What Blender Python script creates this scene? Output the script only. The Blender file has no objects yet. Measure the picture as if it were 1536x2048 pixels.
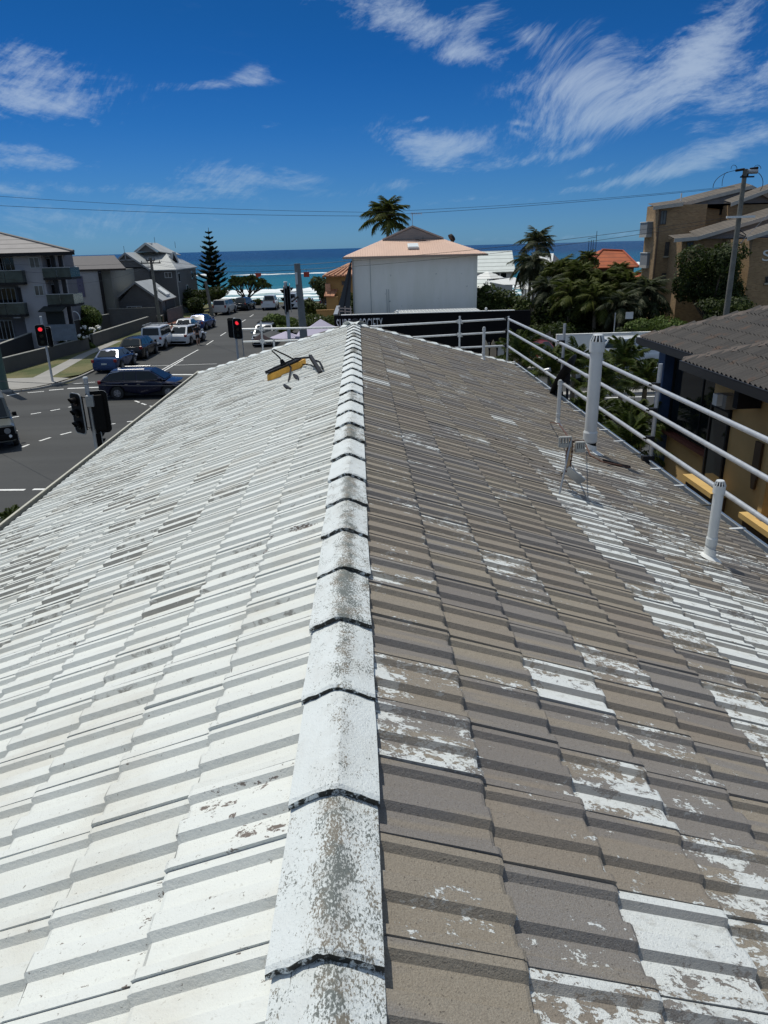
import bpy, bmesh, math, random
from mathutils import Vector, Matrix, noise
random.seed(7)
SC = bpy.context.scene
COL = SC.collection
PI = math.pi
R = math.radians

# ------------------------------------------------------------------ camera
F = 1430.0
CAM = Vector((.12, 0, 7.4))
def _ray(x, y): return Vector(((x-768)/F, -(y-1024)/F, -1.))
_up = _ray(1291, 480).cross(_ray(213, 508)).normalized()
if _up.y < 0: _up = -_up
_Y = _ray(715, 494.96).normalized()
_X = _Y.cross(_up).normalized()
RM = Matrix((_X, _Y, _up))
def W(x, y): return RM @ _ray(x, y)
def aY(x, y, Y):
    d = W(x, y); return CAM + d*(Y/d.y)
def gz(x, y, z=0.):
    d = W(x, y); return CAM + d*((z-CAM.z)/d.z)
def aX(x, y, X):
    d = W(x, y); return CAM + d*((X-CAM.x)/d.x)
def proj(p):
    c = RM.transposed() @ (Vector(p)-CAM)
    return (768-F*c.x/c.z, 1024+F*c.y/c.z) if c.z < -.05 else (-9999, -9999)
cd = bpy.data.cameras.new('camera'); cam = bpy.data.objects.new('camera', cd); COL.objects.link(cam)
cd.sensor_fit = 'VERTICAL'; cd.sensor_height = 36; cd.lens = 36*F/2048
cd.clip_start = .05; cd.clip_end = 30000
cam.matrix_world = Matrix.Translation(CAM) @ RM.to_4x4()
SC.camera = cam

# ------------------------------------------------------------------ light
SUNV = Vector((-.25, .31, .92)).normalized()
SUN_EL = math.asin(SUNV.z); SUN_AZ = math.atan2(SUNV.x, SUNV.y)
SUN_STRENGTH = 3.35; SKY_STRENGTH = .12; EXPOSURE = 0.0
ld = bpy.data.lights.new('sun', 'SUN'); ld.energy = SUN_STRENGTH; ld.angle = R(.5); ld.color = (1, .955, .85)
sun = bpy.data.objects.new('sun', ld); COL.objects.link(sun)
sun.rotation_euler = (-SUNV).to_track_quat('-Z', 'Y').to_euler()
SC.view_settings.view_transform = 'Standard'; SC.view_settings.look = 'None'
SC.view_settings.exposure = EXPOSURE; SC.view_settings.gamma = 1; SC.view_settings.use_curve_mapping = False

# ---- node helpers
class NT:
    def __init__(s, tree): s.t = tree; s.n = tree.nodes; s.l = tree.links
    def new(s, typ, **k):
        n = s.n.new(typ)
        for a, b in k.items(): setattr(n, a, b)
        return n
    def link(s, a, b): s.l.new(a, b)
    def put(s, sock, v):
        if isinstance(v, bpy.types.NodeSocket): s.l.new(v, sock)
        elif v is not None: sock.default_value = v
    def math(s, op, a, b=None, c=None, clamp=False):
        n = s.new('ShaderNodeMath', operation=op, use_clamp=clamp)
        s.put(n.inputs[0], a); s.put(n.inputs[1], b)
        if c is not None: s.put(n.inputs[2], c)
        return n.outputs[0]
    def mix(s, f, a, b, blend='MIX'):
        n = s.new('ShaderNodeMix', data_type='RGBA', blend_type=blend)
        s.put(n.inputs[0], f); s.put(n.inputs[6], c4(a)); s.put(n.inputs[7], c4(b))
        return n.outputs[2]
    def ramp(s, f, lo, hi, a=0., b=1., smooth=True):
        n = s.new('ShaderNodeMapRange'); n.interpolation_type = 'SMOOTHSTEP' if smooth else 'LINEAR'
        s.put(n.inputs[0], f); s.put(n.inputs[1], lo); s.put(n.inputs[2], hi); s.put(n.inputs[3], a); s.put(n.inputs[4], b)
        return n.outputs[0]
    def xyz(s, v):
        n = s.new('ShaderNodeSeparateXYZ'); s.link(v, n.inputs[0]); return n.outputs
    def comb(s, x, y, z):
        n = s.new('ShaderNodeCombineXYZ'); s.put(n.inputs[0], x); s.put(n.inputs[1], y); s.put(n.inputs[2], z); return n.outputs[0]
    def noise(s, vec, scale, detail=4, rough=.55, dist=0.):
        n = s.new('ShaderNodeTexNoise'); s.put(n.inputs['Vector'], vec)
        n.inputs['Scale'].default_value = scale; n.inputs['Detail'].default_value = detail
        n.inputs['Roughness'].default_value = rough; n.inputs['Distortion'].default_value = dist
        return n.outputs[0]
    def pos(s): return s.new('ShaderNodeNewGeometry').outputs['Position']
def c4(c):
    if isinstance(c, (tuple, list)) and len(c) == 3: return (c[0], c[1], c[2], 1)
    return c

# ------------------------------------------------------------------ world
world = bpy.data.worlds.new('World'); SC.world = world; world.use_nodes = True
T = NT(world.node_tree); T.n.clear()
out = T.new('ShaderNodeOutputWorld'); bg = T.new('ShaderNodeBackground')
sky = T.new('ShaderNodeTexSky', sky_type='NISHITA'); sky.sun_disc = False
sky.sun_elevation = SUN_EL; sky.sun_rotation = SUN_AZ
sky.altitude = 0; sky.air_density = 1.0; sky.dust_density = .25; sky.ozone_density = 2.5
gen = T.new('ShaderNodeTexCoord').outputs['Generated']
dx, dy, dz = T.xyz(gen)
el = T.math('ARCSINE', T.math('MINIMUM', T.math('MAXIMUM', dz, -1.), 1.))      # radians
az = T.math('ARCTAN2', dx, dy)
# the clear sky deepens quickly above the horizon, as in clean sea air
cr = T.new('ShaderNodeValToRGB'); T.link(T.math('DIVIDE', T.math('MAXIMUM', el, 0.), PI/2), cr.inputs[0])
STOPS = [(0.3, (0.148, 0.357, 0.756)), (2, (0.126, 0.311, 0.666)), (4, (0.101, 0.284, 0.598)), (8.2, (0.055, 0.24, 0.529)), (11.9, (0.036, 0.213, 0.481)), (14.6, (0.032, 0.206, 0.447)), (20, (0.034, 0.199, 0.426)), (32, (0.24, 0.4, 0.46)), (55, (0.85, 0.8, 0.68)), (88, (1.15, 1.0, 0.82))]  # overhead stops, out of view, are raised and warmed for fill light
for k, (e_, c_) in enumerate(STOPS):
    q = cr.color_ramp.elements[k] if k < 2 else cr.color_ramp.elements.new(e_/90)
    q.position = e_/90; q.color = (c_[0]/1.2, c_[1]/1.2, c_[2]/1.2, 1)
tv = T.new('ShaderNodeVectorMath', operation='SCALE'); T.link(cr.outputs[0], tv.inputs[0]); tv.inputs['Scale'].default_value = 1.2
skyhi = T.mix(1., sky.outputs[0], tv.outputs[0], 'MULTIPLY')
azd = T.math('MULTIPLY', az, 57.2958); eld = T.math('MULTIPLY', el, 57.2958)
def adir(px, py):
    d = W(px, py).normalized(); return math.degrees(math.atan2(d.x, d.y)), math.degrees(math.asin(d.z))
# wisps: (photo direction x, y, half length, half height (px), tilt deg, density)
WISPS = [(60,165,150,55,8,.62),(30,205,90,18,4,.4),(430,168,120,9,-3,.34),(510,148,45,20,-14,.26),(550,249,60,9,0,.26),(60,322,95,22,3,.6),(20,296,50,10,0,.35),
 (100,380,110,15,0,.36),(430,345,110,24,-2,.34),(520,368,120,22,-3,.42),(340,388,150,16,4,.36),(660,388,80,12,2,.28),(60,440,220,34,0,.22),(400,440,240,26,0,.18),
 (740,15,170,34,14,.42),(860,55,120,30,22,.45),(960,20,70,26,-20,.4),(935,108,62,17,5,.55),(1090,85,80,34,24,.36),(1190,75,60,30,20,.25),
 (1170,165,130,44,-4,.85),(1210,228,130,36,-12,.8),(1330,190,150,36,-18,.5),(1425,80,75,42,-38,.85),(1390,130,70,40,-10,.55),(1480,215,85,32,-14,.7),(1530,150,70,20,-20,.5),
 (860,285,100,34,10,.62),(930,285,60,24,-14,.55),(870,325,70,22,8,.5),(800,370,60,14,-4,.4),(845,237,22,6,-10,.34),(1045,248,34,5,10,.25),(1040,268,28,7,25,.25),
 (1060,320,72,12,-6,.5),(1150,305,60,9,-20,.3),(1175,296,18,12,-20,.36),(1190,342,50,8,-12,.38),(1400,320,170,20,-14,.5),(1450,290,120,22,-16,.55),(1330,345,140,14,-8,.4),
 (1180,375,150,9,-8,.28),(900,402,90,8,-4,.26),(1180,472,120,6,-1,.30),(990,478,70,5,0,.22),(120,470,200,12,0,.12)]
acc = None
for (px, py, rx, ry, tilt, dens) in WISPS:
    a0, e0 = adir(px, py); k = 57.2958/F; rx, ry = rx*.92, ry*.84
    ca, sa = math.cos(R(tilt)), math.sin(R(tilt))
    ax_ = T.math('SUBTRACT', azd, a0); ey_ = T.math('SUBTRACT', eld, e0)
    # image tilt: x right, y down
    u_ = T.math('ADD', T.math('MULTIPLY', ax_, ca/(rx*k)), T.math('MULTIPLY', ey_, -sa/(rx*k)))
    v_ = T.math('ADD', T.math('MULTIPLY', ax_, sa/(ry*k)), T.math('MULTIPLY', ey_, ca/(ry*k)))
    r2 = T.math('ADD', T.math('MULTIPLY', u_, u_), T.math('MULTIPLY', v_, v_))
    m_ = T.math('MULTIPLY', T.math('EXPONENT', T.math('MULTIPLY', r2, -1.35)), dens)
    acc = m_ if acc is None else T.math('ADD', acc, m_)
# streaky fibre noise that bends over the sky
warp = T.new('ShaderNodeTexNoise'); warp.inputs['Scale'].default_value = .075; warp.inputs['Detail'].default_value = 1
cv = T.comb(azd, eld, 0.)
T.link(cv, warp.inputs['Vector'])
wx, wy, wz = T.xyz(warp.outputs['Color'])
def streak(ang, sx, sy, scale, w):
    ca, sa = math.cos(R(ang)), math.sin(R(ang))
    a_ = T.math('ADD', azd, T.math('MULTIPLY', T.math('SUBTRACT', wx, .5), w)); e_ = T.math('ADD', eld, T.math('MULTIPLY', T.math('SUBTRACT', wy, .5), w))
    p_ = T.math('ADD', T.math('MULTIPLY', a_, ca*sx), T.math('MULTIPLY', e_, sa*sx))
    q_ = T.math('ADD', T.math('MULTIPLY', a_, -sa*sy), T.math('MULTIPLY', e_, ca*sy))
    return T.noise(T.comb(p_, q_, ang*.1), scale, 12, .66, .15)
sR = streak(17, .34, 1.15, .62, 9.); sL = streak(-5, .30, 1.25, .66, 6.)
sN = T.mix(T.ramp(azd, -4., 6.), sL, sR)
st = T.xyz(sN)[0]
fib = streak(32, .75, 2.0, 1.1, 10.)
val = T.math('ADD', T.math('MULTIPLY', T.math('POWER', acc, .8), 1.05), T.math('ADD', T.math('MULTIPLY', T.math('SUBTRACT', st, .5), 1.9), T.math('MULTIPLY', T.math('SUBTRACT', fib, .5), 1.3)))
cl = T.math('MULTIPLY', T.ramp(val, .12, 1.55), T.ramp(acc, .015, .14))
veil = T.math('MULTIPLY', T.ramp(st, .55, .85), .02)
rest = T.math('MAXIMUM', T.ramp(eld, 19., 34.), T.ramp(T.math('ABSOLUTE', azd), 36., 60.))   # cirrus added over the unseen sky to lift and neutralise the fill light
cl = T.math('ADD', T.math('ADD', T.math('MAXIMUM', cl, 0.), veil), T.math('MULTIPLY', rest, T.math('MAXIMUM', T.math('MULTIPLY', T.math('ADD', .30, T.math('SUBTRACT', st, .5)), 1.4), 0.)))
cl = T.math('MULTIPLY', T.math('SUBTRACT', 1., T.math('EXPONENT', T.math('MULTIPLY', cl, -1.25))), 1.0, clamp=True)
cloudc = T.mix(T.ramp(eld, 0., 11.), (2.1, 3.4, 4.9), (4.0, 4.85, 6.0))
fin = T.mix(cl, skyhi, cloudc)
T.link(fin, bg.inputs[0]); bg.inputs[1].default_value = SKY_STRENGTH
T.link(bg.outputs[0], out.inputs[0])

# ------------------------------------------------------------------ materials
MATS = {}
def mat(name, base=(.5,.5,.5), rough=.6, metal=0., var=.0, vs=3., bump=0., bs=40., spec=.5, emit=None, es=0., coat=0., build=None, trans=0.):
    if name in MATS: return MATS[name]
    m = bpy.data.materials.new(name); m.use_nodes = True
    t = NT(m.node_tree); b = t.n['Principled BSDF']
    b.inputs['Base Color'].default_value = c4(base); b.inputs['Roughness'].default_value = rough
    b.inputs['Metallic'].default_value = metal; b.inputs['Specular IOR Level'].default_value = spec
    b.inputs['Coat Weight'].default_value = coat; b.inputs['Coat Roughness'].default_value = .1
    if trans: b.inputs['Transmission Weight'].default_value = trans
    if emit: b.inputs['Emission Color'].default_value = c4(emit); b.inputs['Emission Strength'].default_value = es
    tc = t.new('ShaderNodeTexCoord').outputs['Object']
    if var:
        n = t.noise(tc, vs, 6, .6, .3)
        f = t.ramp(n, .3, .7, 1-var, 1+var*.7, False)
        mul = t.new('ShaderNodeVectorMath', operation='SCALE'); mul.inputs[0].default_value = base[:3]; t.link(f, mul.inputs['Scale'])
        t.link(mul.outputs[0], b.inputs['Base Color'])
    if bump:
        bn = t.new('ShaderNodeBump'); bn.inputs['Strength'].default_value = bump; bn.inputs['Distance'].default_value = .02
        t.link(t.noise(tc, bs, 4), bn.inputs['Height']); t.link(bn.outputs[0], b.inputs['Normal'])
    if build: build(t, b, tc)
    MATS[name] = m
    return m

# ------------------------------------------------------------------ geometry helpers
def rootloc(o):
    v = Vector((0, 0, 0))
    while o: v += o.location; o = o.parent
    return v
class MB:
    def __init__(s): s.v = []; s.f = []
    def add(s, vs, fs):
        k = len(s.v); s.v += [Vector(p) for p in vs]; s.f += [tuple(i+k for i in f) for f in fs]; return s
    def box(s, x0, x1, y0, y1, z0, z1, M=None):
        vs = [Vector((x, y, z)) for z in (z0, z1) for x, y in ((x0, y0), (x1, y0), (x1, y1), (x0, y1))]
        if M: vs = [M @ p for p in vs]
        return s.add(vs, [(3,2,1,0),(4,5,6,7),(0,1,5,4),(1,2,6,5),(2,3,7,6),(3,0,4,7)])
    def cyl(s, p, q, r, r2=None, n=12, caps=True):
        p, q = Vector(p), Vector(q); r2 = r if r2 is None else r2
        d = (q-p).normalized(); a = d.orthogonal().normalized(); b = d.cross(a); vs = []
        for c, rr in ((p, r), (q, r2)):
            for i in range(n):
                t = 2*PI*i/n; vs.append(c+a*math.cos(t)*rr+b*math.sin(t)*rr)
        fs = [(i, (i+1) % n, n+(i+1) % n, n+i) for i in range(n)]
        if caps: fs += [tuple(range(n-1, -1, -1)), tuple(range(n, 2*n))]
        return s.add(vs, fs)
    def tube(s, pts, r, n=6):
        pts = [Vector(p) for p in pts]; k = len(pts); vs = []; a = None
        for i, c in enumerate(pts):
            d = (pts[min(i+1, k-1)]-pts[max(i-1, 0)]).normalized()
            a = (a - d*a.dot(d)).normalized() if a else d.orthogonal().normalized(); b = d.cross(a)
            rr = r[i] if isinstance(r, (list, tuple)) else r
            for j in range(n):
                t = 2*PI*j/n; vs.append(c+a*math.cos(t)*rr+b*math.sin(t)*rr)
        fs = [(i*n+j, i*n+(j+1) % n, (i+1)*n+(j+1) % n, (i+1)*n+j) for i in range(k-1) for j in range(n)]
        fs += [tuple(range(n-1, -1, -1)), tuple(range((k-1)*n, k*n))]
        return s.add(vs, fs)
    def prism(s, poly, d):          # closed 3-D polygon pushed along the vector d
        n = len(poly); d = Vector(d); vs = [Vector(p) for p in poly]+[Vector(p)+d for p in poly]
        return s.add(vs, [tuple(range(n-1, -1, -1)), tuple(range(n, 2*n))]+[(i, (i+1) % n, n+(i+1) % n, n+i) for i in range(n)])
    def quad(s, a, b, c, d): return s.add([a, b, c, d], [(0,1,2,3)])
    def slab(s, a, b, c, d, t):     # a quad thickened downwards along its normal
        a, b, c, d = map(Vector, (a, b, c, d)); n = (b-a).cross(d-a).normalized()*t
        return s.prism([a, b, c, d], -n)
    def sphere(s, c, r, n=8, m=6, sz=1.):
        c = Vector(c); vs = [c+Vector((0, 0, r*sz))]; fs = []
        for i in range(1, m):
            for j in range(n):
                p = PI*i/m; t = 2*PI*j/n; vs.append(c+Vector((r*math.sin(p)*math.cos(t), r*math.sin(p)*math.sin(t), r*sz*math.cos(p))))
        vs.append(c-Vector((0, 0, r*sz)))
        fs += [(0, 1+j, 1+(j+1) % n) for j in range(n)]
        fs += [(1+(i-1)*n+j, 1+i*n+j, 1+i*n+(j+1) % n, 1+(i-1)*n+(j+1) % n) for i in range(1, m-1) for j in range(n)]
        L = len(vs)-1; fs += [(L, 1+(m-2)*n+(j+1) % n, 1+(m-2)*n+j) for j in range(n)]
        return s.add(vs, fs)
    def mesh(s, name, m, off=Vector((0,0,0)), smooth=False, ang=40, fixn=True):
        me = bpy.data.meshes.new(name); me.from_pydata([p-off for p in s.v], [], s.f); me.materials.append(m)
        if fixn:
            bm = bmesh.new(); bm.from_mesh(me); bmesh.ops.recalc_face_normals(bm, faces=bm.faces); bm.to_mesh(me); bm.free()
        if smooth:
            me.polygons.foreach_set('use_smooth', [True]*len(me.polygons)); me.set_sharp_from_angle(angle=R(ang))
        me.update(); return me
    def build(s, name, m, parent=None, smooth=False, ang=40, bevel=0., fixn=True):
        if parent is not None: off = rootloc(parent)
        else:
            xs = [p.x for p in s.v]; ys = [p.y for p in s.v]
            off = Vector(((min(xs)+max(xs))/2, (min(ys)+max(ys))/2, min(p.z for p in s.v)))
        o = bpy.data.objects.new(name, s.mesh(name, m, off, smooth, ang, fixn)); COL.objects.link(o)
        if parent is not None: o.parent = parent
        else: o.location = off
        if bevel:
            b = o.modifiers.new('bevel', 'BEVEL'); b.width = bevel; b.segments = 2; b.limit_method = 'ANGLE'; b.angle_limit = R(35)
        return o
def tag(o, label=None, cat=None, group=None, kind=None):
    if label: o['label'] = label
    if cat: o['category'] = cat
    if group: o['group'] = group
    if kind: o['kind'] = kind
    return o
def thing(name, label, cat, loc=(0,0,0), rz=0., group=None):
    o = bpy.data.objects.new(name, None); COL.objects.link(o); o.location = loc; o.rotation_euler = (0, 0, rz)
    o.empty_display_size = .2
    return tag(o, label, cat, group)
def struct(o): o['kind'] = 'structure'; return o
def copy_tree(o, parent=None):
    c = o.copy(); COL.objects.link(c)
    if parent is not None: c.parent = parent
    for ch in list(o.children): copy_tree(ch, c)
    return c

# ------------------------------------------------------------------ plain materials
WHITE = mat('white_paint', (.70,.71,.69), .5, var=.05, vs=1.5)
PVC = mat('white_pvc', (.58,.60,.60), .35, var=.06, vs=4)
GALV = mat('galvanised_steel', (.46,.48,.50), .5, .55, var=.12, vs=30)
ALU = mat('grey_metal', (.36,.37,.38), .45, .6, var=.1, vs=8)
BLACK = mat('black_plastic', (.006,.006,.0065), .6, spec=.15)
DARK = mat('dark_steel', (.016,.016,.018), .6, var=.2, vs=6, spec=.2)
RUBBER = mat('rubber', (.018,.018,.018), .8)
GLASS = mat('window_glass', (.010,.014,.016), .05, spec=.45)
CURT = mat('curtained_glass', (.12,.12,.115), .15, spec=.4, var=.5, vs=1.2)
CHROME = mat('chrome', (.7,.7,.7), .15, 1.)
REDL = mat('red_lens', (.25,.01,.01), .2)
LAMPG = mat('headlight_glass', (.55,.57,.6), .08, spec=.8)
PLATE = mat('number_plate', (.55,.56,.52), .4)
TIMB = mat('weathered_timber', (.14,.125,.105), .85, var=.3, vs=2., bump=.3, bs=30)
PINEPOLE = mat('treated_pole_timber', (.16,.155,.135), .85, var=.3, vs=3., bump=.4, bs=20)
GREENPOLE = mat('green_painted_pole', (.06,.11,.09), .5, var=.2, vs=2)
CONC = mat('concrete', (.30,.29,.27), .9, var=.14, vs=.8, bump=.2, bs=30)
MARK = mat('road_paint', (.72,.72,.70), .7, var=.12, vs=3)
WIRE = mat('wire_black', (.012,.012,.012), .5)

def m_asphalt(t, b, tc):
    p = t.pos(); x, y, z = t.xyz(p)
    n1 = t.noise(p, .12, 4, .5, .4); n2 = t.noise(t.comb(t.math('MULTIPLY', x, .08), y, 0.), .5, 3, .5); n3 = t.noise(p, 60, 3, .7)
    f = t.math('ADD', t.math('MULTIPLY', n1, .028), t.math('MULTIPLY', n2, .050)); f = t.math('ADD', f, t.math('MULTIPLY', n3, .022))
    f = t.math('SUBTRACT', f, .008)
    c = t.comb(t.math('MULTIPLY', f, 1.0), t.math('MULTIPLY', f, 1.03), t.math('MULTIPLY', f, 1.03))
    # patched seams
    s = t.noise(p, .9, 2, .5); crack = t.ramp(t.math('ABSOLUTE', t.math('SUBTRACT', s, .5)), .0, .004, .75, 1., False)
    mul = t.new('ShaderNodeVectorMath', operation='SCALE'); t.link(c, mul.inputs[0]); t.link(crack, mul.inputs['Scale'])
    t.link(mul.outputs[0], b.inputs['Base Color'])
    bn = t.new('ShaderNodeBump'); bn.inputs['Strength'].default_value = .35; bn.inputs['Distance'].default_value = .01
    t.link(n3, bn.inputs['Height']); t.link(bn.outputs[0], b.inputs['Normal'])
ASPH = mat('asphalt', (.05,.05,.05), .85, build=m_asphalt)
def m_grass(t, b, tc):
    p = t.pos(); n1 = t.noise(p, .35, 5, .6); n2 = t.noise(p, 9, 4, .7)
    c = t.mix(t.ramp(n1, .35, .65), (.065,.085,.022), (.17,.15,.065)); c = t.mix(t.ramp(n2, .3, .7, 0, .5), c, (.035,.045,.014))
    t.link(c, b.inputs['Base Color'])
    bn = t.new('ShaderNodeBump'); bn.inputs['Strength'].default_value = .6; bn.inputs['Distance'].default_value = .05
    t.link(n2, bn.inputs['Height']); t.link(bn.outputs[0], b.inputs['Normal'])
GRASS = mat('dry_grass', (.1,.12,.04), .95, build=m_grass)
def m_ground(t, b, tc):
    p = t.pos(); x, y, z = t.xyz(p); n1 = t.noise(p, .25, 5, .6)
    g = t.mix(t.ramp(n1, .35, .65), (.05,.06,.02), (.13,.11,.06))
    sand = t.mix(t.noise(p, 1.5, 4), (.42,.37,.27), (.50,.45,.34))
    t.link(t.mix(t.ramp(z, -.2, -.7), g, sand), b.inputs['Base Color'])
GROUND = mat('ground_soil', (.1,.1,.05), .95, build=m_ground)
def m_sea(t, b, tc):
    p = t.pos(); x, y, z = t.xyz(p)
    n = t.noise(t.comb(t.math('MULTIPLY', x, .012), t.math('MULTIPLY', y, .02), 0.), 1., 5, .6, .5)
    yy = t.math('ADD', y, t.math('MULTIPLY', t.math('SUBTRACT', n, .5), 130.))
    c = t.mix(t.ramp(yy, 165, 235), (.16,.30,.29), (.010,.130,.150))
    c = t.mix(t.ramp(yy, 230, 420), c, (.002,.065,.115))
    c = t.mix(t.ramp(yy, 400, 1100), c, (.001,.017,.060))
    # foam: shore break and an outer line of breakers
    fn = t.noise(t.comb(t.math('MULTIPLY', x, .10), t.math('MULTIPLY', y, .28), 0.), 1., 8, .68, .8)
    wv = t.math('MULTIPLY', t.math('SUBTRACT', t.noise(t.comb(t.math('MULTIPLY', x, .022), 0., 3.), 1., 3), .5), 16.)
    yw = t.math('ADD', y, wv)
    def band(y0, y1, soft, thr):
        m = t.math('MULTIPLY', t.ramp(yw, y0-soft, y0), t.ramp(yw, y1, y1+soft*.4, 1., 0.))
        return t.math('MULTIPLY', m, t.ramp(fn, thr, thr+.08))
    f1 = band(190, 199, 7, .40); f2 = band(164, 169, 5, .46); f3 = band(149, 154, 3, .48)
    xm = t.ramp(t.noise(t.comb(t.math('MULTIPLY', x, .02), 7., 0.), 1., 2), .42, .52)
    f4 = t.math('MULTIPLY', band(338, 350, 5, .42), xm)
    f5 = t.math('MULTIPLY', t.math('MULTIPLY', t.ramp(fn, .62, .72), .5), t.ramp(y, 260, 200))
    f = t.math('MINIMUM', t.math('ADD', t.math('ADD', t.math('ADD', f1, f2), t.math('ADD', f3, f4)), f5), 1.)
    t.link(t.mix(f, c, (.82,.85,.85)), b.inputs['Base Color'])
    t.link(t.ramp(f, 0, 1, .22, .9), b.inputs['Roughness'])
    w1 = t.noise(t.comb(t.math('MULTIPLY', x, .25), y, 0.), .22, 6, .62)
    bn = t.new('ShaderNodeBump'); bn.inputs['Strength'].default_value = 1.; bn.inputs['Distance'].default_value = 1.6
    t.link(w1, bn.inputs['Height']); t.link(bn.outputs[0], b.inputs['Normal'])
SEA = mat('sea_water', (.02,.1,.14), .25, spec=.06, build=m_sea)
FOAM = mat('foam', (.84,.87,.87), .9, bump=.8, bs=2.)
def m_pavers(t, b, tc):
    p = t.pos(); br = t.new('ShaderNodeTexBrick'); br.inputs['Scale'].default_value = 4.
    br.inputs['Color1'].default_value = (.27,.10,.06,1); br.inputs['Color2'].default_value = (.20,.075,.045,1); br.inputs['Mortar'].default_value = (.12,.08,.06,1)
    t.link(p, br.inputs['Vector']); t.link(br.outputs[0], b.inputs['Base Color'])
PAVER = mat('red_pavers', (.2,.1,.06), .9, build=m_pavers)

# foliage: one colour per leaf
def foliage(name, a, bcol, dead=None, rough=.5):
    def bd(t, b, tc):
        r = t.new('ShaderNodeNewGeometry').outputs['Random Per Island']
        c = t.mix(r, a, bcol)
        if dead: c = t.mix(t.math('GREATER_THAN', r, .93), c, dead)
        n = t.noise(tc, .9, 3); c = t.mix(t.ramp(n, .35, .65, .0, .35), c, tuple(v*.55 for v in a))
        t.link(c, b.inputs['Base Color'])
        tr = t.new('ShaderNodeBsdfTranslucent'); t.link(t.mix(.5, c, (.09,.14,.02)), tr.inputs[0])
        mx = t.new('ShaderNodeMixShader'); mx.inputs[0].default_value = .22
        o = t.n['Material Output']; t.link(b.outputs[0], mx.inputs[1]); t.link(tr.outputs[0], mx.inputs[2]); t.link(mx.outputs[0], o.inputs[0])
    return mat(name, a, .62, build=bd, spec=.18)
LEAF = foliage('dark_leaves', (.022,.036,.008), (.085,.110,.024))
LEAF2 = foliage('bright_leaves', (.05,.085,.018), (.12,.16,.04))
LEAF3 = foliage('very_dark_leaves', (.014,.024,.008), (.050,.068,.016))
PALM = foliage('palm_leaves', (.038,.052,.010), (.14,.155,.035), (.16,.13,.05), .4)
PALM2 = foliage('fan_palm_leaves', (.04,.065,.015), (.12,.15,.04), (.18,.15,.06), .4)
GPALM = foliage('grey_palm_leaves', (.045,.055,.03), (.11,.12,.07), (.2,.17,.1), .4)
NEED = foliage('pine_needles', (.010,.022,.012), (.026,.045,.020))
PANDL = foliage('pandanus_leaves', (.03,.048,.016), (.10,.12,.045), (.13,.10,.05))
BARK = mat('bark', (.10,.08,.06), .95, var=.3, vs=3, bump=.6, bs=12)
PBARK = mat('palm_bark', (.15,.135,.11), .95, var=.3, vs=4, bump=.6, bs=14)
FLOWER = mat('white_petals', (.8,.8,.76), .7)

# ------------------------------------------------------------------ the land
g = MB(); xs = [-9000, -600, -120, 120, 600, 9000]; prof = [(-600,0.),(112,0.),(118,-.5),(132,-1.9),(146,-3.1),(190,-4.5),(9000,-30)]
for y, z in prof:
    for x in xs: g.v.append(Vector((x, y, z)))
n = len(xs); g.f += [(i*n+j, i*n+j+1, (i+1)*n+j+1, (i+1)*n+j) for i in range(len(prof)-1) for j in range(n-1)]
struct(g.build('ground', GROUND, fixn=False))
s = MB(); s.quad((-12000, 147, -3), (12000, 147, -3), (12000, 14000, -3), (-12000, 14000, -3)); struct(s.build('sea', SEA, fixn=False))
# the shore break, a low rolling ridge of white water
def breaker(y, h, w, x0, x1, seed, gap=None):
    b = MB(); N = int((x1-x0)/1.5); K = 7; rnd = random.Random(seed)
    for i in range(N+1):
        x = x0+(x1-x0)*i/N; a = noise.noise(Vector((x*.03, seed, 0))); c = noise.noise(Vector((x*.35, seed, 5)))
        hh = max(.03, h*(.75+.5*a+.35*c)); yc = y+7*noise.noise(Vector((x*.012, seed, 9)))+1.2*c
        if gap and a < gap: hh = .02
        for k in range(K):
            q = k/(K-1); b.v.append(Vector((x, yc+(q-.35)*w, -3.02+hh*math.sin(PI*min(1, q**.6))*(.85+.3*noise.noise(Vector((x*.8, q*4, seed)))))))
    b.f += [(i*K+k, (i+1)*K+k, (i+1)*K+k+1, i*K+k+1) for i in range(N) for k in range(K-1)]
    return tag(b.build('breaking_wave', FOAM, smooth=True, ang=180, fixn=False), kind='structure')
breaker(200, 1.15, 5, -240, 220, 3); breaker(176, .4, 4, -200, 200, 8, -.05); breaker(348, 1.1, 4, -260, 300, 14, .02)

def sheet(name, pts, m, z=.004, st=True):
    b = MB(); b.add([(x, y, z) for x, y in pts], [tuple(range(len(pts)))]); o = b.build(name, m, fixn=False)
    if o.data.polygons[0].normal.z < 0: o.data.flip_normals()
    return struct(o) if st else o
sheet('main_road', [(-220,19.2),(220,19.2),(220,44.3),(-220,44.3)], ASPH)
sheet('side_street', [(-17.9,44.0),(-5.2,44.0),(-5.2,96),(-2,99),(-2,107),(-15,107),(-19.5,97),(-17.9,90)], ASPH, .008)
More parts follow.
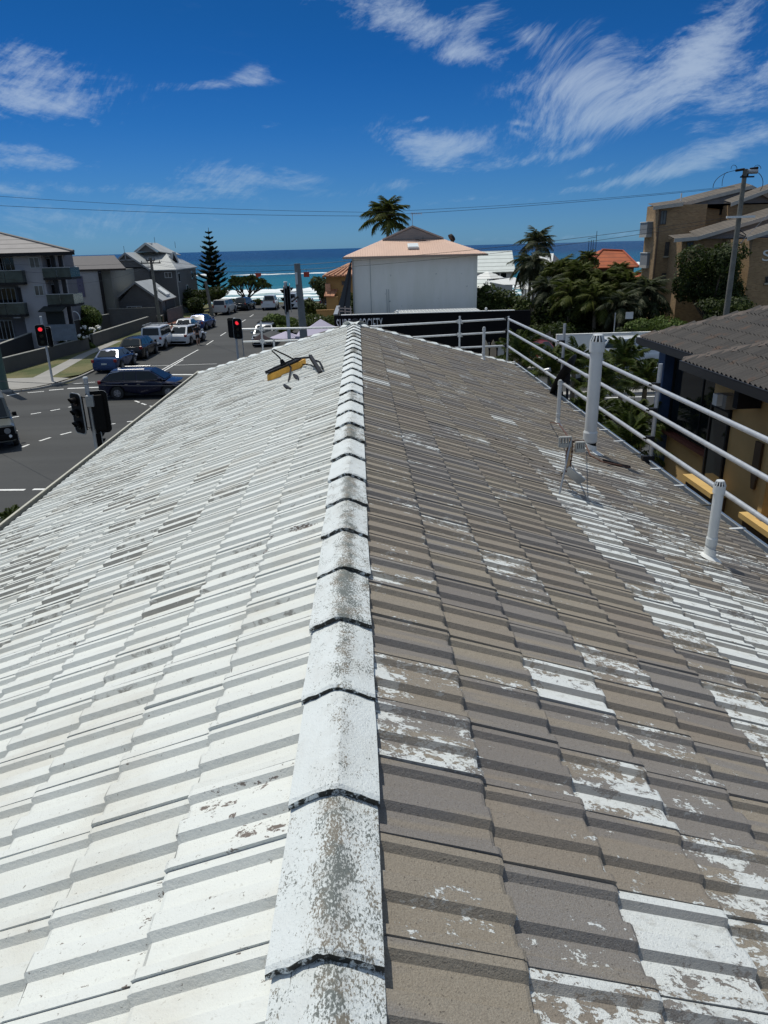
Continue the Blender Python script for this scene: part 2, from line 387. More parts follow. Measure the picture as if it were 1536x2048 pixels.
# kerbs and pavements
def kerb(pts, name='kerb', w=.16, h=.12):
    b = MB()
    for (x0, y0), (x1, y1) in zip(pts, pts[1:]):
        d = Vector((x1-x0, y1-y0, 0)); n = Vector((-d.y, d.x, 0)).normalized()*w; a = Vector((x0, y0, 0)); c = Vector((x1, y1, 0))
        b.prism([a, c, c+n, a+n], (0, 0, h))
    return struct(b.build(name, CONC, bevel=.02))
arc = [(-18.0-2.2*(1-math.cos(t*PI/16)), 47.4-5.2*math.sin(t*PI/16)) for t in range(0, 9)]
kerb([(-18.0,90),(-18.0,47.4)]+arc[1:]+[(-60,42.2),(-200,42.2)])
kerb([(-5.0,47.5),(-5.0,95)][::-1] if False else [(-5.0,47),(-5.0,95)])
kerb([(200,44.45),(-2.5,44.45),(-5.0,47)][::-1] if False else [(-5.0,47),(-2.5,44.5),(200,44.5)])
kerb([(-120,19.0),(200,19.0)], w=-.16)
struct(sheet('nature_strip', [(-18.2,47.4),(-18.2,90),(-21.9,90),(-21.9,78),(-22.3,60.2),(-23.4,49.4),(-60,49.4),(-60,45.6),(-19.4,45.6)], GRASS, .10))
struct(sheet('footpath', [(-19.75,46.6),(-20.9,57.),(-21.2,66.),(-22.0,66.),(-21.8,57),(-20.9,46.6),(-200,46.6),(-200,42.4),(-20.4,42.4),(-19.4,42.9),(-18.7,44.2),(-18.35,46.0)], CONC, .108))
struct(sheet('verge', [(-18.2,84),(-18.2,90),(-19.7,97),(-30,97),(-30,84)], GRASS, .104))
struct(sheet('brick_driveway', [(-18.15,79.5),(-18.15,88.5),(-20.6,88.5),(-21.6,79.5)], PAVER, .116))
struct(sheet('footpath', [(-4.7,47),(-2.3,44.8),(14,44.8),(14,47.2),(-2,47.2),(-2,95),(-4.7,95)], CONC, .06))
struct(sheet('footpath', [(-100,18.8),(100,18.8),(100,17.0),(-100,17.0)], CONC, .05))
struct(sheet('grass_reserve', [(-2,99),(20,99),(20,111.5),(-2,111.5)], GRASS, .03))
struct(sheet('grass_reserve', [(-40,98),(-19.6,98),(-15,107.2),(-15,111.5),(-40,111.5)], GRASS, .03))
# painted lines: each dash from the photograph, laid flat on the road
def dash(a, b_, w=.12, z=.013):
    b = MB(); a = Vector((a[0], a[1], z)); c = Vector((b_[0], b_[1], z)); n = (c-a).normalized().cross(Vector((0,0,1)))*w/2
    b.quad(a-n, c-n, c+n, a+n); o = b.build('road_marking', MARK, fixn=False)
    if o.data.polygons[0].normal.z < 0: o.data.flip_normals()
    return struct(o)
def pdash(x0, y0, x1, y1, w=.12): p, q = gz(x0, y0), gz(x1, y1); dash(p, q, w)
for q in [(135,777.3,204,774.6,.25),(318.6,749.3,392,749.6,.3),(98,781,127,778.5,.2),(14,792,38,787,.14),(55,786,88,783,.14),(145,768,165,766.5,.12),(172,765.5,190,764.5,.12),(197,764,203,763.6,.12),
          (20,836,38,833,.13),(61.5,828.7,82,825.5,.13),(101,822,120,818.5,.13),(137,815,149,812.5,.13),
          (43.7,895,58,889.5,.13),(79,882.5,101,875.5,.13),(121,870,143,864.5,.13),(164,859.5,176.5,857,.13),(213,850,231,847.6,.13),(254,844,275,841.7,.13),(200,803,211,800,.12),
          (-60,981,50,980.2,.16),(66,979.4,150,978.4,.16),(-80,1034.5,110,1033,.16),(270,802,279,805.3,.12),(283,807,292,810,.12),(300,812.3,311,815.3,.12)]: pdash(*q)
dash((-13.35,47.4),(-12.95,58.9),.1); dash((-13.05,47.4),(-12.93,53.5),.1)
for k in range(5): dash((-12.9,62+k*6.5),(-12.9,65+k*6.5),.1)
dash((-14.5,50.8),(-10.,50.9),.1)
dash((6,35.3),(24,35.3),.14); dash((6,37.1),(60,37.0),.1); 
for k in range(8): dash((30+k*9,31),(33+k*9,31),.12)
for k in range(6): dash((-40-k*9,31),(-37-k*9,31),.12)
# median kerb on the main road, right of the crossing
b = MB(); b.prism([Vector((9,35.9,0)),Vector((40,35.9,0)),Vector((40,36.6,0)),Vector((9,36.6,0))], (0,0,.13)); struct(b.build('median_kerb', CONC))

# ------------------------------------------------------------------ THE TILED HOUSE
AL = R(20.5); CA, SA = math.cos(AL), math.sin(AL); ZR = 5.97
YR = 14.45                      # ridge ends here, the hip begins
GA, TW, U0, Y0 = .342, .3015, .468, 1.176
YN = -3.2                       # near gable end
def rz_(x): return ZR-abs(x)*math.tan(AL)
house = thing('tiled_house', 'long roof in the foreground, white painted left slope and flaking brown right slope', 'house', (0, 8, 0))
RENDER_ = mat('cream_render', (.55,.52,.45), .85, var=.1, vs=1, bump=.2)
w = MB(); w.box(-3.45, 3.45, YN+.3, 17.9, 0, 4.35); w.build('wall', RENDER_, house)
# near gable infill and the board deck under the tiles
w = MB(); w.prism([Vector((-3.45,YN+.3,4.36)),Vector((3.45,YN+.3,4.36)),Vector((0,YN+.3,5.6))], (0,.2,0)); w.build('gable', RENDER_, house)
d = MB(); e = 4.02; ze = rz_(e)-.06
d.add([(0,YN,ZR-.06),(0,YR,ZR-.06),(e,YR+e,ze),(e,YN,ze),(-e,YR+e,ze),(-e,YN,ze)], [(0,1,2,3),(0,5,4,1),(1,4,2)])
deck = d.build('roof', mat('dark_underlay', (.03,.028,.026), .9), house, fixn=False)
so = MB(); so.box(-3.95, 3.95, YN+.02, 18.3, 4.30, 4.37); so.build('soffit', WHITE, house)
for xx in (-3.46, 3.46):
    for yy in (2., 6., 10., 14.):
        f = MB(); f.box(xx-.03, xx+.03, yy-.6, yy+.6, 2.9, 4.0); fr = f.build('window', WHITE, house)
        p = MB(); p.box(xx-.036, xx+.036, yy-.54, yy+.54, 2.96, 3.94); p.build('pane', GLASS, fr)

# --- tile materials: every tile has its own paint, colour and dirt (object property, or mesh attribute where tiles are joined)
def tileval(t, name):
    a = t.new('ShaderNodeAttribute', attribute_type='OBJECT', attribute_name=name).outputs['Fac']
    b = t.new('ShaderNodeAttribute', attribute_type='GEOMETRY', attribute_name=name).outputs['Fac']
    return t.math('ADD', a, b)
def flakes(t, p, amount, sx=1., scale=1.):
    "white paint left on concrete: 1 where paint remains; amount 0..1"
    x, y, z = t.xyz(p); v = t.comb(t.math('MULTIPLY', x, sx), y, z)
    big = t.noise(v, 3.6*scale, 3, .6, .5); fine = t.noise(v, 26*scale, 7, .68, .6); vf = t.noise(v, 120*scale, 4, .7)
    s = t.math('ADD', t.math('MULTIPLY', big, .34), t.math('ADD', t.math('MULTIPLY', fine, .44), t.math('MULTIPLY', vf, .22)))
    thr = t.ramp(amount, 0., 1., .66, .36, False)
    return t.ramp(t.math('SUBTRACT', s, thr), -.006, .008)
def grain(t, b, p, strength=.5, scale=260, dist=.004, extra=None):
    h = t.noise(p, scale, 5, .75); h2 = t.noise(p, scale*.25, 3, .6)
    hh = t.math('ADD', h, h2)
    if extra is not None: hh = t.math('ADD', hh, extra)
    bn = t.new('ShaderNodeBump'); bn.inputs['Strength'].default_value = strength; bn.inputs['Distance'].default_value = dist
    t.link(hh, bn.inputs['Height']); t.link(bn.outputs[0], b.inputs['Normal'])
def m_brown(t, b, tc):
    p = t.pos(); x, y, z = t.xyz(p); paint = tileval(t, 'paint'); hue = tileval(t, 'hue')
    hue2 = t.math('FRACT', t.math('MULTIPLY', hue, 7.31))
    nb = t.noise(t.comb(t.math('MULTIPLY', x, .6), t.math('MULTIPLY', y, 6.), hue), 1.6, 2, .5)
    gf = t.ramp(t.math('ADD', nb, t.math('MULTIPLY', t.math('SUBTRACT', hue, .5), .45)), .50, .60)
    brown = t.mix(hue2, (.315,.280,.228), (.270,.236,.200)); plum = t.mix(hue2, (.250,.236,.224), (.225,.208,.195))
    c = t.mix(gf, brown, plum)
    sp = t.noise(p, 190, 3, .8); c = t.mix(t.ramp(sp, .35, .7, .0, .5), c, (.145,.120,.095))
    sp2 = t.noise(p, 330, 2, .8); c = t.mix(t.ramp(sp2, .60, .72, .0, .6), c, (.42,.385,.32)); sp3 = t.noise(p, 120, 2, .6); c = t.mix(t.ramp(sp3, .66, .72, .0, .75), c, (.07,.06,.05))
    pl_ = t.math('ADD', t.math('MULTIPLY', paint, .86), t.ramp(t.noise(p, 1.1, 3, .6), .40, .75, -.07, .26)); f = flakes(t, p, pl_, .55)
    up = t.xyz(t.new('ShaderNodeNewGeometry').outputs['True Normal'])[1]
    f = t.math('MULTIPLY', f, t.ramp(up, -.45, -.25, .28, 1.))
    f = t.math('MULTIPLY', f, t.ramp(t.noise(p, 150, 3, .7), .30, .42, .6, 1.))
    pc = t.mix(t.noise(p, 8, 4), (.62,.65,.64), (.71,.73,.72))
    dirt = t.ramp(t.noise(t.comb(t.math('MULTIPLY', x, .5), y, z), 22, 5, .7), .52, .72, 0., .45)
    pc = t.mix(dirt, pc, (.26,.24,.20))
    t.link(t.mix(f, c, pc), b.inputs['Base Color'])
    grain(t, b, p, .8, 240, .004, t.math('MULTIPLY', f, .5))
BROWN = mat('brown_concrete_tile', (.18,.15,.12), .88, spec=.25, build=m_brown)
def m_whitetile(t, b, tc):
    p = t.pos(); x, y, z = t.xyz(p); dirt = tileval(t, 'paint'); hue = tileval(t, 'hue')
    c = t.mix(hue, (.64,.655,.62), (.69,.71,.68))
    st = t.noise(t.comb(t.math('MULTIPLY', x, .7), t.math('MULTIPLY', y, 3.), 0.), 4., 6, .65)
    c = t.mix(t.ramp(st, .48, .75, 0, .45), c, (.58,.57,.52))
    sp = t.noise(p, 48, 3, .75); c = t.mix(t.ramp(sp, .71, .74, 0, .8), c, (.20,.18,.15))
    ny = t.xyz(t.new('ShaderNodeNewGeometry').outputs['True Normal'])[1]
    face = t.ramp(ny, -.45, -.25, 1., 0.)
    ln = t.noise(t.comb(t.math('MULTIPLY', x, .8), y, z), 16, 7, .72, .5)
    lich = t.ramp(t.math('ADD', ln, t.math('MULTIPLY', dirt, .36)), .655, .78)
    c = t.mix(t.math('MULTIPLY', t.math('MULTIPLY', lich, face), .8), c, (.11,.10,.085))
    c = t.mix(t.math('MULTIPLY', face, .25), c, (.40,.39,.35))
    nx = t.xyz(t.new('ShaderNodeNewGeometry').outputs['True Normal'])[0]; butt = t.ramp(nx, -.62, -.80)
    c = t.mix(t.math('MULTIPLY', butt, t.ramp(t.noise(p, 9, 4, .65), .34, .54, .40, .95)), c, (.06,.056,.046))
    c = t.mix(t.ramp(t.noise(p, 2.3, 4, .6), .47, .70, 0., .42), c, (.52,.49,.42)); c = t.mix(t.ramp(t.noise(p, 70, 3, .7), .60, .70, 0., .35), c, (.33,.31,.27))
    ch = t.noise(p, 34, 5, .72); c = t.mix(t.ramp(ch, .665, .68, 0, .85), c, (.15,.13,.11))
    # places where the coat has let go and the concrete shows
    fl = flakes(t, p, t.ramp(hue, .93, 1., 1.04, .70), .6)
    c = t.mix(fl, (.155,.130,.115), c)
    t.link(c, b.inputs['Base Color'])
    grain(t, b, p, .55, 150, .004)
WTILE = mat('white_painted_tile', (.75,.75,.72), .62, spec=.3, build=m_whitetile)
def m_cap(t, b, tc):
    p = t.pos(); x, y, z = t.xyz(p); paint = tileval(t, 'paint'); hue = tileval(t, 'hue')
    ox, oy, oz = t.xyz(tc)
    apex = t.ramp(t.math('ABSOLUTE', t.math('SUBTRACT', x, .012)), .075, .0)
    right = t.ramp(x, -.02, .1)
    nearcam = t.ramp(oy, .30, -.26, 0., 1.)
    v = t.comb(t.math('MULTIPLY', x, 1.6), t.math('MULTIPLY', y, .8), z)
    f1 = t.noise(v, 120, 5, .75, .4); f2 = t.noise(v, 11, 4, .65)
    s = t.math('ADD', t.math('MULTIPLY', f1, .68), t.math('MULTIPLY', f2, .32))
    am = t.math('ADD', t.math('MULTIPLY', paint, .12), t.math('MULTIPLY', t.math('MULTIPLY', apex, paint), .15)); am = t.math('ADD', am, t.math('MULTIPLY', right, t.math('MULTIPLY', paint, .06)))
    fl = t.ramp(t.math('ADD', s, am), .635, .66)
    wear = t.math('MULTIPLY', t.math('MULTIPLY', apex, t.ramp(t.noise(p, 9, 5, .7), .42, .62)), t.math('ADD', t.math('MULTIPLY', paint, .45), .15))
    c = t.mix(t.noise(p, 5, 4), (.62,.66,.655), (.70,.735,.735))
    c = t.mix(t.math('MULTIPLY', t.ramp(t.noise(v, 6, 5, .6), .45, .7), .35), c, (.52,.52,.49))
    c = t.mix(wear, c, (.30,.29,.26)); c = t.mix(fl, c, t.mix(t.ramp(t.noise(p, 14, 4), .4, .6), (.15,.165,.155), (.21,.19,.155)))
    # dark mottling along the exposed butt edge
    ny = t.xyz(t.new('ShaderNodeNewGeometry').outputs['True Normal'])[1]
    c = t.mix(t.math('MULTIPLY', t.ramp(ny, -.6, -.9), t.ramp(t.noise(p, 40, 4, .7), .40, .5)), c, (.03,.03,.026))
    t.link(c, b.inputs['Base Color']); grain(t, b, p, .7, 130, .005)
CAPM = mat('white_ridge_tile', (.75,.77,.76), .65, spec=.3, build=m_cap)
MORTAR = mat('ridge_mortar', (.16,.15,.135), .95, var=.3, vs=12, bump=.8, bs=60)

# profile along the ridge direction (v), height above the tile plane (n)
TPROF = [(-.001,.012),(0.,.0275),(.027,.0275),(.040,.003),(.107,.003),(.1225,.0255),(.176,.0255),(.190,.003),(.257,.003),(.2725,.0235),(.2995,.022)]
def tile_verts(side, u0, ue, v0, sc=1., lift=.021, th=.016, rnd=None):
    "vertices of one tile in world axes; u down the slope, v along the ridge"
    U = Vector((side*CA, 0, -SA)); N = Vector((side*SA, 0, CA)); vs = []
    j = (lambda: rnd.uniform(-.0012, .0012)) if rnd else (lambda: 0.)
    us = [(0., 0.), (ue*.97, lift), (ue, lift-.004), (ue, lift-.004-th)]
    for k, (u, l) in enumerate(us):
        for i, (v, n) in enumerate(TPROF):
            nn = n+l+j() if k < 3 else n*.55+l-.012
            vs.append(U*(u+(j()*2 if k else 0))+Vector((0, v, 0))+N*nn)
    K = len(TPROF); fs = []
    for k in range(3):
        for i in range(K-1):
            q = (k*K+i, k*K+i+1, (k+1)*K+i+1, (k+1)*K+i); fs.append(q[::-1] if side > 0 else q)
    return vs, fs
def tile_base(side, j): return side*0, Y0+TW*j
rt = random.Random(11)
tiles = []
for side in (1, -1):
    for i in range(12):
        ub = U0+GA*i                                # butt of course i
        for j in range(-15, 57):
            y = Y0+TW*j; xc = side*(ub-.17)*CA
            if y < YN-.05 or y > YR+abs(ub*CA)+.02: continue
            p = Vector((xc, y+.15, rz_(xc))); px, py = proj(p); dist = (p-CAM).length
            inv = -60 < px < 1600 and 0 < py < 2110
            tiles.append((dist if inv else 999+dist, side, i, j, ub, y))
tiles.sort()
def tile_paint(side, i, j, ub, y):
    r = rt.random(); h = rt.random(); x = (ub-.17)*CA; yc = y+.15
    if side > 0:
        pa = .11+.25*r*r
        if rt.random() < .10: pa = .34+.16*r
        # the strip still painted below the fallen aerial widens down the roof
        xl, xr = 1.74, 2.08+.23*max(0, 8.4-yc)
        if yc < 8.9 and xl < x < xr: pa = .56+.38*rt.random() if rt.random() < .78 else .22+.2*r
        elif yc < 8.2 and x >= xr: pa = .36+.34*r if rt.random() < .55 else .14
        elif x < 1.74 and x > 1.2 and yc < 6 and rt.random() < .12: pa = .55
        fixed = {(2,0):.80, (3,0):.55, (4,0):.45, (2,1):.20, (1,-1):.78, (2,-1):.8, (3,-1):.5, (1,0):.30, (2,2):.60, (1,2):.34, (1,1):.36, (0,2):.58, (0,1):.05, (0,0):.26, (2,4):.74, (3,4):.2, (2,3):.15, (2,5):.2, (3,1):.34, (3,2):.22, (0,24):.95, (1,28):.95}
        pa = fixed.get((i, j), pa)
        if i == 0 and y > 3: pa = max(pa, .24)
    else:
        pa = r*.46
        band = math.exp(-((x-2.7)/.85)**2)          # the dirtier courses lie low on this slope
        if rt.random() < .10+.42*band and yc > 1.8: pa = .55+.45*rt.random()
        if yc < 2.2: pa = .12*r
        if (i, j) in ((0, 1), (0, 0), (0, -1)): h = .99 if j == 1 else .955
        elif h > .93 and rt.random() < .75: h = .5
    return pa, h
base_me = {}
house_off = rootloc(deck)
stuff = {1: ([], [], [], []), -1: ([], [], [], [])}
for idx, (key, side, i, j, ub, y) in enumerate(tiles):
    pa, h = tile_paint(side, i, j, ub, y)
    ut = ub-GA-.03; org = Vector((side*ut*CA, y, ZR-ut*SA))
    tilt = rt.uniform(-.008, .008); dn = rt.uniform(-.002, .005)
    near_hip = y+TW > YR+ut*CA-.05
    if idx < 300 and not near_hip:
        kk = (side, idx % 6)
        if kk not in base_me:
            vs, fs = tile_verts(side, 0, GA+.03, 0, rnd=random.Random(idx)); m = MB(); m.add(vs, fs)
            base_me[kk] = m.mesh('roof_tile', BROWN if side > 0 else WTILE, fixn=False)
        o = bpy.data.objects.new('roof_tile', base_me[kk]); COL.objects.link(o); o.parent = deck
        o.location = org+Vector((0, 0, dn))-house_off; o.rotation_euler = (rt.uniform(-.007, .007), tilt, rt.uniform(-.006, .006))
        o['paint'] = pa; o['hue'] = h
    else:
        vs, fs = tile_verts(side, 0, GA+.03, 0); V, Fc, A1, A2 = stuff[side]; k = len(V)
        for v in vs:
            q = v+org+Vector((0, 0, dn)); lim = YR+abs(q.x)
            if q.y > lim: q.y = lim
            V.append(q-house_off); A1.append(pa); A2.append(h)
        Fc += [tuple(a+k for a in f) for f in fs]
for side in (1, -1):
    V, Fc, A1, A2 = stuff[side]
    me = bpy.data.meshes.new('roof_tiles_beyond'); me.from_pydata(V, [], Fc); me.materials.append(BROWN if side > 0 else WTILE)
    for nm, A in (('paint', A1), ('hue', A2)):
        at = me.attributes.new(nm, 'FLOAT', 'POINT'); at.data.foreach_set('value', A)
    o = bpy.data.objects.new('roof_tiles_beyond', me); COL.objects.link(o); o.parent = deck
    o['kind'] = 'stuff'; o['paint'] = 0.; o['hue'] = 0.
    o['label'] = 'smaller far tiles of the brown right slope' if side > 0 else 'smaller far tiles of the white left slope'
# far hip slope (faces the street): plain tile courses, joined
hb = MB()
for i in range(12):
    u1 = U0+GA*i; u0 = max(0, u1-GA)
    y0, z0, y1, z1 = YR+u0*CA, ZR-u0*SA, YR+u1*CA, ZR-u1*SA
    hb.add([(-u0*CA, y0, z0), (u0*CA, y0, z0), (u1*CA, y1, z1+.03), (-u1*CA, y1, z1+.03), (u1*CA, y1, z1), (-u1*CA, y1, z1)], [(0,3,2,1),(3,5,4,2)])
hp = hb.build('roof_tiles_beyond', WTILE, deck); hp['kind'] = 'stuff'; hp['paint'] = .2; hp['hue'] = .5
hp['label'] = 'tile courses of the hip end'

# ridge tiles: rounded chevrons, each lapping over the next one nearer
def cap_mesh(name, L, hw, drop, rnd, taper=.0, th=.018):
    m = MB(); prof_ = []
    for q in (-1, -.8, -.6, -.4, -.2, -.1, 0, .1, .2, .4, .6, .8, 1):
        x = q*hw; zz = -abs(q)*drop-.007*(max(0, .25-abs(q))/.25)**2
        prof_.append((x, zz))
    K = len(prof_); rings = []
    for k, (yy, lift, sc) in enumerate(((0., .020, 1.0), (.012, .026, 1.0), (L*.3, .016, .99), (L*.7, .006, .97), (L, .0, .94))):
        ring = []
        for (x, z) in prof_:
            jx = rnd.uniform(-.0018, .0018); jz = rnd.uniform(-.002, .002)
            jy = rnd.uniform(-.004, .004) if k == 0 else 0
            ring.append((x*sc+jx, yy+jy, z+lift+jz))
        rings.append(ring)
    vs = [p for r_ in rings for p in r_]
    fs = [(k*K+i, k*K+i+1, (k+1)*K+i+1, (k+1)*K+i) for k in range(len(rings)-1) for i in range(K-1)]
    # butt edge and side edges
    e0 = len(vs); vs += [(x, y+.001, z-th-rnd.uniform(0, .003)) for x, y, z in rings[0]]
    fs += [(e0+i, e0+i+1, i+1, i) for i in range(K-1)]
    s0 = len(vs); n = len(rings)
    vs += [(r_[0][0]+.001, r_[0][1], r_[0][2]-th) for r_ in rings]+[(r_[-1][0]-.001, r_[-1][1], r_[-1][2]-th) for r_ in rings]
    fs += [(s0+k, k*K, (k+1)*K, s0+k+1) for k in range(n-1)]+[(k*K+K-1, s0+n+k, s0+n+k+1, (k+1)*K+K-1) for k in range(n-1)]
    m.add(vs, fs); me = m.mesh(name, CAPM, smooth=True, ang=14, fixn=False); return me
rc = random.Random(5)
capm = [cap_mesh('ridge_tile', .52, .124, .056, random.Random(40+k)) for k in range(5)]
CY0, CG = 1.072, .4815
PAINT = {-2: .6, -1: .62, 0: .34, 1: .50, 2: .72, 3: .62, 4: .60, 5: .70, 6: .3, 7: .35, 8: .8, 9: .4}
k = -8
while CY0+CG*k < YR-.1:
    y = CY0+CG*k
    o = bpy.data.objects.new('ridge_tile', rc.choice(capm)); COL.objects.link(o); o.parent = deck
    o.location = Vector((rc.uniform(-.004, .004), y, 6.019+rc.uniform(-.002, .003)))-house_off; o.rotation_euler = (0, rc.uniform(-.012, .012), rc.uniform(-.01, .01))
    o['paint'] = PAINT.get(k-1, .30+.55*rc.random() if rc.random() < .5 else .12+.25*rc.random()); o['hue'] = rc.random(); k += 1
# hip ridge tiles down both far corners
for sgn in (1, -1):
    a = Vector((0, YR, 6.0)); bpt = Vector((sgn*4.0, YR+4.0, 6.0-4.0*math.tan(AL))); dvec = (a-bpt); Lh = dvec.length; dn = dvec.normalized(); n_ = int(Lh/.46)
    for q in range(n_+1):
        o = bpy.data.objects.new('ridge_tile', rc.choice(capm)); COL.objects.link(o); o.parent = deck
        o.location = bpt+dn*(q*.46)+Vector((0, 0, .025))-house_off
        yv = dn; xv = Vector((yv.y, -yv.x, 0)).normalized(); zv = xv.cross(yv)
        o.rotation_euler = Matrix((xv, yv, zv)).transposed().to_euler()
        o['paint'] = .3*rc.random(); o['hue'] = rc.random()
hm = MB()
for sgn in (1, -1):
    a = Vector((0, YR, 5.99)); bpt = Vector((sgn*3.98, YR+3.98, 5.99-3.98*math.tan(AL))); hm.tube([a, bpt], .05, 6)
hm.build('hip_mortar', MORTAR, house)
# mortar bed under the ridge tiles, a little ragged
mb_ = MB(); N = 130
for sx in (-1, 1):
    pts = []
    for q in range(N+1):
        y = YN+(YR-YN)*q/N; pts.append((y, .106+.008*noise.noise(Vector((y*9, sx*4, 0)))))
    base = len(mb_.v)
    for y, hw in pts:
        mb_.v += [Vector((sx*(hw-.035), y, 5.985)), Vector((sx*hw, y, 5.972-hw*.30)), Vector((sx*hw, y, 5.90))]
    for q in range(N): mb_.f += [(base+q*3, base+q*3+3, base+q*3+4, base+q*3+1), (base+q*3+1, base+q*3+4, base+q*3+5, base+q*3+2)]
mb_.build('ridge_mortar', MORTAR, house)
# gutters
def extr(name, prof_, y0, y1, m, parent, close=True):
    b = MB(); n = len(prof_); vs = [Vector((x, y, z)) for y in (y0, y1) for x, z in prof_]
    fs = [(i, (i+1) % n, n+(i+1) % n, n+i) for i in range(n if close else n-1)]
    if close: fs += [tuple(range(n)), tuple(range(2*n-1, n-1, -1))]
    b.add(vs, fs); return b.build(name, m, parent)
GUTM = mat('beige_gutter', (.50,.48,.40), .5, var=.1, vs=2); GUTW = mat('white_gutter', (.66,.69,.70), .4, var=.06); GUTDK = mat('gutter_dark_brown', (.055,.05,.038), .95, var=.4, vs=6)
for sx, gm in ((-1, GUTM), (1, GUTW)):
    z = 4.44; x0 = 3.93
    P_ = [(x0,z-.10),(x0+.012,z-.10),(x0+.012,z),(x0+.125,z),(x0+.128,z+.085),(x0+.105,z+.09),(x0+.105,z+.098),(x0+.142,z+.098),(x0+.142,z-.012),(x0,z-.012)]
    P_ = [(x0,z+.02),(x0,z-.012),(x0+.142,z-.012),(x0+.142,z+.105),(x0+.112,z+.105),(x0+.112,z+.094),(x0+.130,z+.094),(x0+.130,z),(x0+.012,z),(x0+.012,z+.02)]
    extr('gutter', [(sx*x, zz) for x, zz in P_], YN-.05, 18.55, gm, house)
    b = MB(); b.box(sx*(x0+.014) if sx > 0 else sx*(x0+.128), sx*(x0+.128) if sx > 0 else sx*(x0+.014), YN, 18.5, z+.001, z+.02); b.build('gutter_floor', GUTDK, house)  # dark layer along the gutter floor
    b = MB(); b.box(min(sx*3.90, sx*3.925), max(sx*3.90, sx*3.925), YN, 18.45, 4.36, 4.48); b.build('fascia', WHITE, house)
b = MB(); b.box(-4.07, 4.07, 18.42, 18.55, 4.42, 4.54); b.build('gutter', GUTM, house)
# gutter leaf strip / brackets seen on the right gutter
for q in range(22):
    y = 3.2+q*.72; b = MB(); b.box(3.9, 4.07, y, y+.03, 4.547, 4.556); b.build('gutter_bracket', GUTW if q % 3 else GUTDK, house)

# vents through the roof (all stand on the line x = 2.95)
def vent(x, y, h, r, label, white=True, boot=True):
    t = thing('vent_pipe', label, 'vent pipe', (x, y, rz_(x))); z0 = rz_(x)
    lean = Vector((.0, .0, 1))
    b = MB(); b.cyl((x, y, z0-.05), (x, y, z0+h-.05), r, n=20); b.build('pipe', PVC, t, True)
    b = MB(); b.cyl((x, y, z0+.15), (x, y, z0+.15+r*1.5), r*1.16, n=20); b.cyl((x, y, z0+.15+r*1.5), (x, y, z0+.15+r*1.8), r*1.16, r*1.02, n=20); b.build('collar', PVC, t, True)
    b = MB(); b.cyl((x, y, z0+h-.05-r*1.6), (x, y, z0+h-.05), r*1.2, n=20); b.build('socket', PVC, t, True)
    # slotted cowl: ring of ribs under a disc
    zt = z0+h-.05
    b = MB()
    for k in range(12):
        a = 2*PI*k/12; ca, sa = math.cos(a), math.sin(a)
        b.tube([(x+ca*r*1.12, y+sa*r*1.12, zt), (x+ca*r*.72, y+sa*r*.72, zt+r*.95)], r*.12, 5)
    b.build('cowl_rib', PVC, t)
    b = MB(); b.cyl((x, y, zt+r*.95), (x, y, zt+r*1.08), r*.82, r*.7, n=20); b.build('cowl_cap', PVC, t, True)
    b = MB(); b.cyl((x, y, zt-.002), (x, y, zt+r*.9), r*.6, r*.5, n=12); b.build('cowl_core', BLACK, t, True)
    b = MB(); n1 = 14; vs = []
    for rr, dz_ in ((r*1.1, .12), (r*1.2, .055), (r*1.7, .045), (r*2.2, .034)):
        for k in range(n1):
            a = 2*PI*k/n1; xx = x+math.cos(a)*rr*(1.15 if rr > r*1.5 else 1); yy = y+math.sin(a)*rr*1.2; vs.append((xx, yy, rz_(xx)+dz_))
    b.add(vs, [(q*n1+k, q*n1+(k+1) % n1, (q+1)*n1+(k+1) % n1, (q+1)*n1+k) for q in range(3) for k in range(n1)]); b.build('flashing', WHITE, t, True)
    return t
tv = vent(3.02, 8.85, 1.46, .078, 'tallest and thickest white vent pipe with slotted cowl beside the fallen aerial')
b = MB(); b.cyl((3.02, 8.85, rz_(3.02)+.085), (3.02, 8.85, rz_(3.02)+.135), .083, n=20); b.build('black_tape', BLACK, tv, True)
vent(2.98, 10.25, .70, .028, 'thin white vent pipe just behind the tallest vent pipe')
vent(2.98, 5.40, .72, .040, 'white vent pipe with slotted cowl nearest the viewer, on patchy white tiles')
vent(2.93, 16.6, .78, .032, 'slim grey vent pipe near the far corner of the brown slope')

# bent aerial on the brown slope
S = lambda px, py, h=0: (lambda p: p+Vector((0, 0, h)))(roofhit(px, py))
def roofhit(px, py, side=1):
    d = W(px, py); ta = math.tan(AL)*side; t = (ZR-CAM.z-ta*CAM.x)/(d.z+ta*d.x); return CAM+d*t
WOODB = mat('rusty_boom', (.38,.26,.15), .8, var=.35, vs=14); CABLE = mat('brown_cable', (.10,.045,.028), .7); PLAS = mat('aerial_plastic', (.30,.30,.28), .5, var=.1, vs=20)
a0 = roofhit(1118, 993)
ant = thing('tv_aerial', 'fallen tv aerial with tangled brown cable on the brown tiles beside the tallest vent', 'aerial', a0)
top = aY(1142, 882, a0.y+.20)
b = MB(); b.tube([a0+Vector((0,0,.02)), a0*.4+top*.6, top+Vector((0,0,.02))], .009, 6); b.build('mast', ALU, ant, True)
b = MB(); p1 = aY(1135, 938, a0.y+.22); p2 = top+Vector((.0,.02,.0)); b.tube([p1, p2], .017, 8); b.build('boom', WOODB, ant, True)
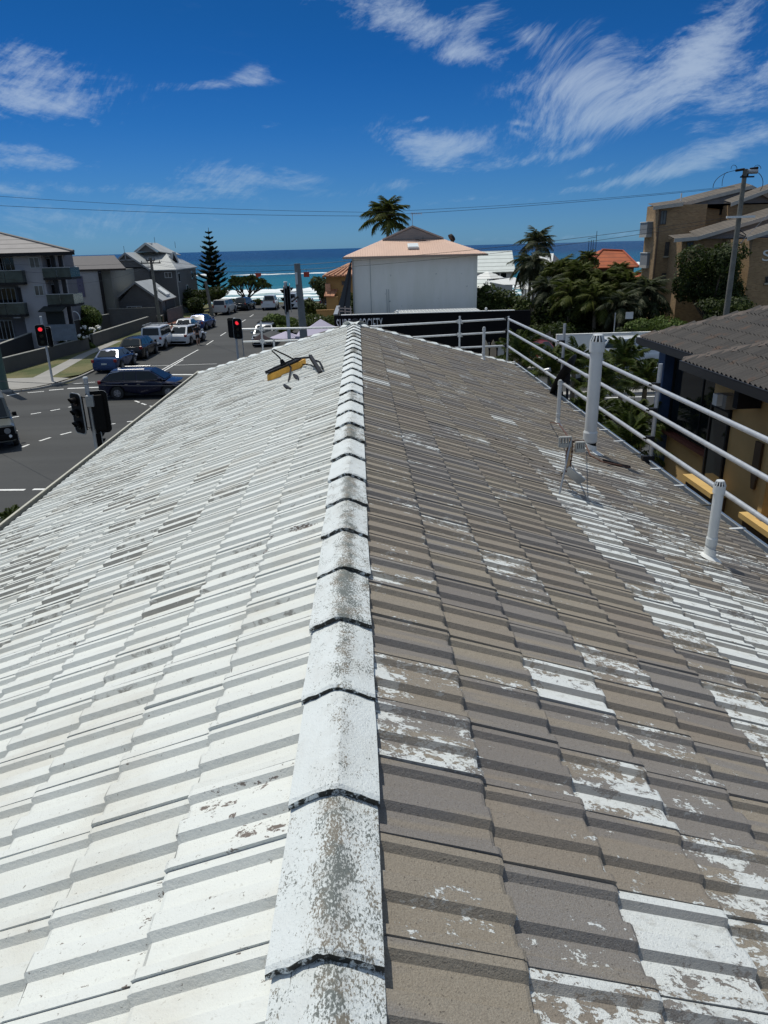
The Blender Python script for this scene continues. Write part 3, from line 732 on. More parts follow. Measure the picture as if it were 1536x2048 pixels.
for q, (px, py, ww) in enumerate(((1130, 883, .105), (1160, 893, .075))):
    c = aY(px, py, top.y+.02*q); b = MB(); bx_ = []
    b.box(c.x-ww/2, c.x+ww/2, c.y-.02, c.y+.02, c.z-.05, c.z-.015); b.box(c.x-ww/2, c.x+ww/2, c.y-.02, c.y+.02, c.z+.035, c.z+.045)
    for k in range(5): xx = c.x-ww/2+ww*k/4; b.box(xx-.006, xx+.006, c.y-.018, c.y+.018, c.z-.05, c.z+.04)
    b.build('connector_block', PLAS, ant)
b = MB(); c = aY(1148, 951, a0.y+.22); M_ = Matrix.Translation(c) @ Matrix.Rotation(R(38), 4, 'Y') @ Matrix.Rotation(R(-55), 4, 'X')
b.box(-.105, .105, -.045, .045, -.006, .006, M_); b.box(.05, .09, -.03, .03, .006, .02, M_); b.box(-.02, .01, -.01, .01, .006, .012, M_); b.build('mounting_plate', ALU, ant)
b = MB(); b.tube([top+Vector((-.02,0,-.02)), p1*.5+top*.5+Vector((-.03,0,0)), p1+Vector((-.01,0,-.03))], .006, 5)
b.tube([top+Vector((.02,.02,-.0)), p1*.5+top*.5+Vector((.03,.02,0)), p1+Vector((.02,0,-.02))], .006, 5)
b.tube([top, top.lerp(roofhit(1100, 852), .5)+Vector((0,0,.1)), roofhit(1100, 852)+Vector((0,0,.05))], .008, 5)
pts = [top]+[roofhit(x, y)+Vector((0,0,h)) for x, y, h in ((1165,905,.16),(1180,920,.06),(1205,932,.05),(1235,938,.05),(1258,942,.045))]
b.tube(pts[:2], .005, 5); b.tube(pts[1:], .011, 5); b.build('cable', CABLE, ant, True)
b = MB(); b.tube([roofhit(x, y)+Vector((0,0,.045)) for x, y in ((1205,928),(1230,936),(1258,941))], .022, 6)
b.tube([roofhit(x, y)+Vector((0,0,.03)) for x, y in ((985,880),(1030,905),(1070,930),(1120,956))]+[p1], .006, 5); b.build('black_lead', BLACK, ant, True)
for q in range(6):
    c = top.lerp(p1, (q+.5)/6)+Vector((.02,.03,.0)); b = MB(); b.cyl(c-Vector((.022,0,.006)), c+Vector((.022,0,.006)), .008, n=6); b.build('clip', WOODB if q % 2 else BLACK, ant)
dsh = MB(); c = roofhit(1008, 830)

# yellow box aerial lying on the white slope
YEL = mat('yellow_case', (.60,.31,.04), .55, var=.25, vs=6)
def rl(px, py, h=0.): return roofhit(px, py, -1)+Vector((0, 0, h))
bt = thing('antenna_base', 'yellow trough with black arms and bent hose lying on the white slope', 'antenna base', rl(580, 760))
A_, B_ = rl(543, 764), rl(612, 735)
dv = (B_-A_); dv.z = 0; L_ = dv.length; ang_ = math.atan2(dv.y, dv.x)
M_ = Matrix.Translation(A_+Vector((0, 0, .0))) @ Matrix.Rotation(ang_, 4, 'Z') @ Matrix.Rotation(-math.atan2(B_.z-A_.z, L_), 4, 'Y')
b = MB(); out_ = [(-.05,-.05),(.02,-.13),(L_-.04,-.13),(L_+.05,-.06),(L_+.05,.07),(L_-.04,.12),(.02,.12),(-.05,.06)]
b.prism([M_ @ Vector((x, y*.8, .03)) for x, y in out_], (0, 0, .11)); b.build('case', YEL, bt, bevel=.015)
b = MB(); b.prism([M_ @ Vector((x*.94+L_*.03, y*.68, .145)) for x, y in out_], (0, 0, .02)); b.build('lid', DARK, bt, bevel=.008)
b = MB(); tipn = rl(626, 745, .42)
b.tube([M_ @ Vector((-.02,-.04,.18)), M_ @ Vector((L_*.9,-.04,.19)), rl(622,738,.17)], .015, 4)
b.tube([M_ @ Vector((.1,.05,.18)), M_ @ Vector((L_*.85,.05,.18))], .010, 4); b.build('rail', DARK, bt)
b = MB(); q0, q1 = rl(622,738,.19), rl(642,752,.04)
b.tube([q0, q1], .032, 4); b.build('arm', DARK, bt)
b = MB(); b.tube([q0+Vector((.02,0,-.05)), rl(640,741,.12), rl(645,747,.09), q1+Vector((.03,0,.05))], .014, 5)
b.tube([rl(606,742,.1), rl(622,744,.1), rl(634,747,.08)], .009, 5); b.build('hose', BLACK, bt, True)
b = MB(); b.tube([M_ @ Vector((.30,.0,.18)), M_ @ Vector((.26,.02,.30)), M_ @ Vector((.20,.05,.42)), M_ @ Vector((.23,.05,.43)), M_ @ Vector((.36,.0,.30)), M_ @ Vector((.46,0,.18))], .012, 6); b.build('hose', BLACK, bt, True)
b = MB(); b.cyl(M_ @ Vector((.28,0,.16)), M_ @ Vector((.28,0,.25)), .05, .025, 8); b.build('gland', BLACK, bt)
b = MB(); b.tube([M_ @ Vector((.36,-.10,.17)), M_ @ Vector((.38,-.13,.1)), rl(577,771,.03)], .014, 5); b.build('strap', DARK, bt)
b = MB(); b.tube([rl(588,756,.045), rl(594,761,.045), rl(598,767,.045)], [.02,.035,.01], 5); b.build('strap', DARK, bt)
b = MB(); b.tube([rl(569,777,.045), rl(575,782,.045), rl(582,784,.045)], [.02,.03,.01], 5); b.build('strap', DARK, bt)

# ------------------------------------------------------------------ scaffold guard rails
RAIL = mat('scaffold_tube', (.50,.52,.54), .42, .45, var=.14, vs=12)
def coupler(b, c, ax='y'):
    c = Vector(c); b.box(c.x-.05, c.x+.05, c.y-.035, c.y+.035, c.z-.05, c.z+.05); b.cyl(c+Vector((.0,.0,0)), c+Vector((-.1,-.02,.03)), .012, n=6); b.cyl(c+Vector((-.02,.0,-.04)), c+Vector((.09,.03,-.05)), .012, n=6)
gr = thing('guard_rail', 'scaffold guard rail of three sloping grey tubes along the right hand gutter', 'guard rail', (4.12, 10, 4.5))
for zz0, zz1 in ((5.55, 5.57), (5.25, 5.20), (4.86, 4.80)):
    b = MB(); b.tube([(4.0, 19.3, zz0), (4.0, 12.2, (zz0+zz1)/2-.0), (4.0, 12.0, (zz0+zz1)/2), (4.0, 3.2, zz1)], .029, 12); b.build('rail', RAIL, gr, True)
    b = MB(); b.cyl((4.0, 12.15, (zz0+zz1)/2), (4.0, 12.35, (zz0+zz1)/2), .035, n=12); b.build('rail_joint', GALV, gr, True)
for y, zt in ((9.42, 5.86), (14.1, 5.92), (4.6, 5.86)):
    b = MB(); b.cyl((4.075, y, 4.3), (4.075, y, zt), .027, n=12); b.build('post', GALV, gr, True)
    for k, zz in enumerate((5.56, 5.22, 4.83)):
        b = MB(); coupler(b, (4.04, y, zz)); b.build('coupler', DARK, gr)
    b = MB(); b.box(3.96, 4.12, y-.03, y+.05, 4.50, 4.60); b.build('gutter_clamp', DARK, gr)
gf = thing('guard_rail', 'scaffold guard rail of level white tubes beyond the far end of the ridge', 'guard rail', (0, 19.2, 4.5))
for x0, x1, zz, zy in ((-2.95, .1, 5.48, 5.45), (.16, 3.98, 5.45, 5.55), (-2.95, -.4, 5.16, 5.16), (.8, 3.98, 5.13, 5.22), (2.6, 3.98, 4.84, 4.86)):
    b = MB(); b.cyl((x0, 19.2, zz), (x1, 19.2, zy), .026, n=10); b.build('rail', RAIL if x1 > 0 else WHITE, gf, True)
for x, zt in ((-2.45, 5.66), (2.72, 5.66), (-2.15, 5.2), (4.0, 5.62)):
    b = MB(); b.cyl((x, 19.16, 4.2 if x != -2.15 else 4.9), (x, 19.16, zt), .026, n=10); b.build('post', GALV, gf, True)
for x, zz in ((-2.45, 5.475), (-2.45, 5.16), (2.72, 5.52), (2.72, 5.18), (3.98, 5.55), (3.98, 5.24), (3.98, 4.86)):
    b = MB(); coupler(b, (x, 19.18, zz)); b.build('coupler', DARK if x > 3.5 else GALV, gf)

# satellite dish clamped beside the right gutter
sd = thing('satellite_dish', 'dark satellite dish seen edge on, clamped to the right gutter', 'satellite dish', (4.1, 12.6, 4.6))
dc = aX(1127, 752, 4.12); b = MB(); n_ = Vector((-.62, .45, .42)).normalized(); ua = (aX(1141, 722, 4.12)-aX(1112, 790, 4.12)).normalized(); va = n_.cross(ua).normalized()
L2 = (aX(1141, 722, 4.12)-aX(1112, 790, 4.12)).length/2
vs = [dc-n_*.05]
for rr, dd in ((.5, -.035), (1., .02)):
    for k in range(20): a = 2*PI*k/20; vs.append(dc+ua*math.cos(a)*rr*L2+va*math.sin(a)*rr*L2*.62+n_*dd)
fs = [(0, 1+k, 1+(k+1) % 20) for k in range(20)]+[(1+k, 21+k, 21+(k+1) % 20, 1+(k+1) % 20) for k in range(20)]
b.add(vs, fs); o = b.build('dish', DARK, sd, True, 180); o.modifiers.new('solid', 'SOLIDIFY').thickness = .012
b = MB(); fl_ = aX(1096, 742, 4.05); b.tube([dc-ua*L2*.9, aX(1106, 780, 4.08), aX(1098, 757, 4.06), fl_], .016, 6); b.build('feed_arm', DARK, sd, True)
b = MB(); b.cyl(fl_+Vector((-.06,.02,0)), fl_+Vector((.05,-.02,.03)), .05, n=10); b.build('feed_horn', ALU, sd, True)
b = MB(); b.tube([dc-n_*.05, aX(1135, 765, 4.2), aX(1134, 800, 4.15), (4.12, aX(1134, 830, 4.12).y, 4.45)], .025, 8); b.box(dc.x-.02, dc.x+.12, dc.y-.06, dc.y+.08, dc.z-.12, dc.z+.05); b.build('bracket', DARK, sd)

# ------------------------------------------------------------------ vegetation builders
def leaf_cloud(blobs, n, size, rnd, thin=1.):
    b = MB(); tot = sum(r[0]*r[1]*r[2] for _, r in blobs)
    for c, r in blobs:
        c = Vector(c); k = max(8, int(n*(r[0]*r[1]*r[2])/tot))
        for _ in range(k):
            d = Vector((rnd.gauss(0,1), rnd.gauss(0,1), rnd.gauss(0,1))).normalized(); rr = rnd.uniform(.55, 1.)**.6
            rr *= .86+.24*noise.noise(d*2.2+c)
            p = c+Vector((d.x*r[0], d.y*r[1], d.z*r[2]))*rr
            nrm = (d+Vector((rnd.uniform(-1,1), rnd.uniform(-1,1), rnd.uniform(-.6,1.2)))*.8).normalized()
            a = nrm.orthogonal().normalized(); a = Matrix.Rotation(rnd.uniform(0, 6.28), 3, nrm) @ a; q = nrm.cross(a)
            s = size*rnd.uniform(.6, 1.35); b.add([p-a*s*.5, p+q*s*.28*thin, p+a*s*.55, p-q*s*.28*thin], [(0,1,2,3)])
    return b
def limbs(b, base, tips, r, rnd, split=.45):
    base = Vector(base)
    zt = min(Vector(t).z for t in tips); fork = base+Vector((0, 0, (zt-base.z)*split))
    b.tube([base, base*.5+fork*.5+Vector((rnd.uniform(-.1,.1), 0, 0)), fork], [r, r*.85, r*.7], 7)
    for t in tips:
        t = Vector(t); mid = fork.lerp(t, .5)+Vector((rnd.uniform(-.15,.15), rnd.uniform(-.15,.15), rnd.uniform(-.1,.2)))
        b.tube([fork, mid, t], [r*.6, r*.4, r*.15], 5)
def bush(name, label, cat, base, blobs, n, size, m, seed, group=None, trunk=.1, flowers=0):
    rnd = random.Random(seed); base = Vector(base); t = thing(name, label, cat, base, 0, group)
    bl = [(base+Vector(c), r) for c, r in blobs]
    leaf_cloud(bl, n, size, rnd).build('crown', m, t, fixn=False)
    b = MB(); limbs(b, base, [c+Vector((0,0,-.1*r[2])) for c, r in bl], trunk, rnd); b.build('trunk', BARK, t, True)
    if flowers:
        f = MB()
        for _ in range(flowers):
            c, r = rnd.choice(bl); a = rnd.uniform(0, 6.28); e_ = rnd.uniform(.2, 1.2)
            f.sphere(c+Vector((math.cos(a)*math.cos(e_)*r[0], math.sin(a)*math.cos(e_)*r[1], math.sin(e_)*r[2]))*1.0, rnd.uniform(.07,.15), 6, 4)
        f.build('flower_heads', FLOWER, t)
    return t
def rblobs(rnd, n, rx, ry, rz, h, s=.5):
    out = []
    for _ in range(n):
        a = rnd.uniform(0, 6.28); q = rnd.uniform(.1, .8)
        out.append(((math.cos(a)*rx*q, math.sin(a)*ry*q, h+rnd.uniform(-.5, .7)*rz), (rx*s*rnd.uniform(.7,1.2), ry*s*rnd.uniform(.7,1.2), rz*s*rnd.uniform(.7,1.2))))
    return out
def frond_mesh(L, droop, rnd, nl=34, lw=.05, ll=.6, vee=.5, m=PALM, rise=.6):
    "a feather leaf growing along +x from the origin"
    b = MB(); pts = []
    for k in range(13):
        q = k/12; pts.append(Vector((L*(q-.12*q*q*droop), .04*math.sin(q*3)*L, L*(rise*q-droop*q*q))))
    b.tube(pts, [.022*L/2*(1-.85*k/12) for k in range(13)], 4)
    for k in range(nl):
        q = .12+.88*k/nl; i = min(11, int(q*12)); fr = q*12-i; p = pts[i].lerp(pts[i+1], fr); tan = (pts[i+1]-pts[i]).normalized()
        side = tan.cross(Vector((0,0,1))).normalized(); l = ll*math.sin(PI*min(1, .12+q*.86))**.6*rnd.uniform(.8,1.1)
        for s_ in (-1, 1):
            d = (tan*.75+side*s_*1.0+Vector((0,0,-vee*rnd.uniform(.4,1.5)))).normalized(); w_ = tan*lw*.5
            mid = p+d*l*.5+Vector((0,0,.02)); tip = p+d*l+Vector((0,0,-l*.28*rnd.uniform(.5,1.6)))
            b.add([p-w_*.6, p+w_*.6, mid+w_, tip, mid-w_], [(0,1,2,3,4)])
    return b.mesh('frond', m, fixn=False)
FR = [frond_mesh(1., .95, random.Random(60+k), 30, .035, .34, .6, PALM, .75) for k in range(3)]
FRG = [frond_mesh(1., 1.05, random.Random(70+k), 30, .035, .34, .8, GPALM, .7) for k in range(3)]
FRB = [frond_mesh(1., .55, random.Random(80+k), 44, .022, .30, .25, PALM2, .65) for k in range(3)]
def palm(label, base, height, fl, n, seed, frs=FR, group=None, lean=(0, 0), r=.14, name='palm_tree', cat='palm', el=(-.5, 1.25), stub=True):
    rnd = random.Random(seed); base = Vector(base); t = thing(name, label, cat, base, 0, group); top = base+Vector((lean[0], lean[1], height))
    b = MB(); K = 8; b.tube([base.lerp(top, k/K)+Vector((lean[0]*.15*math.sin(PI*k/K), 0, 0)) for k in range(K+1)], [r*(1.25-.45*k/K) for k in range(K+1)], 9); b.build('trunk', PBARK, t, True)
    for k in range(n):
        f = rnd.choice(frs); o = bpy.data.objects.new('frond', f); COL.objects.link(o); o.parent = t
        e_ = el[0]+(el[1]-el[0])*((k+.5)/n)**.9; az_ = k*2.39996+rnd.uniform(-.3,.3)
        o.location = top-base+Vector((0, 0, .02*k/n)); o.rotation_mode = 'XYZ'
        o.rotation_euler = (rnd.uniform(-.35,.35), -e_, az_); s_ = fl*rnd.uniform(.85,1.12); o.scale = (s_, s_, s_)
    return t

# ------------------------------------------------------------------ facade helpers
def facewin(parent, x0, y0, x1, y1, Y, frame=WHITE, glass=GLASS, bars=1, sill=None, d=.06, fw=.06):
    "a window whose corners are seen at those photo points on the wall plane Y"
    a = aY(x0, y1, Y); c = aY(x1, y0, Y); X0, X1, Z0, Z1 = a.x, c.x, a.z, c.z
    b = MB()
    b.box(X0, X1, Y-d, Y+.03, Z1-fw, Z1); b.box(X0, X1, Y-d, Y+.03, Z0, Z0+fw); b.box(X0, X0+fw, Y-d, Y+.03, Z0+fw, Z1-fw); b.box(X1-fw, X1, Y-d, Y+.03, Z0+fw, Z1-fw)
    for k in range(bars): xx = X0+(X1-X0)*(k+1)/(bars+1); b.box(xx-fw*.4, xx+fw*.4, Y-d+.005, Y+.02, Z0+fw, Z1-fw)
    o = b.build('window', frame, parent)
    g_ = MB(); g_.box(X0+fw*.9, X1-fw*.9, Y-d*.5, Y+.01, Z0+fw*.9, Z1-fw*.9); g_.build('pane', glass, o)
    if sill: s_ = MB(); s_.box(X0-.08, X1+.08, Y-.16, Y+.02, Z0-.12, Z0-.003); s_.build('sill', sill, o)
    return o
def tilelines(name, base, dark, scale_u, axis='z', var=.25, vs=2., step=.35):
    "far tile roof: courses as a saw-tooth bump and a thin dark joint"
    def bd(t, b, tc):
        p = t.pos(); x, y, z = t.xyz(p); v = {'z': z, 'x': x, 'y': y}[axis]
        fr = t.math('FRACT', t.math('MULTIPLY', v, scale_u)); n_ = t.noise(p, vs, 4)
        c = t.mix(t.ramp(n_, .3, .7), base, tuple(q*(1-var) for q in base)); c = t.mix(t.ramp(fr, .0, .22, 1., 0.), c, dark)
        t.link(c, b.inputs['Base Color']); bn = t.new('ShaderNodeBump'); bn.inputs['Strength'].default_value = .6; bn.inputs['Distance'].default_value = .04
        t.link(fr, bn.inputs['Height']); t.link(bn.outputs[0], b.inputs['Normal'])
    return mat(name, base, .8, build=bd)
def boards(name, base, n, axis='z', k=.75, rough=.6):
    def bd(t, b, tc):
        x, y, z = t.xyz(t.pos()); v = {'z': z, 'x': x, 'y': y}[axis]; fr = t.math('FRACT', t.math('MULTIPLY', v, n))
        nn = t.noise(t.pos(), .8, 4); c = t.mix(t.ramp(nn, .3, .7), base, tuple(q*.85 for q in base))
        c = t.mix(t.ramp(fr, 0., .16, 1., 0.), c, tuple(q*(1-k*.7) for q in base)); t.link(c, b.inputs['Base Color'])
        bn = t.new('ShaderNodeBump'); bn.inputs['Strength'].default_value = .5; bn.inputs['Distance'].default_value = .03; t.link(fr, bn.inputs['Height']); t.link(bn.outputs[0], b.inputs['Normal'])
    return mat(name, base, rough, build=bd)
V3 = Vector
# ------------------------------------------------------------------ neighbour with dark tiles, right
NX1, NX2 = 6.55, 6.02
YW = mat('yellow_render', (.56,.38,.165), .85, var=.14, vs=1.2, bump=.25, bs=60); YSILL = mat('yellow_sill', (.62,.42,.16), .7, var=.1, vs=3)
BROWNT = mat('brown_trim', (.10,.065,.035), .7, var=.2); BLUEP = mat('blue_paint', (.035,.085,.20), .5, var=.25, vs=2); REDT = mat('red_brown_sill', (.14,.04,.025), .6)
NGUT = mat('dark_gutter', (.018,.02,.024), .35)
nb = thing('yellow_house', 'yellow rendered house with dark wavy tiles, right edge beyond the scaffold rail', 'house', (9, 10, 0))
ne = 5.28; pit = math.tan(R(22))
b = MB(); b.box(7.15, 16, 12.95, 16.1, 0, ne-.12); b.box(6.62, 16, 2.0, 12.95, 0, ne-.12); b.build('wall', YW, nb)
b = MB(); b.box(NX1+.02, 7.2, 12.9, 16.45, ne-.14, ne-.10); b.box(NX2+.02, 6.7, 1.9, 13.1, ne-.14, ne-.10); b.build('soffit', DARK, nb)
b = MB(); b.box(6.90, 7.30, 15.95, 16.3, 0, ne-.15); b.build('pillar', BLUEP, nb, bevel=.01)
# big dark window in the first wall, window in the second
for (x, y0, y1, z0, z1) in ((7.13, 12.98, 15.9, 3.35, 4.95), (6.60, 12.2, 12.93, 2.6, 4.55), (6.60, 3.0, 9.1, 2.4, 4.8)):
    f = MB(); f.box(x-.03, x+.05, y0, y1, z1-.06, z1); f.box(x-.03, x+.05, y0, y1, z0, z0+.05); f.box(x-.03, x+.05, y0, y0+.05, z0+.05, z1-.06); f.box(x-.03, x+.05, y1-.05, y1, z0+.05, z1-.06)
    if x > 7: f.box(x-.02, x+.05, 14.4, 14.44, z0+.05, z1-.06)
    fr = f.build('window', DARK, nb); p = MB(); p.box(x-.005, x+.04, y0+.04, y1-.04, z0+.04, z1-.05); p.build('pane', GLASS, fr)
b = MB(); b.box(6.98, 7.14, 12.98, 15.95, 3.24, 3.32); b.build('sill', REDT, nb)
s0_, s1_, s2_ = aX(1364, 957, 6.3), aX(1421, 992, 6.3), aX(1476, 1034, 6.3)
for y0, y1, z in ((s1_.y, s0_.y, s0_.z), (s2_.y-2.4, s2_.y, s2_.z)):
    b = MB(); b.box(6.30, 6.62, y0, y1, z, z+.09); b.build('sill', YSILL, nb); b = MB(); b.box(6.36, 6.615, y0+.04, y1-.04, z-.28, z-.003); b.build('sill_block', BROWNT, nb)
for y0, y1 in ((10.5, 10.62), (9.3, 9.45)):
    b = MB(); b.box(6.42, 6.615, y0, y1, 2.2, 4.7); b.build('pilaster', YW, nb)
b = MB(); b.box(6.57, 6.612, 11.05, 11.25, 3.75, 4.25); b.prism([V3((6.57,11.05,3.75)),V3((6.57,11.25,3.75)),V3((6.57,11.19,3.45)),V3((6.57,11.11,3.45))], (.04,0,0)); b.build('recess_panel', BROWNT, nb)
lb = aX(1455, 802, 6.5); b = MB(); b.box(6.40, 6.615, lb.y-.15, lb.y+.15, lb.z-.12, lb.z+.12); b.build('meter_box', ALU, nb); b = MB(); b.box(6.30, 6.41, lb.y-.02, lb.y+.14, lb.z-.08, lb.z+.12); b.build('floodlight', WHITE, nb)
b = MB(); b.box(6.2, 6.6, lb.y-.9, lb.y-.75, ne-.5, ne-.14); b.build('bracket', DARK, nb)
# gutters with a lip
for x, y0, y1 in ((NX1, 12.9, 16.5), (NX2, 1.8, 13.0)):
    b = MB(); b.box(x-.10, x-.085, y0, y1, ne-.10, ne+.035); b.box(x-.10, x+.03, y0, y1, ne-.115, ne-.10); b.box(x+.02, x+.035, y0, y1, ne-.1, ne+.0); b.box(x-.105, x-.07, y0, y1, ne+.036, ne+.046); b.build('gutter', NGUT, nb)
b = MB(); b.box(NX1-.1, 16, 16.5, 16.6, ne-.10, ne+.03); b.build('gutter', NGUT, nb)
# roof decks
DK = mat('dark_tile', (.062,.058,.057), .7, var=.35, vs=3., bump=.5, bs=50)
def m_dk(t, b, tc):
    p = t.pos(); n1 = t.noise(p, 2.4, 5, .6); n2 = t.noise(p, 40, 4, .7); oi = t.new('ShaderNodeObjectInfo').outputs['Random']
    c = t.mix(oi, (.034,.031,.031), (.060,.053,.049)); c = t.mix(t.ramp(n1, .54, .66), c, (.085,.050,.035)); c = t.mix(t.ramp(n2, .4, .7, 0, .4), c, (.035,.033,.032))
    t.link(c, b.inputs['Base Color']); grain(t, b, p, .6, 60, .006)
DKT = mat('dark_wavy_tile', (.07,.065,.06), .75, build=m_dk)
nroof = MB(); rx, ry = 12.6, 10.4
def nz(x, x0): return ne+(x-x0)*pit
nroof.add([(NX1,16.5,ne),(16,16.5,ne),(NX1+5,11.5,ne+5*pit),(16,11.5,ne+5*pit),(NX1,5.,ne),(NX1+5,5.,ne+5*pit)], [(0,1,3,2),(0,2,5,4)])
nroof.add([(NX2,13.05,ne-.01),(NX2,1.8,ne-.01),(NX2+5,1.8,ne+5*pit-.01),(NX2+5,8.05,ne+5*pit-.01),(NX2+10,13.05,ne-.01)], [(0,3,2,1),(0,4,3)])
nr = nroof.build('roof', DK, nb, fixn=False)
# wavy tiles: two rolls each
def wavy(x0, L_=.36, wv=.30):
    b = MB(); K = 12; U = V3((math.cos(R(22)), 0, math.sin(R(22)))); N = V3((-math.sin(R(22)), 0, math.cos(R(22)))); vs = []
    for u, l in ((0, -.0), (0, .028), (L_, .012)):
        for i in range(K+1):
            v = wv*i/K; w_ = .5+.5*math.cos(4*PI*i/K); vs.append(U*u+V3((0, v, 0))+N*(l+.045*w_**1.2 if (u, l) != (0, -.0) else .045*w_**1.2+.012))
    b.add(vs, [((k+1)*(K+1)+i, (k+1)*(K+1)+i+1, k*(K+1)+i+1, k*(K+1)+i) for k in range(2) for i in range(K)])
    return b.mesh('roof_tile', DKT, smooth=True, ang=50, fixn=False)
wt = wavy(0); rn = random.Random(3); cnt = 0; cands = []
for sec, x0, ys, ye in ((0, NX1, 12.6, 16.5), (1, NX2, 4.0, 13.05)):
    for i in range(14):
        du = i*.33*math.cos(R(22)); j = 0; y = ys
        while y < ye:
            ok = y+.3 < ye-du+.05 if sec == 1 else y+.3 < ye-du+.05
            hid = sec == 0 and (x0+du-NX2) > (13.05-y)*-1 and y < 13.05-.0 and (13.05-(x0+du-NX2)) > y
            p = V3((x0+du, y, ne+du*pit)); px, py = proj(p)
            if ok and not hid and px < 1620 and py < 1100 and py > 500: cands.append(((p-CAM).length, sec, p))
            y += .30
cands.sort(key=lambda c: c[0])
for d_, sec, p in cands[:298]:
    o = bpy.data.objects.new('roof_tile', wt); COL.objects.link(o); o.parent = nr; o.location = p+V3((-.03, 0, .008+rn.uniform(-.003,.003)))-rootloc(nr)
st_ = MB()
for d_, sec, p in cands[298:]:
    st_.add([v.co+p+V3((-.03, 0, .008)) for v in wt.vertices], [tuple(f.vertices) for f in wt.polygons])
if st_.v: q = st_.build('roof_tiles_beyond', DKT, nr, True, 50, fixn=False); q['kind'] = 'stuff'
# hip ridge tiles
def hipline(a, c, step=.42, w=.13, h=.07):
    a, c = V3(a), V3(c); L_ = (c-a).length; n_ = int(L_/step); d_ = (c-a).normalized(); s_ = d_.cross(V3((0,0,1))).normalized(); u_ = s_.cross(d_)
    for k in range(n_):
        b = MB(); p = a+d_*step*k; q = p+d_*(step+.05); l0, l1 = .045, .02
        b.add([p-s_*w-u_*(h-l0), p+u_*l0, p+s_*w-u_*(h-l0), q-s_*w*.9-u_*(h-l1), q+u_*l1, q+s_*w*.9-u_*(h-l1), p-s_*w-u_*(h+.02-l0), p-u_*(.02-l0)*1, p+s_*w-u_*(h+.02-l0)],
              [(0,1,4,3),(1,2,5,4),(6,7,1,0),(7,8,2,1)]); b.build('ridge_tile', DKR, nr)
DKR = mat('dark_ridge_tile', (.095,.075,.065), .8, var=.35, vs=4, bump=.5, bs=50)
hipline((NX1, 16.5, ne+.06), (NX1+5, 11.5, ne+5*pit+.06)); hipline((NX2, 13.05, ne+.06), (NX2+5, 8.05, ne+5*pit+.06))

# ------------------------------------------------------------------ surf shop
SHOPB = mat('black_cladding', (.006,.006,.007), .7, var=.3, vs=1.5, spec=.12)
sh = thing('surf_shop', 'black surf shop with SURF SOCIETY lettering on its parapet, beyond the ridge end', 'shop', (5, 52, 0))
q0 = aY(668, 630, 48.2); q1 = aY(1062, 618, 48.2)
SX0, SX1, SZ = q0.x, q1.x, aY(700, 630.5, 48.2).z
b = MB(); b.box(SX0, SX1, 48.2, 48.45, 0, SZ); b.box(SX0, SX0+.2, 48.45, 52, 0, SZ); b.box(SX1-.2, SX1, 48.45, 56, 0, 2.6); b.box(SX0+.2, SX1-.2, 55.8, 56, 0, 2.35); b.build('wall', SHOPB, sh)
b = MB(); b.box(SX0+.2, SX1-.2, 48.45, 55.8, 2.2, 2.35); b.build('roof', ALU, sh)
p0, p1 = aY(682, 628, 48.1), aY(1030, 616, 48.1)
b = MB(); b.box(p0.x, p1.x, 48.12, 48.4, SZ+.003, SZ+.05); b.build('capping', WHITE, sh, bevel=.01)
b = MB(); b.box(SX0-.05, SX0+.22, 48.6, 56, SZ+.003, SZ+.06); b.build('capping', ALU, sh)
for k in range(46):
    x = aY(795, 624, 48.3).x+k*.12; b = MB(); b.box(x, x+.06, 48.52, 50.6, SZ-.02, SZ+.05); b.build('roof_rib', WHITE if k % 2 else PVC, sh)
b = MB(); b.box(aY(795,624,48.3).x-.1, aY(795,624,48.3).x+46*.12, 48.5, 50.7, SZ-.1, SZ-.02); b.build('roof_sheet', ALU, sh)
for x in (795, 972):
    c = aY(x, 621, 48.3); b = MB(); b.sphere((c.x, 48.3, SZ+.16), .09, 8, 5); b.build('roof_knob', WHITE, sh, True)
TXT = mat('sign_grey', (.72,.73,.72), .6)
def text(s, x0, x1, z0, z1, Y, m, parent, name='lettering', rx=PI/2, thick=.01):
    cu = bpy.data.curves.new(name, 'FONT'); cu.body = s; cu.size = 1; cu.extrude = thick; cu.space_character = 1.1
    tmp = bpy.data.objects.new('tmp', cu); COL.objects.link(tmp); dg = bpy.context.evaluated_depsgraph_get(); dg.update()
    me = bpy.data.meshes.new_from_object(tmp.evaluated_get(dg)); COL.objects.unlink(tmp); bpy.data.objects.remove(tmp)
    xs = [v.co.x for v in me.vertices]; ys = [v.co.y for v in me.vertices]; mx, Mx, my, My = min(xs), max(xs), min(ys), max(ys)
    off = rootloc(parent)
    for v in me.vertices:
        v.co = V3((x0+(v.co.x-mx)/(Mx-mx)*(x1-x0), Y-v.co.z, z0+(v.co.y-my)/(My-my)*(z1-z0)))-off
    me.materials.clear(); me.materials.append(m); me.name = name; o = bpy.data.objects.new(name, me); COL.objects.link(o); o.parent = parent; return o
za, zb = aY(700, 637.5, 48.19).z, aY(700, 661, 48.19).z
text('SURF', aY(673,640,48.19).x, aY(701,640,48.19).x, zb, za, 48.185, TXT, sh)
text('SOCIETY', aY(719,640,48.19).x, aY(765,640,48.19).x, zb, za, 48.185, TXT, sh)
c = aY(710, 646, 48.19); b = MB(); b.cyl((c.x, 48.198, c.z), (c.x, 48.17, c.z), .30, n=24); em = b.build('round_emblem', mat('emblem_dark', (.03,.03,.034), .6), sh)
b = MB(); 
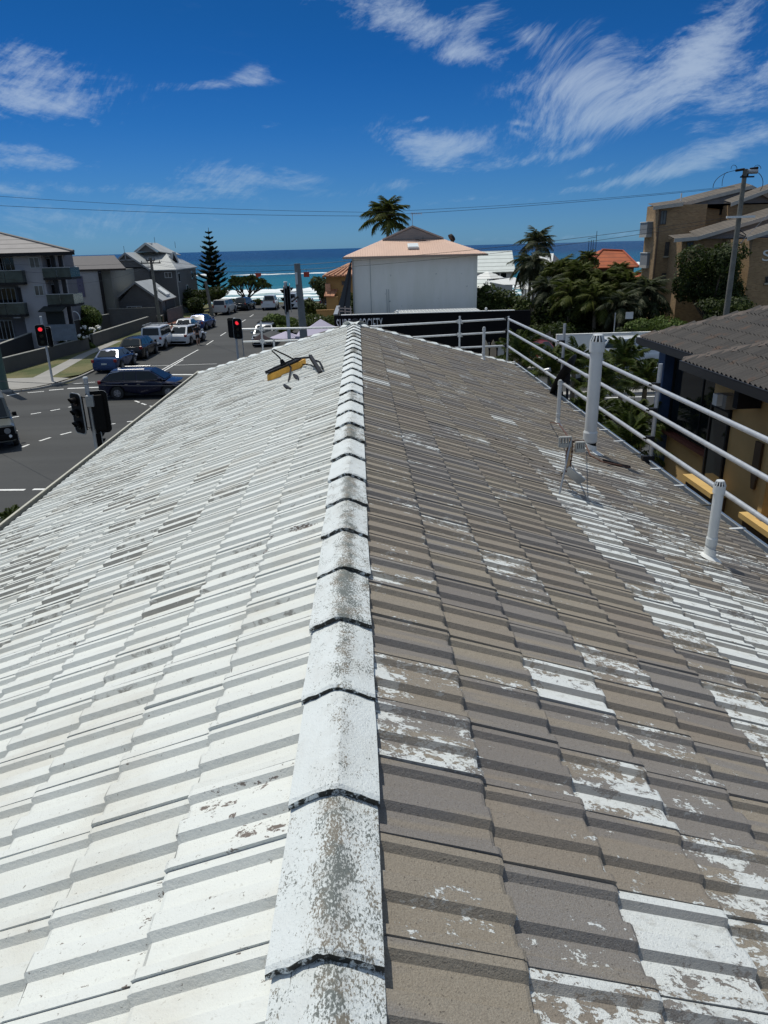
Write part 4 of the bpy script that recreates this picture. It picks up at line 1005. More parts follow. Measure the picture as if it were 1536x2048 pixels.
for k in range(24):
    a0_, a1_ = 2*PI*k/24, 2*PI*(k+1)/24; b.quad((c.x+.29*math.cos(a0_), 48.168, c.z+.29*math.sin(a0_)), (c.x+.29*math.cos(a1_), 48.168, c.z+.29*math.sin(a1_)), (c.x+.24*math.cos(a1_), 48.168, c.z+.24*math.sin(a1_)), (c.x+.24*math.cos(a0_), 48.168, c.z+.24*math.sin(a0_)))
b.tube([(c.x-.15, 48.165, c.z-.05), (c.x-.05, 48.165, c.z+.05), (c.x+.05, 48.165, c.z-.02), (c.x+.15, 48.165, c.z+.06)], .02, 4); b.build('emblem_ring', mat('emblem_grey', (.07,.07,.075), .6), em)
# shop window lettering seen faintly lower down, and the surfboards on the rack
b = MB()
for x, y in ((8.6, 0), (9.6, 0)): b.box(x, x+.06, 48.15, 48.19, .9, 1.3)
b.build('window_mullion', ALU, sh)
sb = random.Random(9)
rack = thing('surfboard_rack', 'rail with pale pointed boards leaning in front of the black shop', 'rack', (9, 46.6, 0))
b = MB(); b.tube([(8.0, 46.75, 1.15), (11.4, 46.75, 1.15)], .03, 6); b.tube([(8.0, 46.75, .5), (11.4, 46.75, .5)], .03, 6)
for x in (8.0, 9.7, 11.4): b.tube([(x, 46.75, 0), (x, 46.75, 1.2)], .03, 6)
b.build('frame', ALU, rack)
BOARDM = [mat('board_cream', (.42,.36,.26), .4), mat('board_tan', (.30,.24,.17), .5), mat('board_grey', (.33,.34,.33), .4)]
names = ['cream', 'tan', 'pale grey']
for k in range(7):
    x = 8.15+k*.5; b = MB(); h = 1.55+.15*sb.random(); pts = [(-.12,0),(-.20,.35),(-.21,h*.55),(-.13,h*.85),(0,h),(.13,h*.85),(.21,h*.55),(.20,.35),(.12,0)]
    b.prism([V3((x+u, 46.62+v*.05, .02+v)) for u, v in pts], (0, .05, 0)); o = b.build('surfboard', BOARDM[k % 3], bevel=.01)
    tag(o, '%s surfboard, %s in the rack outside the black surf shop' % (names[k % 3], ['leftmost', 'second from left', 'third from left', 'in the middle', 'third from right', 'second from right', 'rightmost'][k]), 'surfboard', 'surfboards in the shop rack')

# ------------------------------------------------------------------ white building with the peach roof
PEACH = mat('peach_steel', (.62,.415,.315), .55, var=.08, vs=.6)
GREYW = mat('pale_grey_wall', (.47,.50,.48), .75, var=.06, vs=.35)
def m_gw(t, b, tc):
    p = t.pos(); x, y, z = t.xyz(p); n1 = t.noise(t.comb(t.math('MULTIPLY', x, 1.), y, t.math('MULTIPLY', z, .25)), 1.2, 6, .65)
    c = t.mix(t.ramp(n1, .35, .65), (.76,.745,.66), (.82,.80,.73)); c = t.mix(t.math('GREATER_THAN', t.noise(p, 3.1, 2), .72), c, (.36,.38,.36)); t.link(c, b.inputs['Base Color'])
GREYW = mat('weathered_pale_wall', (.5,.53,.5), .8, build=m_gw)
wb = thing('white_block', 'plain pale rendered block under a peach metal roof, behind the surf shop', 'building', (4.6, 64, 0))
BX0, BX1, BY = aY(704, 520, 58).x, aY(954, 510, 58).x, 58
b = MB(); b.box(BX0, BX1, BY, BY+11, 0, 6.72); b.build('wall', GREYW, wb)
ez = 6.75; ex0, ex1 = aY(687, 516, BY-.5).x, aY(974, 506, BY-.5).x
gl, grr = aY(765, 481, BY+2.6), aY(887, 478, BY+2.6); pk = aY(825, 454, BY+2.6)
roofp = [(ex0, BY-.5, ez), (ex1, BY-.5, ez), (grr.x, BY+2.6, grr.z), (gl.x, BY+2.6, gl.z)]
b = MB(); b.add([roofp[0], roofp[1], roofp[2], roofp[3], (ex0, BY+11.5, ez), (ex1, BY+11.5, ez), (pk.x, BY+2.6, pk.z), (pk.x, BY+9., pk.z), (ex0, BY-.5, ez-.14), (ex1, BY-.5, ez-.14), (ex0, BY+11.5, ez-.14), (ex1, BY+11.5, ez-.14)],
    [(0,1,2,3),(0,3,6,7,4),(1,5,7,6,2),(4,7,5),(8,9,1,0),(8,0,4,10),(9,11,5,1),(8,10,11,9)])
rf = b.build('roof', PEACH, wb, fixn=True)
n_ = 60
b = MB()
for k in range(1, n_):
    f_ = k/n_; x = ex0+(ex1-ex0)*f_
    # rib runs up the front slope until it meets the hip or the gablet
    if x < gl.x: q = (x-ex0)/(gl.x-ex0)
    elif x > grr.x: q = (ex1-x)/(ex1-grr.x)
    else: q = 1
    zt = ez+(gl.z-ez)*q; yt = BY-.5+3.1*q
    b.add([(x-.03, BY-.5, ez+.004), (x, BY-.5, ez+.018), (x+.03, BY-.5, ez+.004), (x-.03, yt, zt+.004), (x, yt, zt+.018), (x+.03, yt, zt+.004)], [(0,1,4,3),(1,2,5,4)])
b.build('roof_rib', PEACH, rf)
b = MB(); b.box(ex0-.08, ex1+.08, BY-.6, BY-.5, ez-.16, ez-.02); b.build('gutter', mat('peach_gutter', (.36,.26,.2), .5), wb)
GAB = boards('gable_boards', (.27,.245,.23), 6, 'z', .35)
b = MB(); b.prism([V3((gl.x+.1, BY+2.62, gl.z+.03)), V3((grr.x-.1, BY+2.62, grr.z+.03)), V3((pk.x, BY+2.62, pk.z-.05))], (0, .1, 0)); b.build('gable', GAB, wb)
for a_, c_ in ((gl, pk), (pk, grr)):
    b = MB(); u = V3((0, 0, .13)); b.prism([a_+V3((0,-.05,.0)), c_+V3((0,-.05,.0)), c_+u+V3((0,-.05,0)), a_+u+V3((0,-.05,0))], (0, .3, 0)); b.build('barge_board', mat('barge_tan', (.40,.33,.28), .6), wb)
c_ = aY(826, 494, BY+1.0); b = MB(); M_ = Matrix.Translation(c_) @ Matrix.Rotation(math.atan2(gl.z-ez, 3.1), 4, 'X'); b.box(-.42,.42,-.42,.42,0,.14,M_); sk = b.build('skylight', WHITE, wb)
b = MB(); b.box(-.36,.36,-.36,.36,.143,.17,M_); b.build('pane', mat('skylight_acrylic', (.72,.76,.78), .3), sk)
for px in (741, 773, 777): 
    c_ = aY(px, 560, BY); b = MB(); b.box(c_.x-.02, c_.x+.02, BY-.03, BY+.0-.002, 0, 6.6 if px == 741 else 4.3); b.build('wall_joint', mat('joint_grey', (.36,.38,.37), .7), wb)
b = MB(); b.box(BX0-.02, BX0+.1, BY-.08, BY-.005, 0, 6.6); b.build('downpipe', mat('downpipe_grey', (.42,.43,.42), .5), wb); b = MB(); b.box(BX1-.1, BX1+.04, BY-.05, BY-.005, 0, 6.6); b.build('downpipe', GREYW, wb)
def aerial(label, base, h, n, L_, d=(1,0,0)):
    t = thing('tv_aerial', label, 'aerial', base); base = V3(base); d = V3(d)
    b = MB(); b.tube([base, base+V3((0,0,h))], .02, 5); b.build('mast', ALU, t); b = MB(); c = base+V3((0,0,h*.92)); b.tube([c-d*L_*.15, c+d*L_], .016, 4); b.build('boom', ALU, t)
    s_ = d.cross(V3((0,0,1)))*.3+V3((0,0,.12))
    for k in range(n): q = c+d*L_*(k/(n-1)*1.1-.12); b = MB(); b.tube([q-s_*(1-.05*k), q+s_*(1-.05*k)], .012, 4); b.build('element', ALU, t)
    return t
aerial('tv aerial on the peak of the peach metal roof', (pk.x+.02, BY+2.9, pk.z+.1), .95, 7, .75)
t = thing('tv_aerial', 'tiny bent aerial lying on the slope of the peach roof', 'aerial', aY(846, 482, BY+2.3)); c_ = aY(846, 482, BY+2.3)
b = MB(); b.tube([c_+V3((-.6,0,.12)), c_+V3((0,0,.03)), c_+V3((.25,0,.05))], .03, 4); b.build('boom', DARK, t); b = MB(); b.tube([c_, c_+V3((0,0,.35))], .02, 4); b.build('mast', DARK, t)
dd = aY(903, 477, BY+4); t = thing('satellite_dish', 'small dark satellite dish on the right hip of the peach roof', 'satellite dish', dd-V3((0,0,.5)))
b = MB(); b.cyl(dd+V3((-.05,0,0)), dd+V3((.12,.05,.12)), .36, .30, 14); b.build('dish', DARK, t, True); b = MB(); b.tube([dd-V3((0,0,.55)), dd], .03, 5); b.build('mast', DARK, t)

# dark sail screen and deck beside it
sc_ = thing('shade_screen', 'dark sloping shade screen between the yellow house and the pale block', 'screen', (-1, 57, 0))
b = MB(); P = [aY(672,628,56.5), aY(700,632,56.5), aY(703,522,57.5), aY(699,528,57.5)]; b.prism(P, (0, .05, 0)); b.build('fabric', mat('charcoal_fabric', (.035,.04,.045), .8), sc_)
b = MB(); b.tube([P[0]*.5+P[1]*.5, P[2]], .04, 5); b.build('pole', DARK, sc_)
dk = thing('deck_rail', 'pale timber deck rail behind the left end of the black parapet', 'railing', (-1, 53, 0))
for k, (x0, y0, x1, y1) in enumerate(((676,616,704,618),(676,622,704,624))):
    b = MB(); a_, c_ = aY(x0, y0, 53), aY(x1, y1, 53); b.tube([a_, c_], .04, 4); b.build('rail', mat('pink_timber', (.42,.34,.30), .7), dk)
for x in (678, 690, 701): a_ = aY(x, 613, 53); b = MB(); b.box(a_.x-.04, a_.x+.04, 52.97, 53.03, 2.36, a_.z); b.build('post', mat('pink_timber'), dk)

# yellow house with orange roll tiles
TERRA = tilelines('terracotta_tiles', (.44,.20,.11), (.12,.05,.03), 2.2, 'x', .35, 1.2); YEL2 = mat('ochre_render', (.34,.20,.075), .8, var=.1, vs=.8)
yh = thing('ochre_house', 'ochre house with terracotta roll tiles left of the pale block', 'house', (-2.2, 78, 0))
YH = 74; X0, X1 = aY(652, 560, YH).x, aY(712, 560, YH).x; zt = aY(652, 551, YH).z
b = MB(); b.box(X0, X1, YH, YH+8, 0, zt); b.build('wall', YEL2, yh)
e0, e1 = aY(644, 552, YH-.5), aY(716, 546, YH-.5); r0, r1 = aY(697, 528, YH+3), aY(716, 524, YH+3)
b = MB(); b.slab(e0, V3((e1.x, YH-.5, e0.z)), r1, r0, .14); rr_ = b.build('roof', TERRA, yh); b = MB(); b.slab((e0.x, YH+8.5, e0.z), e0, r0, (r0.x, YH+5, r0.z), .14); b.build('roof_side', TERRA, yh)
for k in range(7):
    f_ = k/6; a_ = e0.lerp(V3((e1.x, YH-.5, e0.z)), .06+.9*f_); c_ = r0.lerp(r1, .06+.9*f_) if True else r0
    b = MB(); b.tube([a_+V3((0,0,.03)), a_.lerp(c_, .98)+V3((0,0,.03))], .09, 6); b.build('roll_tile', mat('terracotta_roll', (.55,.30,.19), .8, var=.25, vs=3), rr_, True)
facewin(yh, 683, 561, 699, 571, YH, mat('brown_frame', (.2,.12,.05), .6), GLASS, 1)
a_, c_ = aY(648, 592, YH-1.5), aY(668, 592, YH-1.5); l_, m__ = aY(652, 578, YH), aY(676, 578, YH)
b = MB(); b.slab(a_, c_, m__, l_, .12); b.build('porch_roof', TERRA, yh); b = MB(); b.box(a_.x+.2, m__.x, YH-1.4, YH-.002, 0, a_.z-.1); b.build('porch_wall', YEL2, yh)
b = MB(); c_ = aY(656, 577, YH-.2); b.box(c_.x-.25, c_.x+.25, YH-.5, YH-.01, c_.z-.3, c_.z+.45); b.build('chimney', mat('terracotta_roll'), yh)
gw = thing('garden_wall', 'low ochre garden wall beside the ochre house', 'wall', (-4, 73, 0)); b = MB(); a_ = aY(633, 622, 70); c_ = aY(668, 616, 70); b.box(a_.x, c_.x, 70, 70.25, 0, a_.z); b.build('wall', YEL2, gw); b = MB(); b.box(a_.x-.05, c_.x, 69.95, 70.3, a_.z+.003, a_.z+.08); b.build('capping', YEL2, gw)

# white tiled house, umbrella and sails on the right
WT2 = tilelines('white_roof_tiles', (.66,.70,.67), (.16,.18,.17), 2.6, 'z', .08)
wh = thing('white_tiled_house', 'white tiled gable roofed house right of the peach roofed block', 'house', (16, 88, 0)); YH = 84
a_, c_ = aY(945, 545, YH-.3), aY(1031, 542, YH-.3); l_, m__ = aY(945, 507, YH+4), aY(1024, 501, YH+4)
b = MB(); b.slab((a_.x, YH-.3, a_.z), (c_.x, YH-.3, a_.z), (m__.x, YH+4, m__.z), (a_.x, YH+4, m__.z), .15); b.build('roof', WT2, wh)
b = MB(); b.box(a_.x+.1, c_.x-.2, YH, YH+8, 0, a_.z-.15); b.build('wall', mat('grey_white_wall', (.50,.52,.53), .8, var=.1), wh)
b = MB(); b.prism([V3((c_.x-.25, YH, a_.z-.14)), V3((c_.x-.25, YH+8, a_.z-.14)), V3((m__.x-.1, YH+4, m__.z-.2))], (.1, 0, 0)); b.build('gable', WHITE, wh)
facewin(wh, 1000, 544, 1014, 556, YH, WHITE, GLASS, 0); facewin(wh, 985, 545, 998, 560, YH, DARK, GLASS, 0)
a_, c_ = aY(950, 576, YH-6), aY(984, 574, YH-6); b = MB(); b.slab((a_.x, YH-6, a_.z), (c_.x, YH-6, a_.z), (c_.x, YH-3.5, a_.z+.8), (a_.x, YH-3.5, a_.z+.8), .1); b.build('porch_roof', WT2, wh)
b = MB(); b.box(a_.x, c_.x, YH-5.9, YH-.3, 0, a_.z-.1); b.build('porch', mat('grey_white_wall'), wh)
um = thing('market_umbrella', 'white tiered garden umbrella beside the white tiled house', 'umbrella', (13.9, 77, 0)); c_ = aY(976, 543, 77)
for k in range(3):
    b = MB(); z_ = c_.z-.22*k; n_ = 8; r0_, r1_ = .22+.5*k, .62+.52*k; vs = []
    for r_, zz in ((r0_, z_), (r1_, z_-.2)):
        for q in range(n_): vs.append((c_.x+r_*math.cos(2*PI*q/n_), 77+r_*math.sin(2*PI*q/n_), zz))
    b.add(vs, [(q, (q+1) % n_, n_+(q+1) % n_, n_+q) for q in range(n_)]+([tuple(range(n_))] if k == 0 else [])); b.build('canopy', WHITE, um)
b = MB(); b.cyl((c_.x, 77, 0), (c_.x, 77, c_.z), .05); b.build('pole', ALU, um)
def sail(label, pts, Y, grp=None):
    P = [aY(x, y, yy) for x, y, yy in pts]; t = thing('shade_sail', label, 'shade sail', (P[0].x, P[0].y, 0))
    b = MB(); b.add(P, [tuple(range(len(P)))]); o = b.build('fabric', WHITE, t, fixn=False); o.modifiers.new('solid', 'SOLIDIFY').thickness = .03
    for p in P[:3]: b = MB(); b.cyl((p.x, p.y, 0), p, .05, n=6); b.build('pole', ALU, t)
sail('white shade sail left of the grey palm crown', ((972,563,72),(1030,555,76),(1045,570,70),(1008,570,67)), 70)
sail('small white shade sail low among the grey palm fronds', ((1028,578,68),(1052,566,73),(1068,580,69)), 70)
g2 = thing('white_gabled_house', 'white roofed house half hidden behind the palm and the tall tree mass', 'house', (23, 92, 0)); YH = 92
l_, m__ = aY(1075, 524, YH), aY(1120, 507, YH); r_ = aY(1140, 520, YH); e_ = aY(1105, 526, YH)
b = MB(); b.slab((l_.x, YH, l_.z-.3), (e_.x, YH, l_.z-.3), (m__.x, YH+3, m__.z), (l_.x, YH+3, m__.z), .15); b.build('roof', WHITE, g2)
b = MB(); b.prism([V3((e_.x, YH, l_.z-.3)), V3((r_.x, YH+5, r_.z)), V3((m__.x, YH+3, m__.z-.05))], (0,.2,0)); b.build('gable', mat('grey_gable', (.30,.29,.28), .8), g2)
b = MB(); b.box(l_.x, r_.x, YH+.2, YH+8, 0, l_.z-.35); b.build('wall', mat('grey_white_wall'), g2)

# red tiled houses
REDTL = tilelines('orange_tiles', (.42,.105,.035), (.09,.02,.01), 2.4, 'z', .3, .8)
def redhouse(label, Y, eL, eR, rL, rR, wallm):
    a_, c_, l_, m__ = aY(*eL, Y), aY(*eR, Y), aY(*rL, Y+4), aY(*rR, Y+4); t = thing('red_tiled_house', label, 'house', ((a_.x+c_.x)/2, Y+4, 0)); z = min(a_.z, c_.z)
    b = MB(); b.slab((a_.x, Y, z), (c_.x, Y, z), m__, l_, .15); o = b.build('roof', REDTL, t); b = MB(); b.slab((c_.x, Y, z), (c_.x, Y+9, z), (m__.x, Y+5, m__.z), m__, .15); b.build('roof_side', REDTL, t)
    b = MB(); b.slab((a_.x, Y+9, z), (a_.x, Y, z), l_, (l_.x, Y+5, l_.z), .15); b.build('roof_side', REDTL, t)
    b = MB(); b.box(a_.x+.4, c_.x-.4, Y+.5, Y+8.5, 0, z-.1); b.build('wall', wallm, t)
    for p, q in ((V3((c_.x, Y, z)), m__), (l_, m__), (V3((a_.x, Y, z)), l_)):
        b = MB(); b.tube([p+V3((0,-.02,.06)), q+V3((0,-.02,.06))], .11, 6); b.build('ridge_tile', mat('orange_ridge', (.35,.07,.03), .7), t)
    return t
BRW = mat('brown_wall', (.12,.085,.07), .85, var=.15)
redhouse('orange tiled hip roof seen above the trees left of the brick flats', 92, (1172,536), (1278,528), (1205,500), (1246,502), BRW)
redhouse('lower orange tiled roof just left of the brick flats, behind palm fronds', 80, (1236,574), (1300,566), (1262,548), (1300,546), BRW)

# ------------------------------------------------------------------ brick flats
def m_brick(t, b, tc):
    p = t.pos(); x, y, z = t.xyz(p); br = t.new('ShaderNodeTexBrick'); br.inputs['Scale'].default_value = 1.; br.inputs['Brick Width'].default_value = .24; br.inputs['Row Height'].default_value = .086; br.inputs['Mortar Size'].default_value = .010
    br.inputs['Color1'].default_value = (.40,.26,.13,1); br.inputs['Color2'].default_value = (.26,.155,.08,1); br.inputs['Mortar'].default_value = (.30,.24,.16,1)
    t.link(t.comb(t.math('ADD', x, y), z, 0.), br.inputs['Vector']); n_ = t.noise(p, 1.4, 5, .65); c = t.mix(t.ramp(n_, .35, .65, 0., .45), br.outputs[0], (.25,.17,.09)); t.link(c, b.inputs['Base Color'])
BRICK = mat('tan_brick', (.25,.17,.1), .9, build=m_brick)
GSLAB = boards('grey_gable_boards', (.20,.20,.21), 5, 'z', .3)
RT = tilelines('brown_grey_tiles', (.12,.10,.082), (.05,.045,.04), 3., 'x', .3, 1.)
FASC = mat('cream_fascia', (.42,.40,.36), .7, var=.1)
bf = thing('brick_flats', 'tan brick flats with stepped gable roofs, right edge of the picture', 'building', (32, 66, 0))
YA, YB_ = 62, 59.5
x0, x1 = aY(1300, 600, YA).x, aY(1364, 600, YA).x; zA = aY(1330, 410, YA).z
b = MB(); b.box(x0, x1+1.2, YA, YA+2.6, 0, zA); b.build('wall', BRICK, bf)
xr = aY(1545, 450, YA+1).x; b = MB(); b.box(x1+1.2, xr+10, YA+1.2, YA+12, 0, zA+.1); b.build('wall', BRICK, bf)
def stepgable(pl, pm, pr, Y, thick_px, back, over=.35, gab=True, base=None):
    "barge line in photo points: eave left, ridge; tiles laid back from it"
    P = [aY(x, y, Y) for x, y in (pl, pm, pr)]
    for a_, c_ in zip(P, P[1:]):
        b = MB(); b.add([a_+V3((0,-over,0)), c_+V3((0,-over,0)), c_+V3((0,back,.28*back)), a_+V3((0,back,.28*back))], [(0,1,2,3)]); b.add([a_+V3((0,-over,-.03)), c_+V3((0,-over,-.03)), c_+V3((0,back,.28*back-.2)), a_+V3((0,back,.28*back-.2))], [(3,2,1,0)]); b.build('roof', RT, bf)
        b = MB(); b.prism([a_+V3((0,-over-.04,-.28)), c_+V3((0,-over-.04,-.28)), c_+V3((0,-over-.04,.0)), a_+V3((0,-over-.04,.0))], (0, .05, 0)); b.build('barge_board', FASC, bf)
    return P
P = stepgable((1303,413), (1362,405), (1363,405), YA, 0, .9)
P = stepgable((1362,406), (1500,371), (1560,405), YA+1.1, 0, 1.2)
b = MB(); z_ = aY(1380, 408, YA+1).z; b.prism([V3((P[0].x, YA+1.0, z_-.05)), V3((xr+9, YA+1.0, z_-.05)), V3((xr+9, YA+1.0, P[2].z-2)), P[2]+V3((0,-.1,-.1)), P[1]+V3((0,-.1,-.1)), P[0]+V3((0,-.1,-.02))], (0, .1, 0)); b.build('gable', GSLAB, bf)
# middle wing
xB0, xB1 = aY(1358, 480, YB_).x, aY(1560, 480, YB_).x; zB = aY(1360, 478, YB_).z
b = MB(); b.box(xB0+.3, xB1+6, YB_, YA+1.1, 0, zB); b.build('wall', BRICK, bf)
P = stepgable((1345,477), (1392,473), (1392,473), YB_-.6, 0, .9); P = stepgable((1392,473), (1560,423), (1660,440), YB_-.5, 0, 1.4)
b = MB(); z_ = aY(1392, 477, YB_-.4).z; b.prism([V3((P[0].x, YB_-.3, z_-.05)), V3((P[2].x, YB_-.3, z_-.05)), P[2]+V3((0,.2,-.1)), P[1]+V3((0,.2,-.1)), P[0]+V3((0,.2,0))], (0, .1, 0)); b.build('gable', GSLAB, bf)
# nearer wing at the edge, and the upper right block
YC = 55; xC = aY(1500, 520, YC).x; zC = aY(1500, 478, YC).z
b = MB(); b.box(xC, xC+9, YC, YB_, 0, zC); b.build('wall', BRICK, bf); stepgable((1490,474), (1600,438), (1660,440), YC-.3, 0, 1.0)
stepgable((1458,406), (1560,368), (1600,372), YA-.6, 0, .9); b = MB(); q_ = aY(1462, 410, YA-.3); b.box(q_.x, q_.x+9, YA-.3, YA+1.1, zB, q_.z); b.build('wall', BRICK, bf)
SIL = mat('cream_sill', (.40,.36,.28), .7)
DFR = mat('dark_bronze_frame', (.05,.045,.04), .5)
for (a_, c_, d_, e_, Y, s_) in ((1319,421,1334,449,YA,None),(1328,484,1339,512,YA,SIL),(1321,546,1334,573,YA,SIL),(1349,484,1356,499,YA,SIL),(1342,548,1349,563,YA,SIL),(1375,417,1394,431,YA+1.2,None),(1438,416,1450,430,YA+1.2,None),(1372,484,1387,499,YB_,None),(1365,549,1379,567,YB_,SIL),(1529,553,1540,566,YC,SIL),(1322,604,1334,612,YA,SIL)):
    facewin(bf, a_, c_, d_, e_, Y, DFR, CURT if a_ in (1319,1328,1321,1375,1365) else GLASS, 1, s_, fw=.05)
for px, y0, y1, Y in ((1312, 418, 690, YA), (1357, 480, 690, YA)):
    c_ = aY(px, 500, Y); b = MB(); b.cyl((c_.x, Y-.08, 0), (c_.x, Y-.08, aY(px, y0, Y).z), .05, n=8); b.build('downpipe', mat('brown_downpipe', (.11,.07,.045), .6), bf)
for y0, y1 in ((445, 475), (506, 536)):
    a_, c_ = aY(1283, y1, YA+2), aY(1302, y0, YA+2); b = MB(); b.box(a_.x, c_.x+.3, YA+1, YA+2.6, a_.z, a_.z+.22); bb_ = b.build('balcony', FASC, bf)
    b = MB(); b.box(a_.x+.02, a_.x+.07, YA+1, YA+2.6, a_.z+.22, c_.z); b.box(a_.x+.07, c_.x+.3, YA+1, YA+1.05, a_.z+.22, c_.z); b.build('screen', mat('balcony_screen', (.22,.23,.24), .6), bb_)
    b = MB(); b.box(a_.x-.03, c_.x+.3, YA+.95, YA+2.6, c_.z, c_.z+.06); b.build('handrail', WHITE, bb_)
text('S', aY(1524,520,YC-.05).x, aY(1541,520,YC-.05).x, aY(1530,522,YC).z, aY(1530,500,YC).z, YC-.05, WHITE, bf, 'sign_letter')
text('ea', aY(1543,520,YC-.05).x, aY(1562,520,YC-.05).x, aY(1530,522,YC).z, aY(1530,508,YC).z, YC-.05, WHITE, bf, 'sign_letter') if False else None
b = MB(); c_ = aY(1362, 397, YA+1); b.cyl(c_-V3((0,0,.3)), c_+V3((0,0,.4)), .06); b.build('roof_vent', WHITE, bf)

# ------------------------------------------------------------------ left hand buildings
APW = mat('apartment_white', (.31,.31,.335), .8, var=.1, vs=.5); ROOFG = tilelines('grey_flat_tiles', (.30,.28,.27), (.07,.065,.06), 2.9, 'z', .12)
BALG = mat('balcony_glass', (.05,.065,.062), .12, spec=.4, var=.6, vs=1.)
ap = thing('apartment_block', 'white three storey flats with grey tiled hip roof and glass balconies, left edge', 'building', (-27, 62, 0))
YL = 58
eR, eL = aY(148, 508, YL-.6), aY(-130, 512, YL-.6); ez_ = 7.62
rk = aY(2, 466, YL+6); 
b = MB(); b.add([(eL.x-6, YL-.6, ez_), (eR.x, YL-.6, ez_), (eR.x*1.25-.6, YL+13, ez_), (rk.x-.2, YL+6, rk.z), (eL.x-6, YL+6, rk.z+.3), (eL.x-6, YL-.6, ez_-.22), (eR.x, YL-.6, ez_-.22), (eR.x*1.25-.6, YL+13, ez_-.22), (eL.x-6,YL+13,ez_), (eL.x-6,YL+13,ez_-.22)], [(0,1,3,4),(1,2,3),(5,6,1,0),(6,7,2,1),(2,8,4,3),(9,7,6,5),(8,0,4)]); rf_ = b.build('roof', ROOFG, ap)
b = MB(); b.tube([(eR.x, YL-.6, ez_+.05), (rk.x-.2, YL+6, rk.z+.05)], .1, 6); b.build('ridge_tile', mat('grey_ridge', (.2,.19,.18), .8), ap)
b = MB(); b.box(eL.x-6, eR.x+.05, YL-.72, YL-.6, ez_-.22, ez_+.02); b.build('gutter', DARK, ap)
xw0, xw1 = aY(42, 600, YL).x, aY(97, 600, YL).x
b = MB(); b.box(xw0, xw1, YL, YL+3, 0, ez_-.2); b.build('wall', APW, ap)
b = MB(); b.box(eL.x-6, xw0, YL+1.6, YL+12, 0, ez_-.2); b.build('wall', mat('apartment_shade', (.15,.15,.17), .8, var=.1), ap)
xs1 = aY(97, 600, YL+1.0).x; xs2 = aY(113, 600, YL+1.0).x
b = MB(); b.box(xw1, xs2+.3, YL+1.0, YL+3, 0, ez_-.2); b.build('wall', APW, ap)
for (a_, c_, d_, e_, Y, n_) in ((61,514,78,537,YL,1),(71,570,86,592,YL,1),(84,516,101,552,YL+1.0,1),(93,568,112,607,YL+1.0,1),(6,514,29,560,YL+1.6,2),(-30,514,4,560,YL+1.6,2),(0,575,30,612,YL+1.6,3),(0,640,24,680,YL+1.6,3)):
    facewin(ap, a_, c_, d_, e_, Y, mat('window_grey_frame', (.34,.36,.38), .5), CURT if a_ == 61 or a_ == 71 else GLASS, n_, fw=.06)
# balconies: slab, glass rail, handrail
def balc(xa, xb, ys, yt, Y, depth, gm=BALG):
    a_, c_ = aY(xa, ys, Y-depth), aY(xb, ys, Y-depth); z0 = a_.z; z1 = aY(xb, yt, Y-depth).z
    b = MB(); b.box(a_.x, c_.x, Y-depth, Y, z0-.16, z0); o = b.build('balcony', DARK, ap)
    n_ = max(2, int((c_.x-a_.x)/1.2))
    for k in range(n_): u0_ = a_.x+(c_.x-a_.x)*k/n_; b = MB(); b.box(u0_+.02, u0_+(c_.x-a_.x)/n_-.02, Y-depth+.02, Y-depth+.05, z0+.02, z1); b.build('glass_panel', gm, o)
    b = MB(); b.box(c_.x-.05, c_.x-.02, Y-depth+.05, Y-.05, z0+.02, z1); b.build('glass_panel', gm, o); b = MB(); b.box(a_.x, c_.x, Y-depth, Y-depth+.06, z1, z1+.05); b.build('handrail', ALU, o)
balc(-60, 48, 568, 541, YL+1.6, 2.2); balc(-60, 52, 632, 606, YL+1.6, 2.2); balc(86, 143, 556, 535, YL+1.8, 2.0); balc(95, 150, 610, 588, YL+1.8, 2.0)
for (x, y0, y1, xb) in ((119, 511, 556, 124), (104, 511, 540, 107), (126, 556, 612, 132), (111, 560, 612, 115), (137, 612, 650, 142), (38, 575, 612, 42)):
    a_ = aY(x, y0, YL+.1); b = MB(); b.box(a_.x-.12, a_.x+.14, YL-.05, YL+.2, aY(x, y1, YL).z, a_.z); b.build('column', DARK, ap)
b = MB(); b.box(aY(30,618,YL).x, aY(44,618,YL).x, YL-.55, YL-.45, aY(40,635,YL).z, aY(40,608,YL).z); b.build('towel', mat('striped_towel', (.3,.31,.33), .9, var=.5, vs=4), ap)
b = MB(); b.box(aY(5,600,YL).x, aY(14,560,YL).x, YL-.3, YL-.2, aY(5,556,YL).z, aY(5,546,YL).z); b.build('towel', mat('orange_towel', (.25,.12,.06), .9), ap)
# ground floor terrace and canopy
b = MB(); a_, c_ = aY(82, 650, YL-1.5), aY(148, 640, YL-1.5); b.box(a_.x, c_.x, YL-1.5, YL-1.42, a_.z-1.2, a_.z+.0); b.build('terrace_screen', mat('blue_grey_panel', (.12,.15,.19), .5, var=.2), ap)
b = MB(); a_, c_ = aY(78, 622, YL-1), aY(124, 619, YL-1); b.slab((a_.x, YL-1.2, a_.z), (c_.x, YL-1.2, a_.z), (c_.x, YL+1, a_.z+.5), (a_.x, YL+1, a_.z+.5), .08); b.box(a_.x+.3, c_.x-.1, YL-.6, YL-.5, a_.z-1.1, a_.z-.1); b.build('awning', mat('dark_green_awning', (.015,.02,.02), .8), ap)
b = MB(); b.tube([aY(148+12*math.cos(t_), 640-17*math.sin(t_), YL-2) for t_ in [PI*.55*k/8 for k in range(9)]]+[], .04, 5); b.build('curved_rail', GALV, ap)

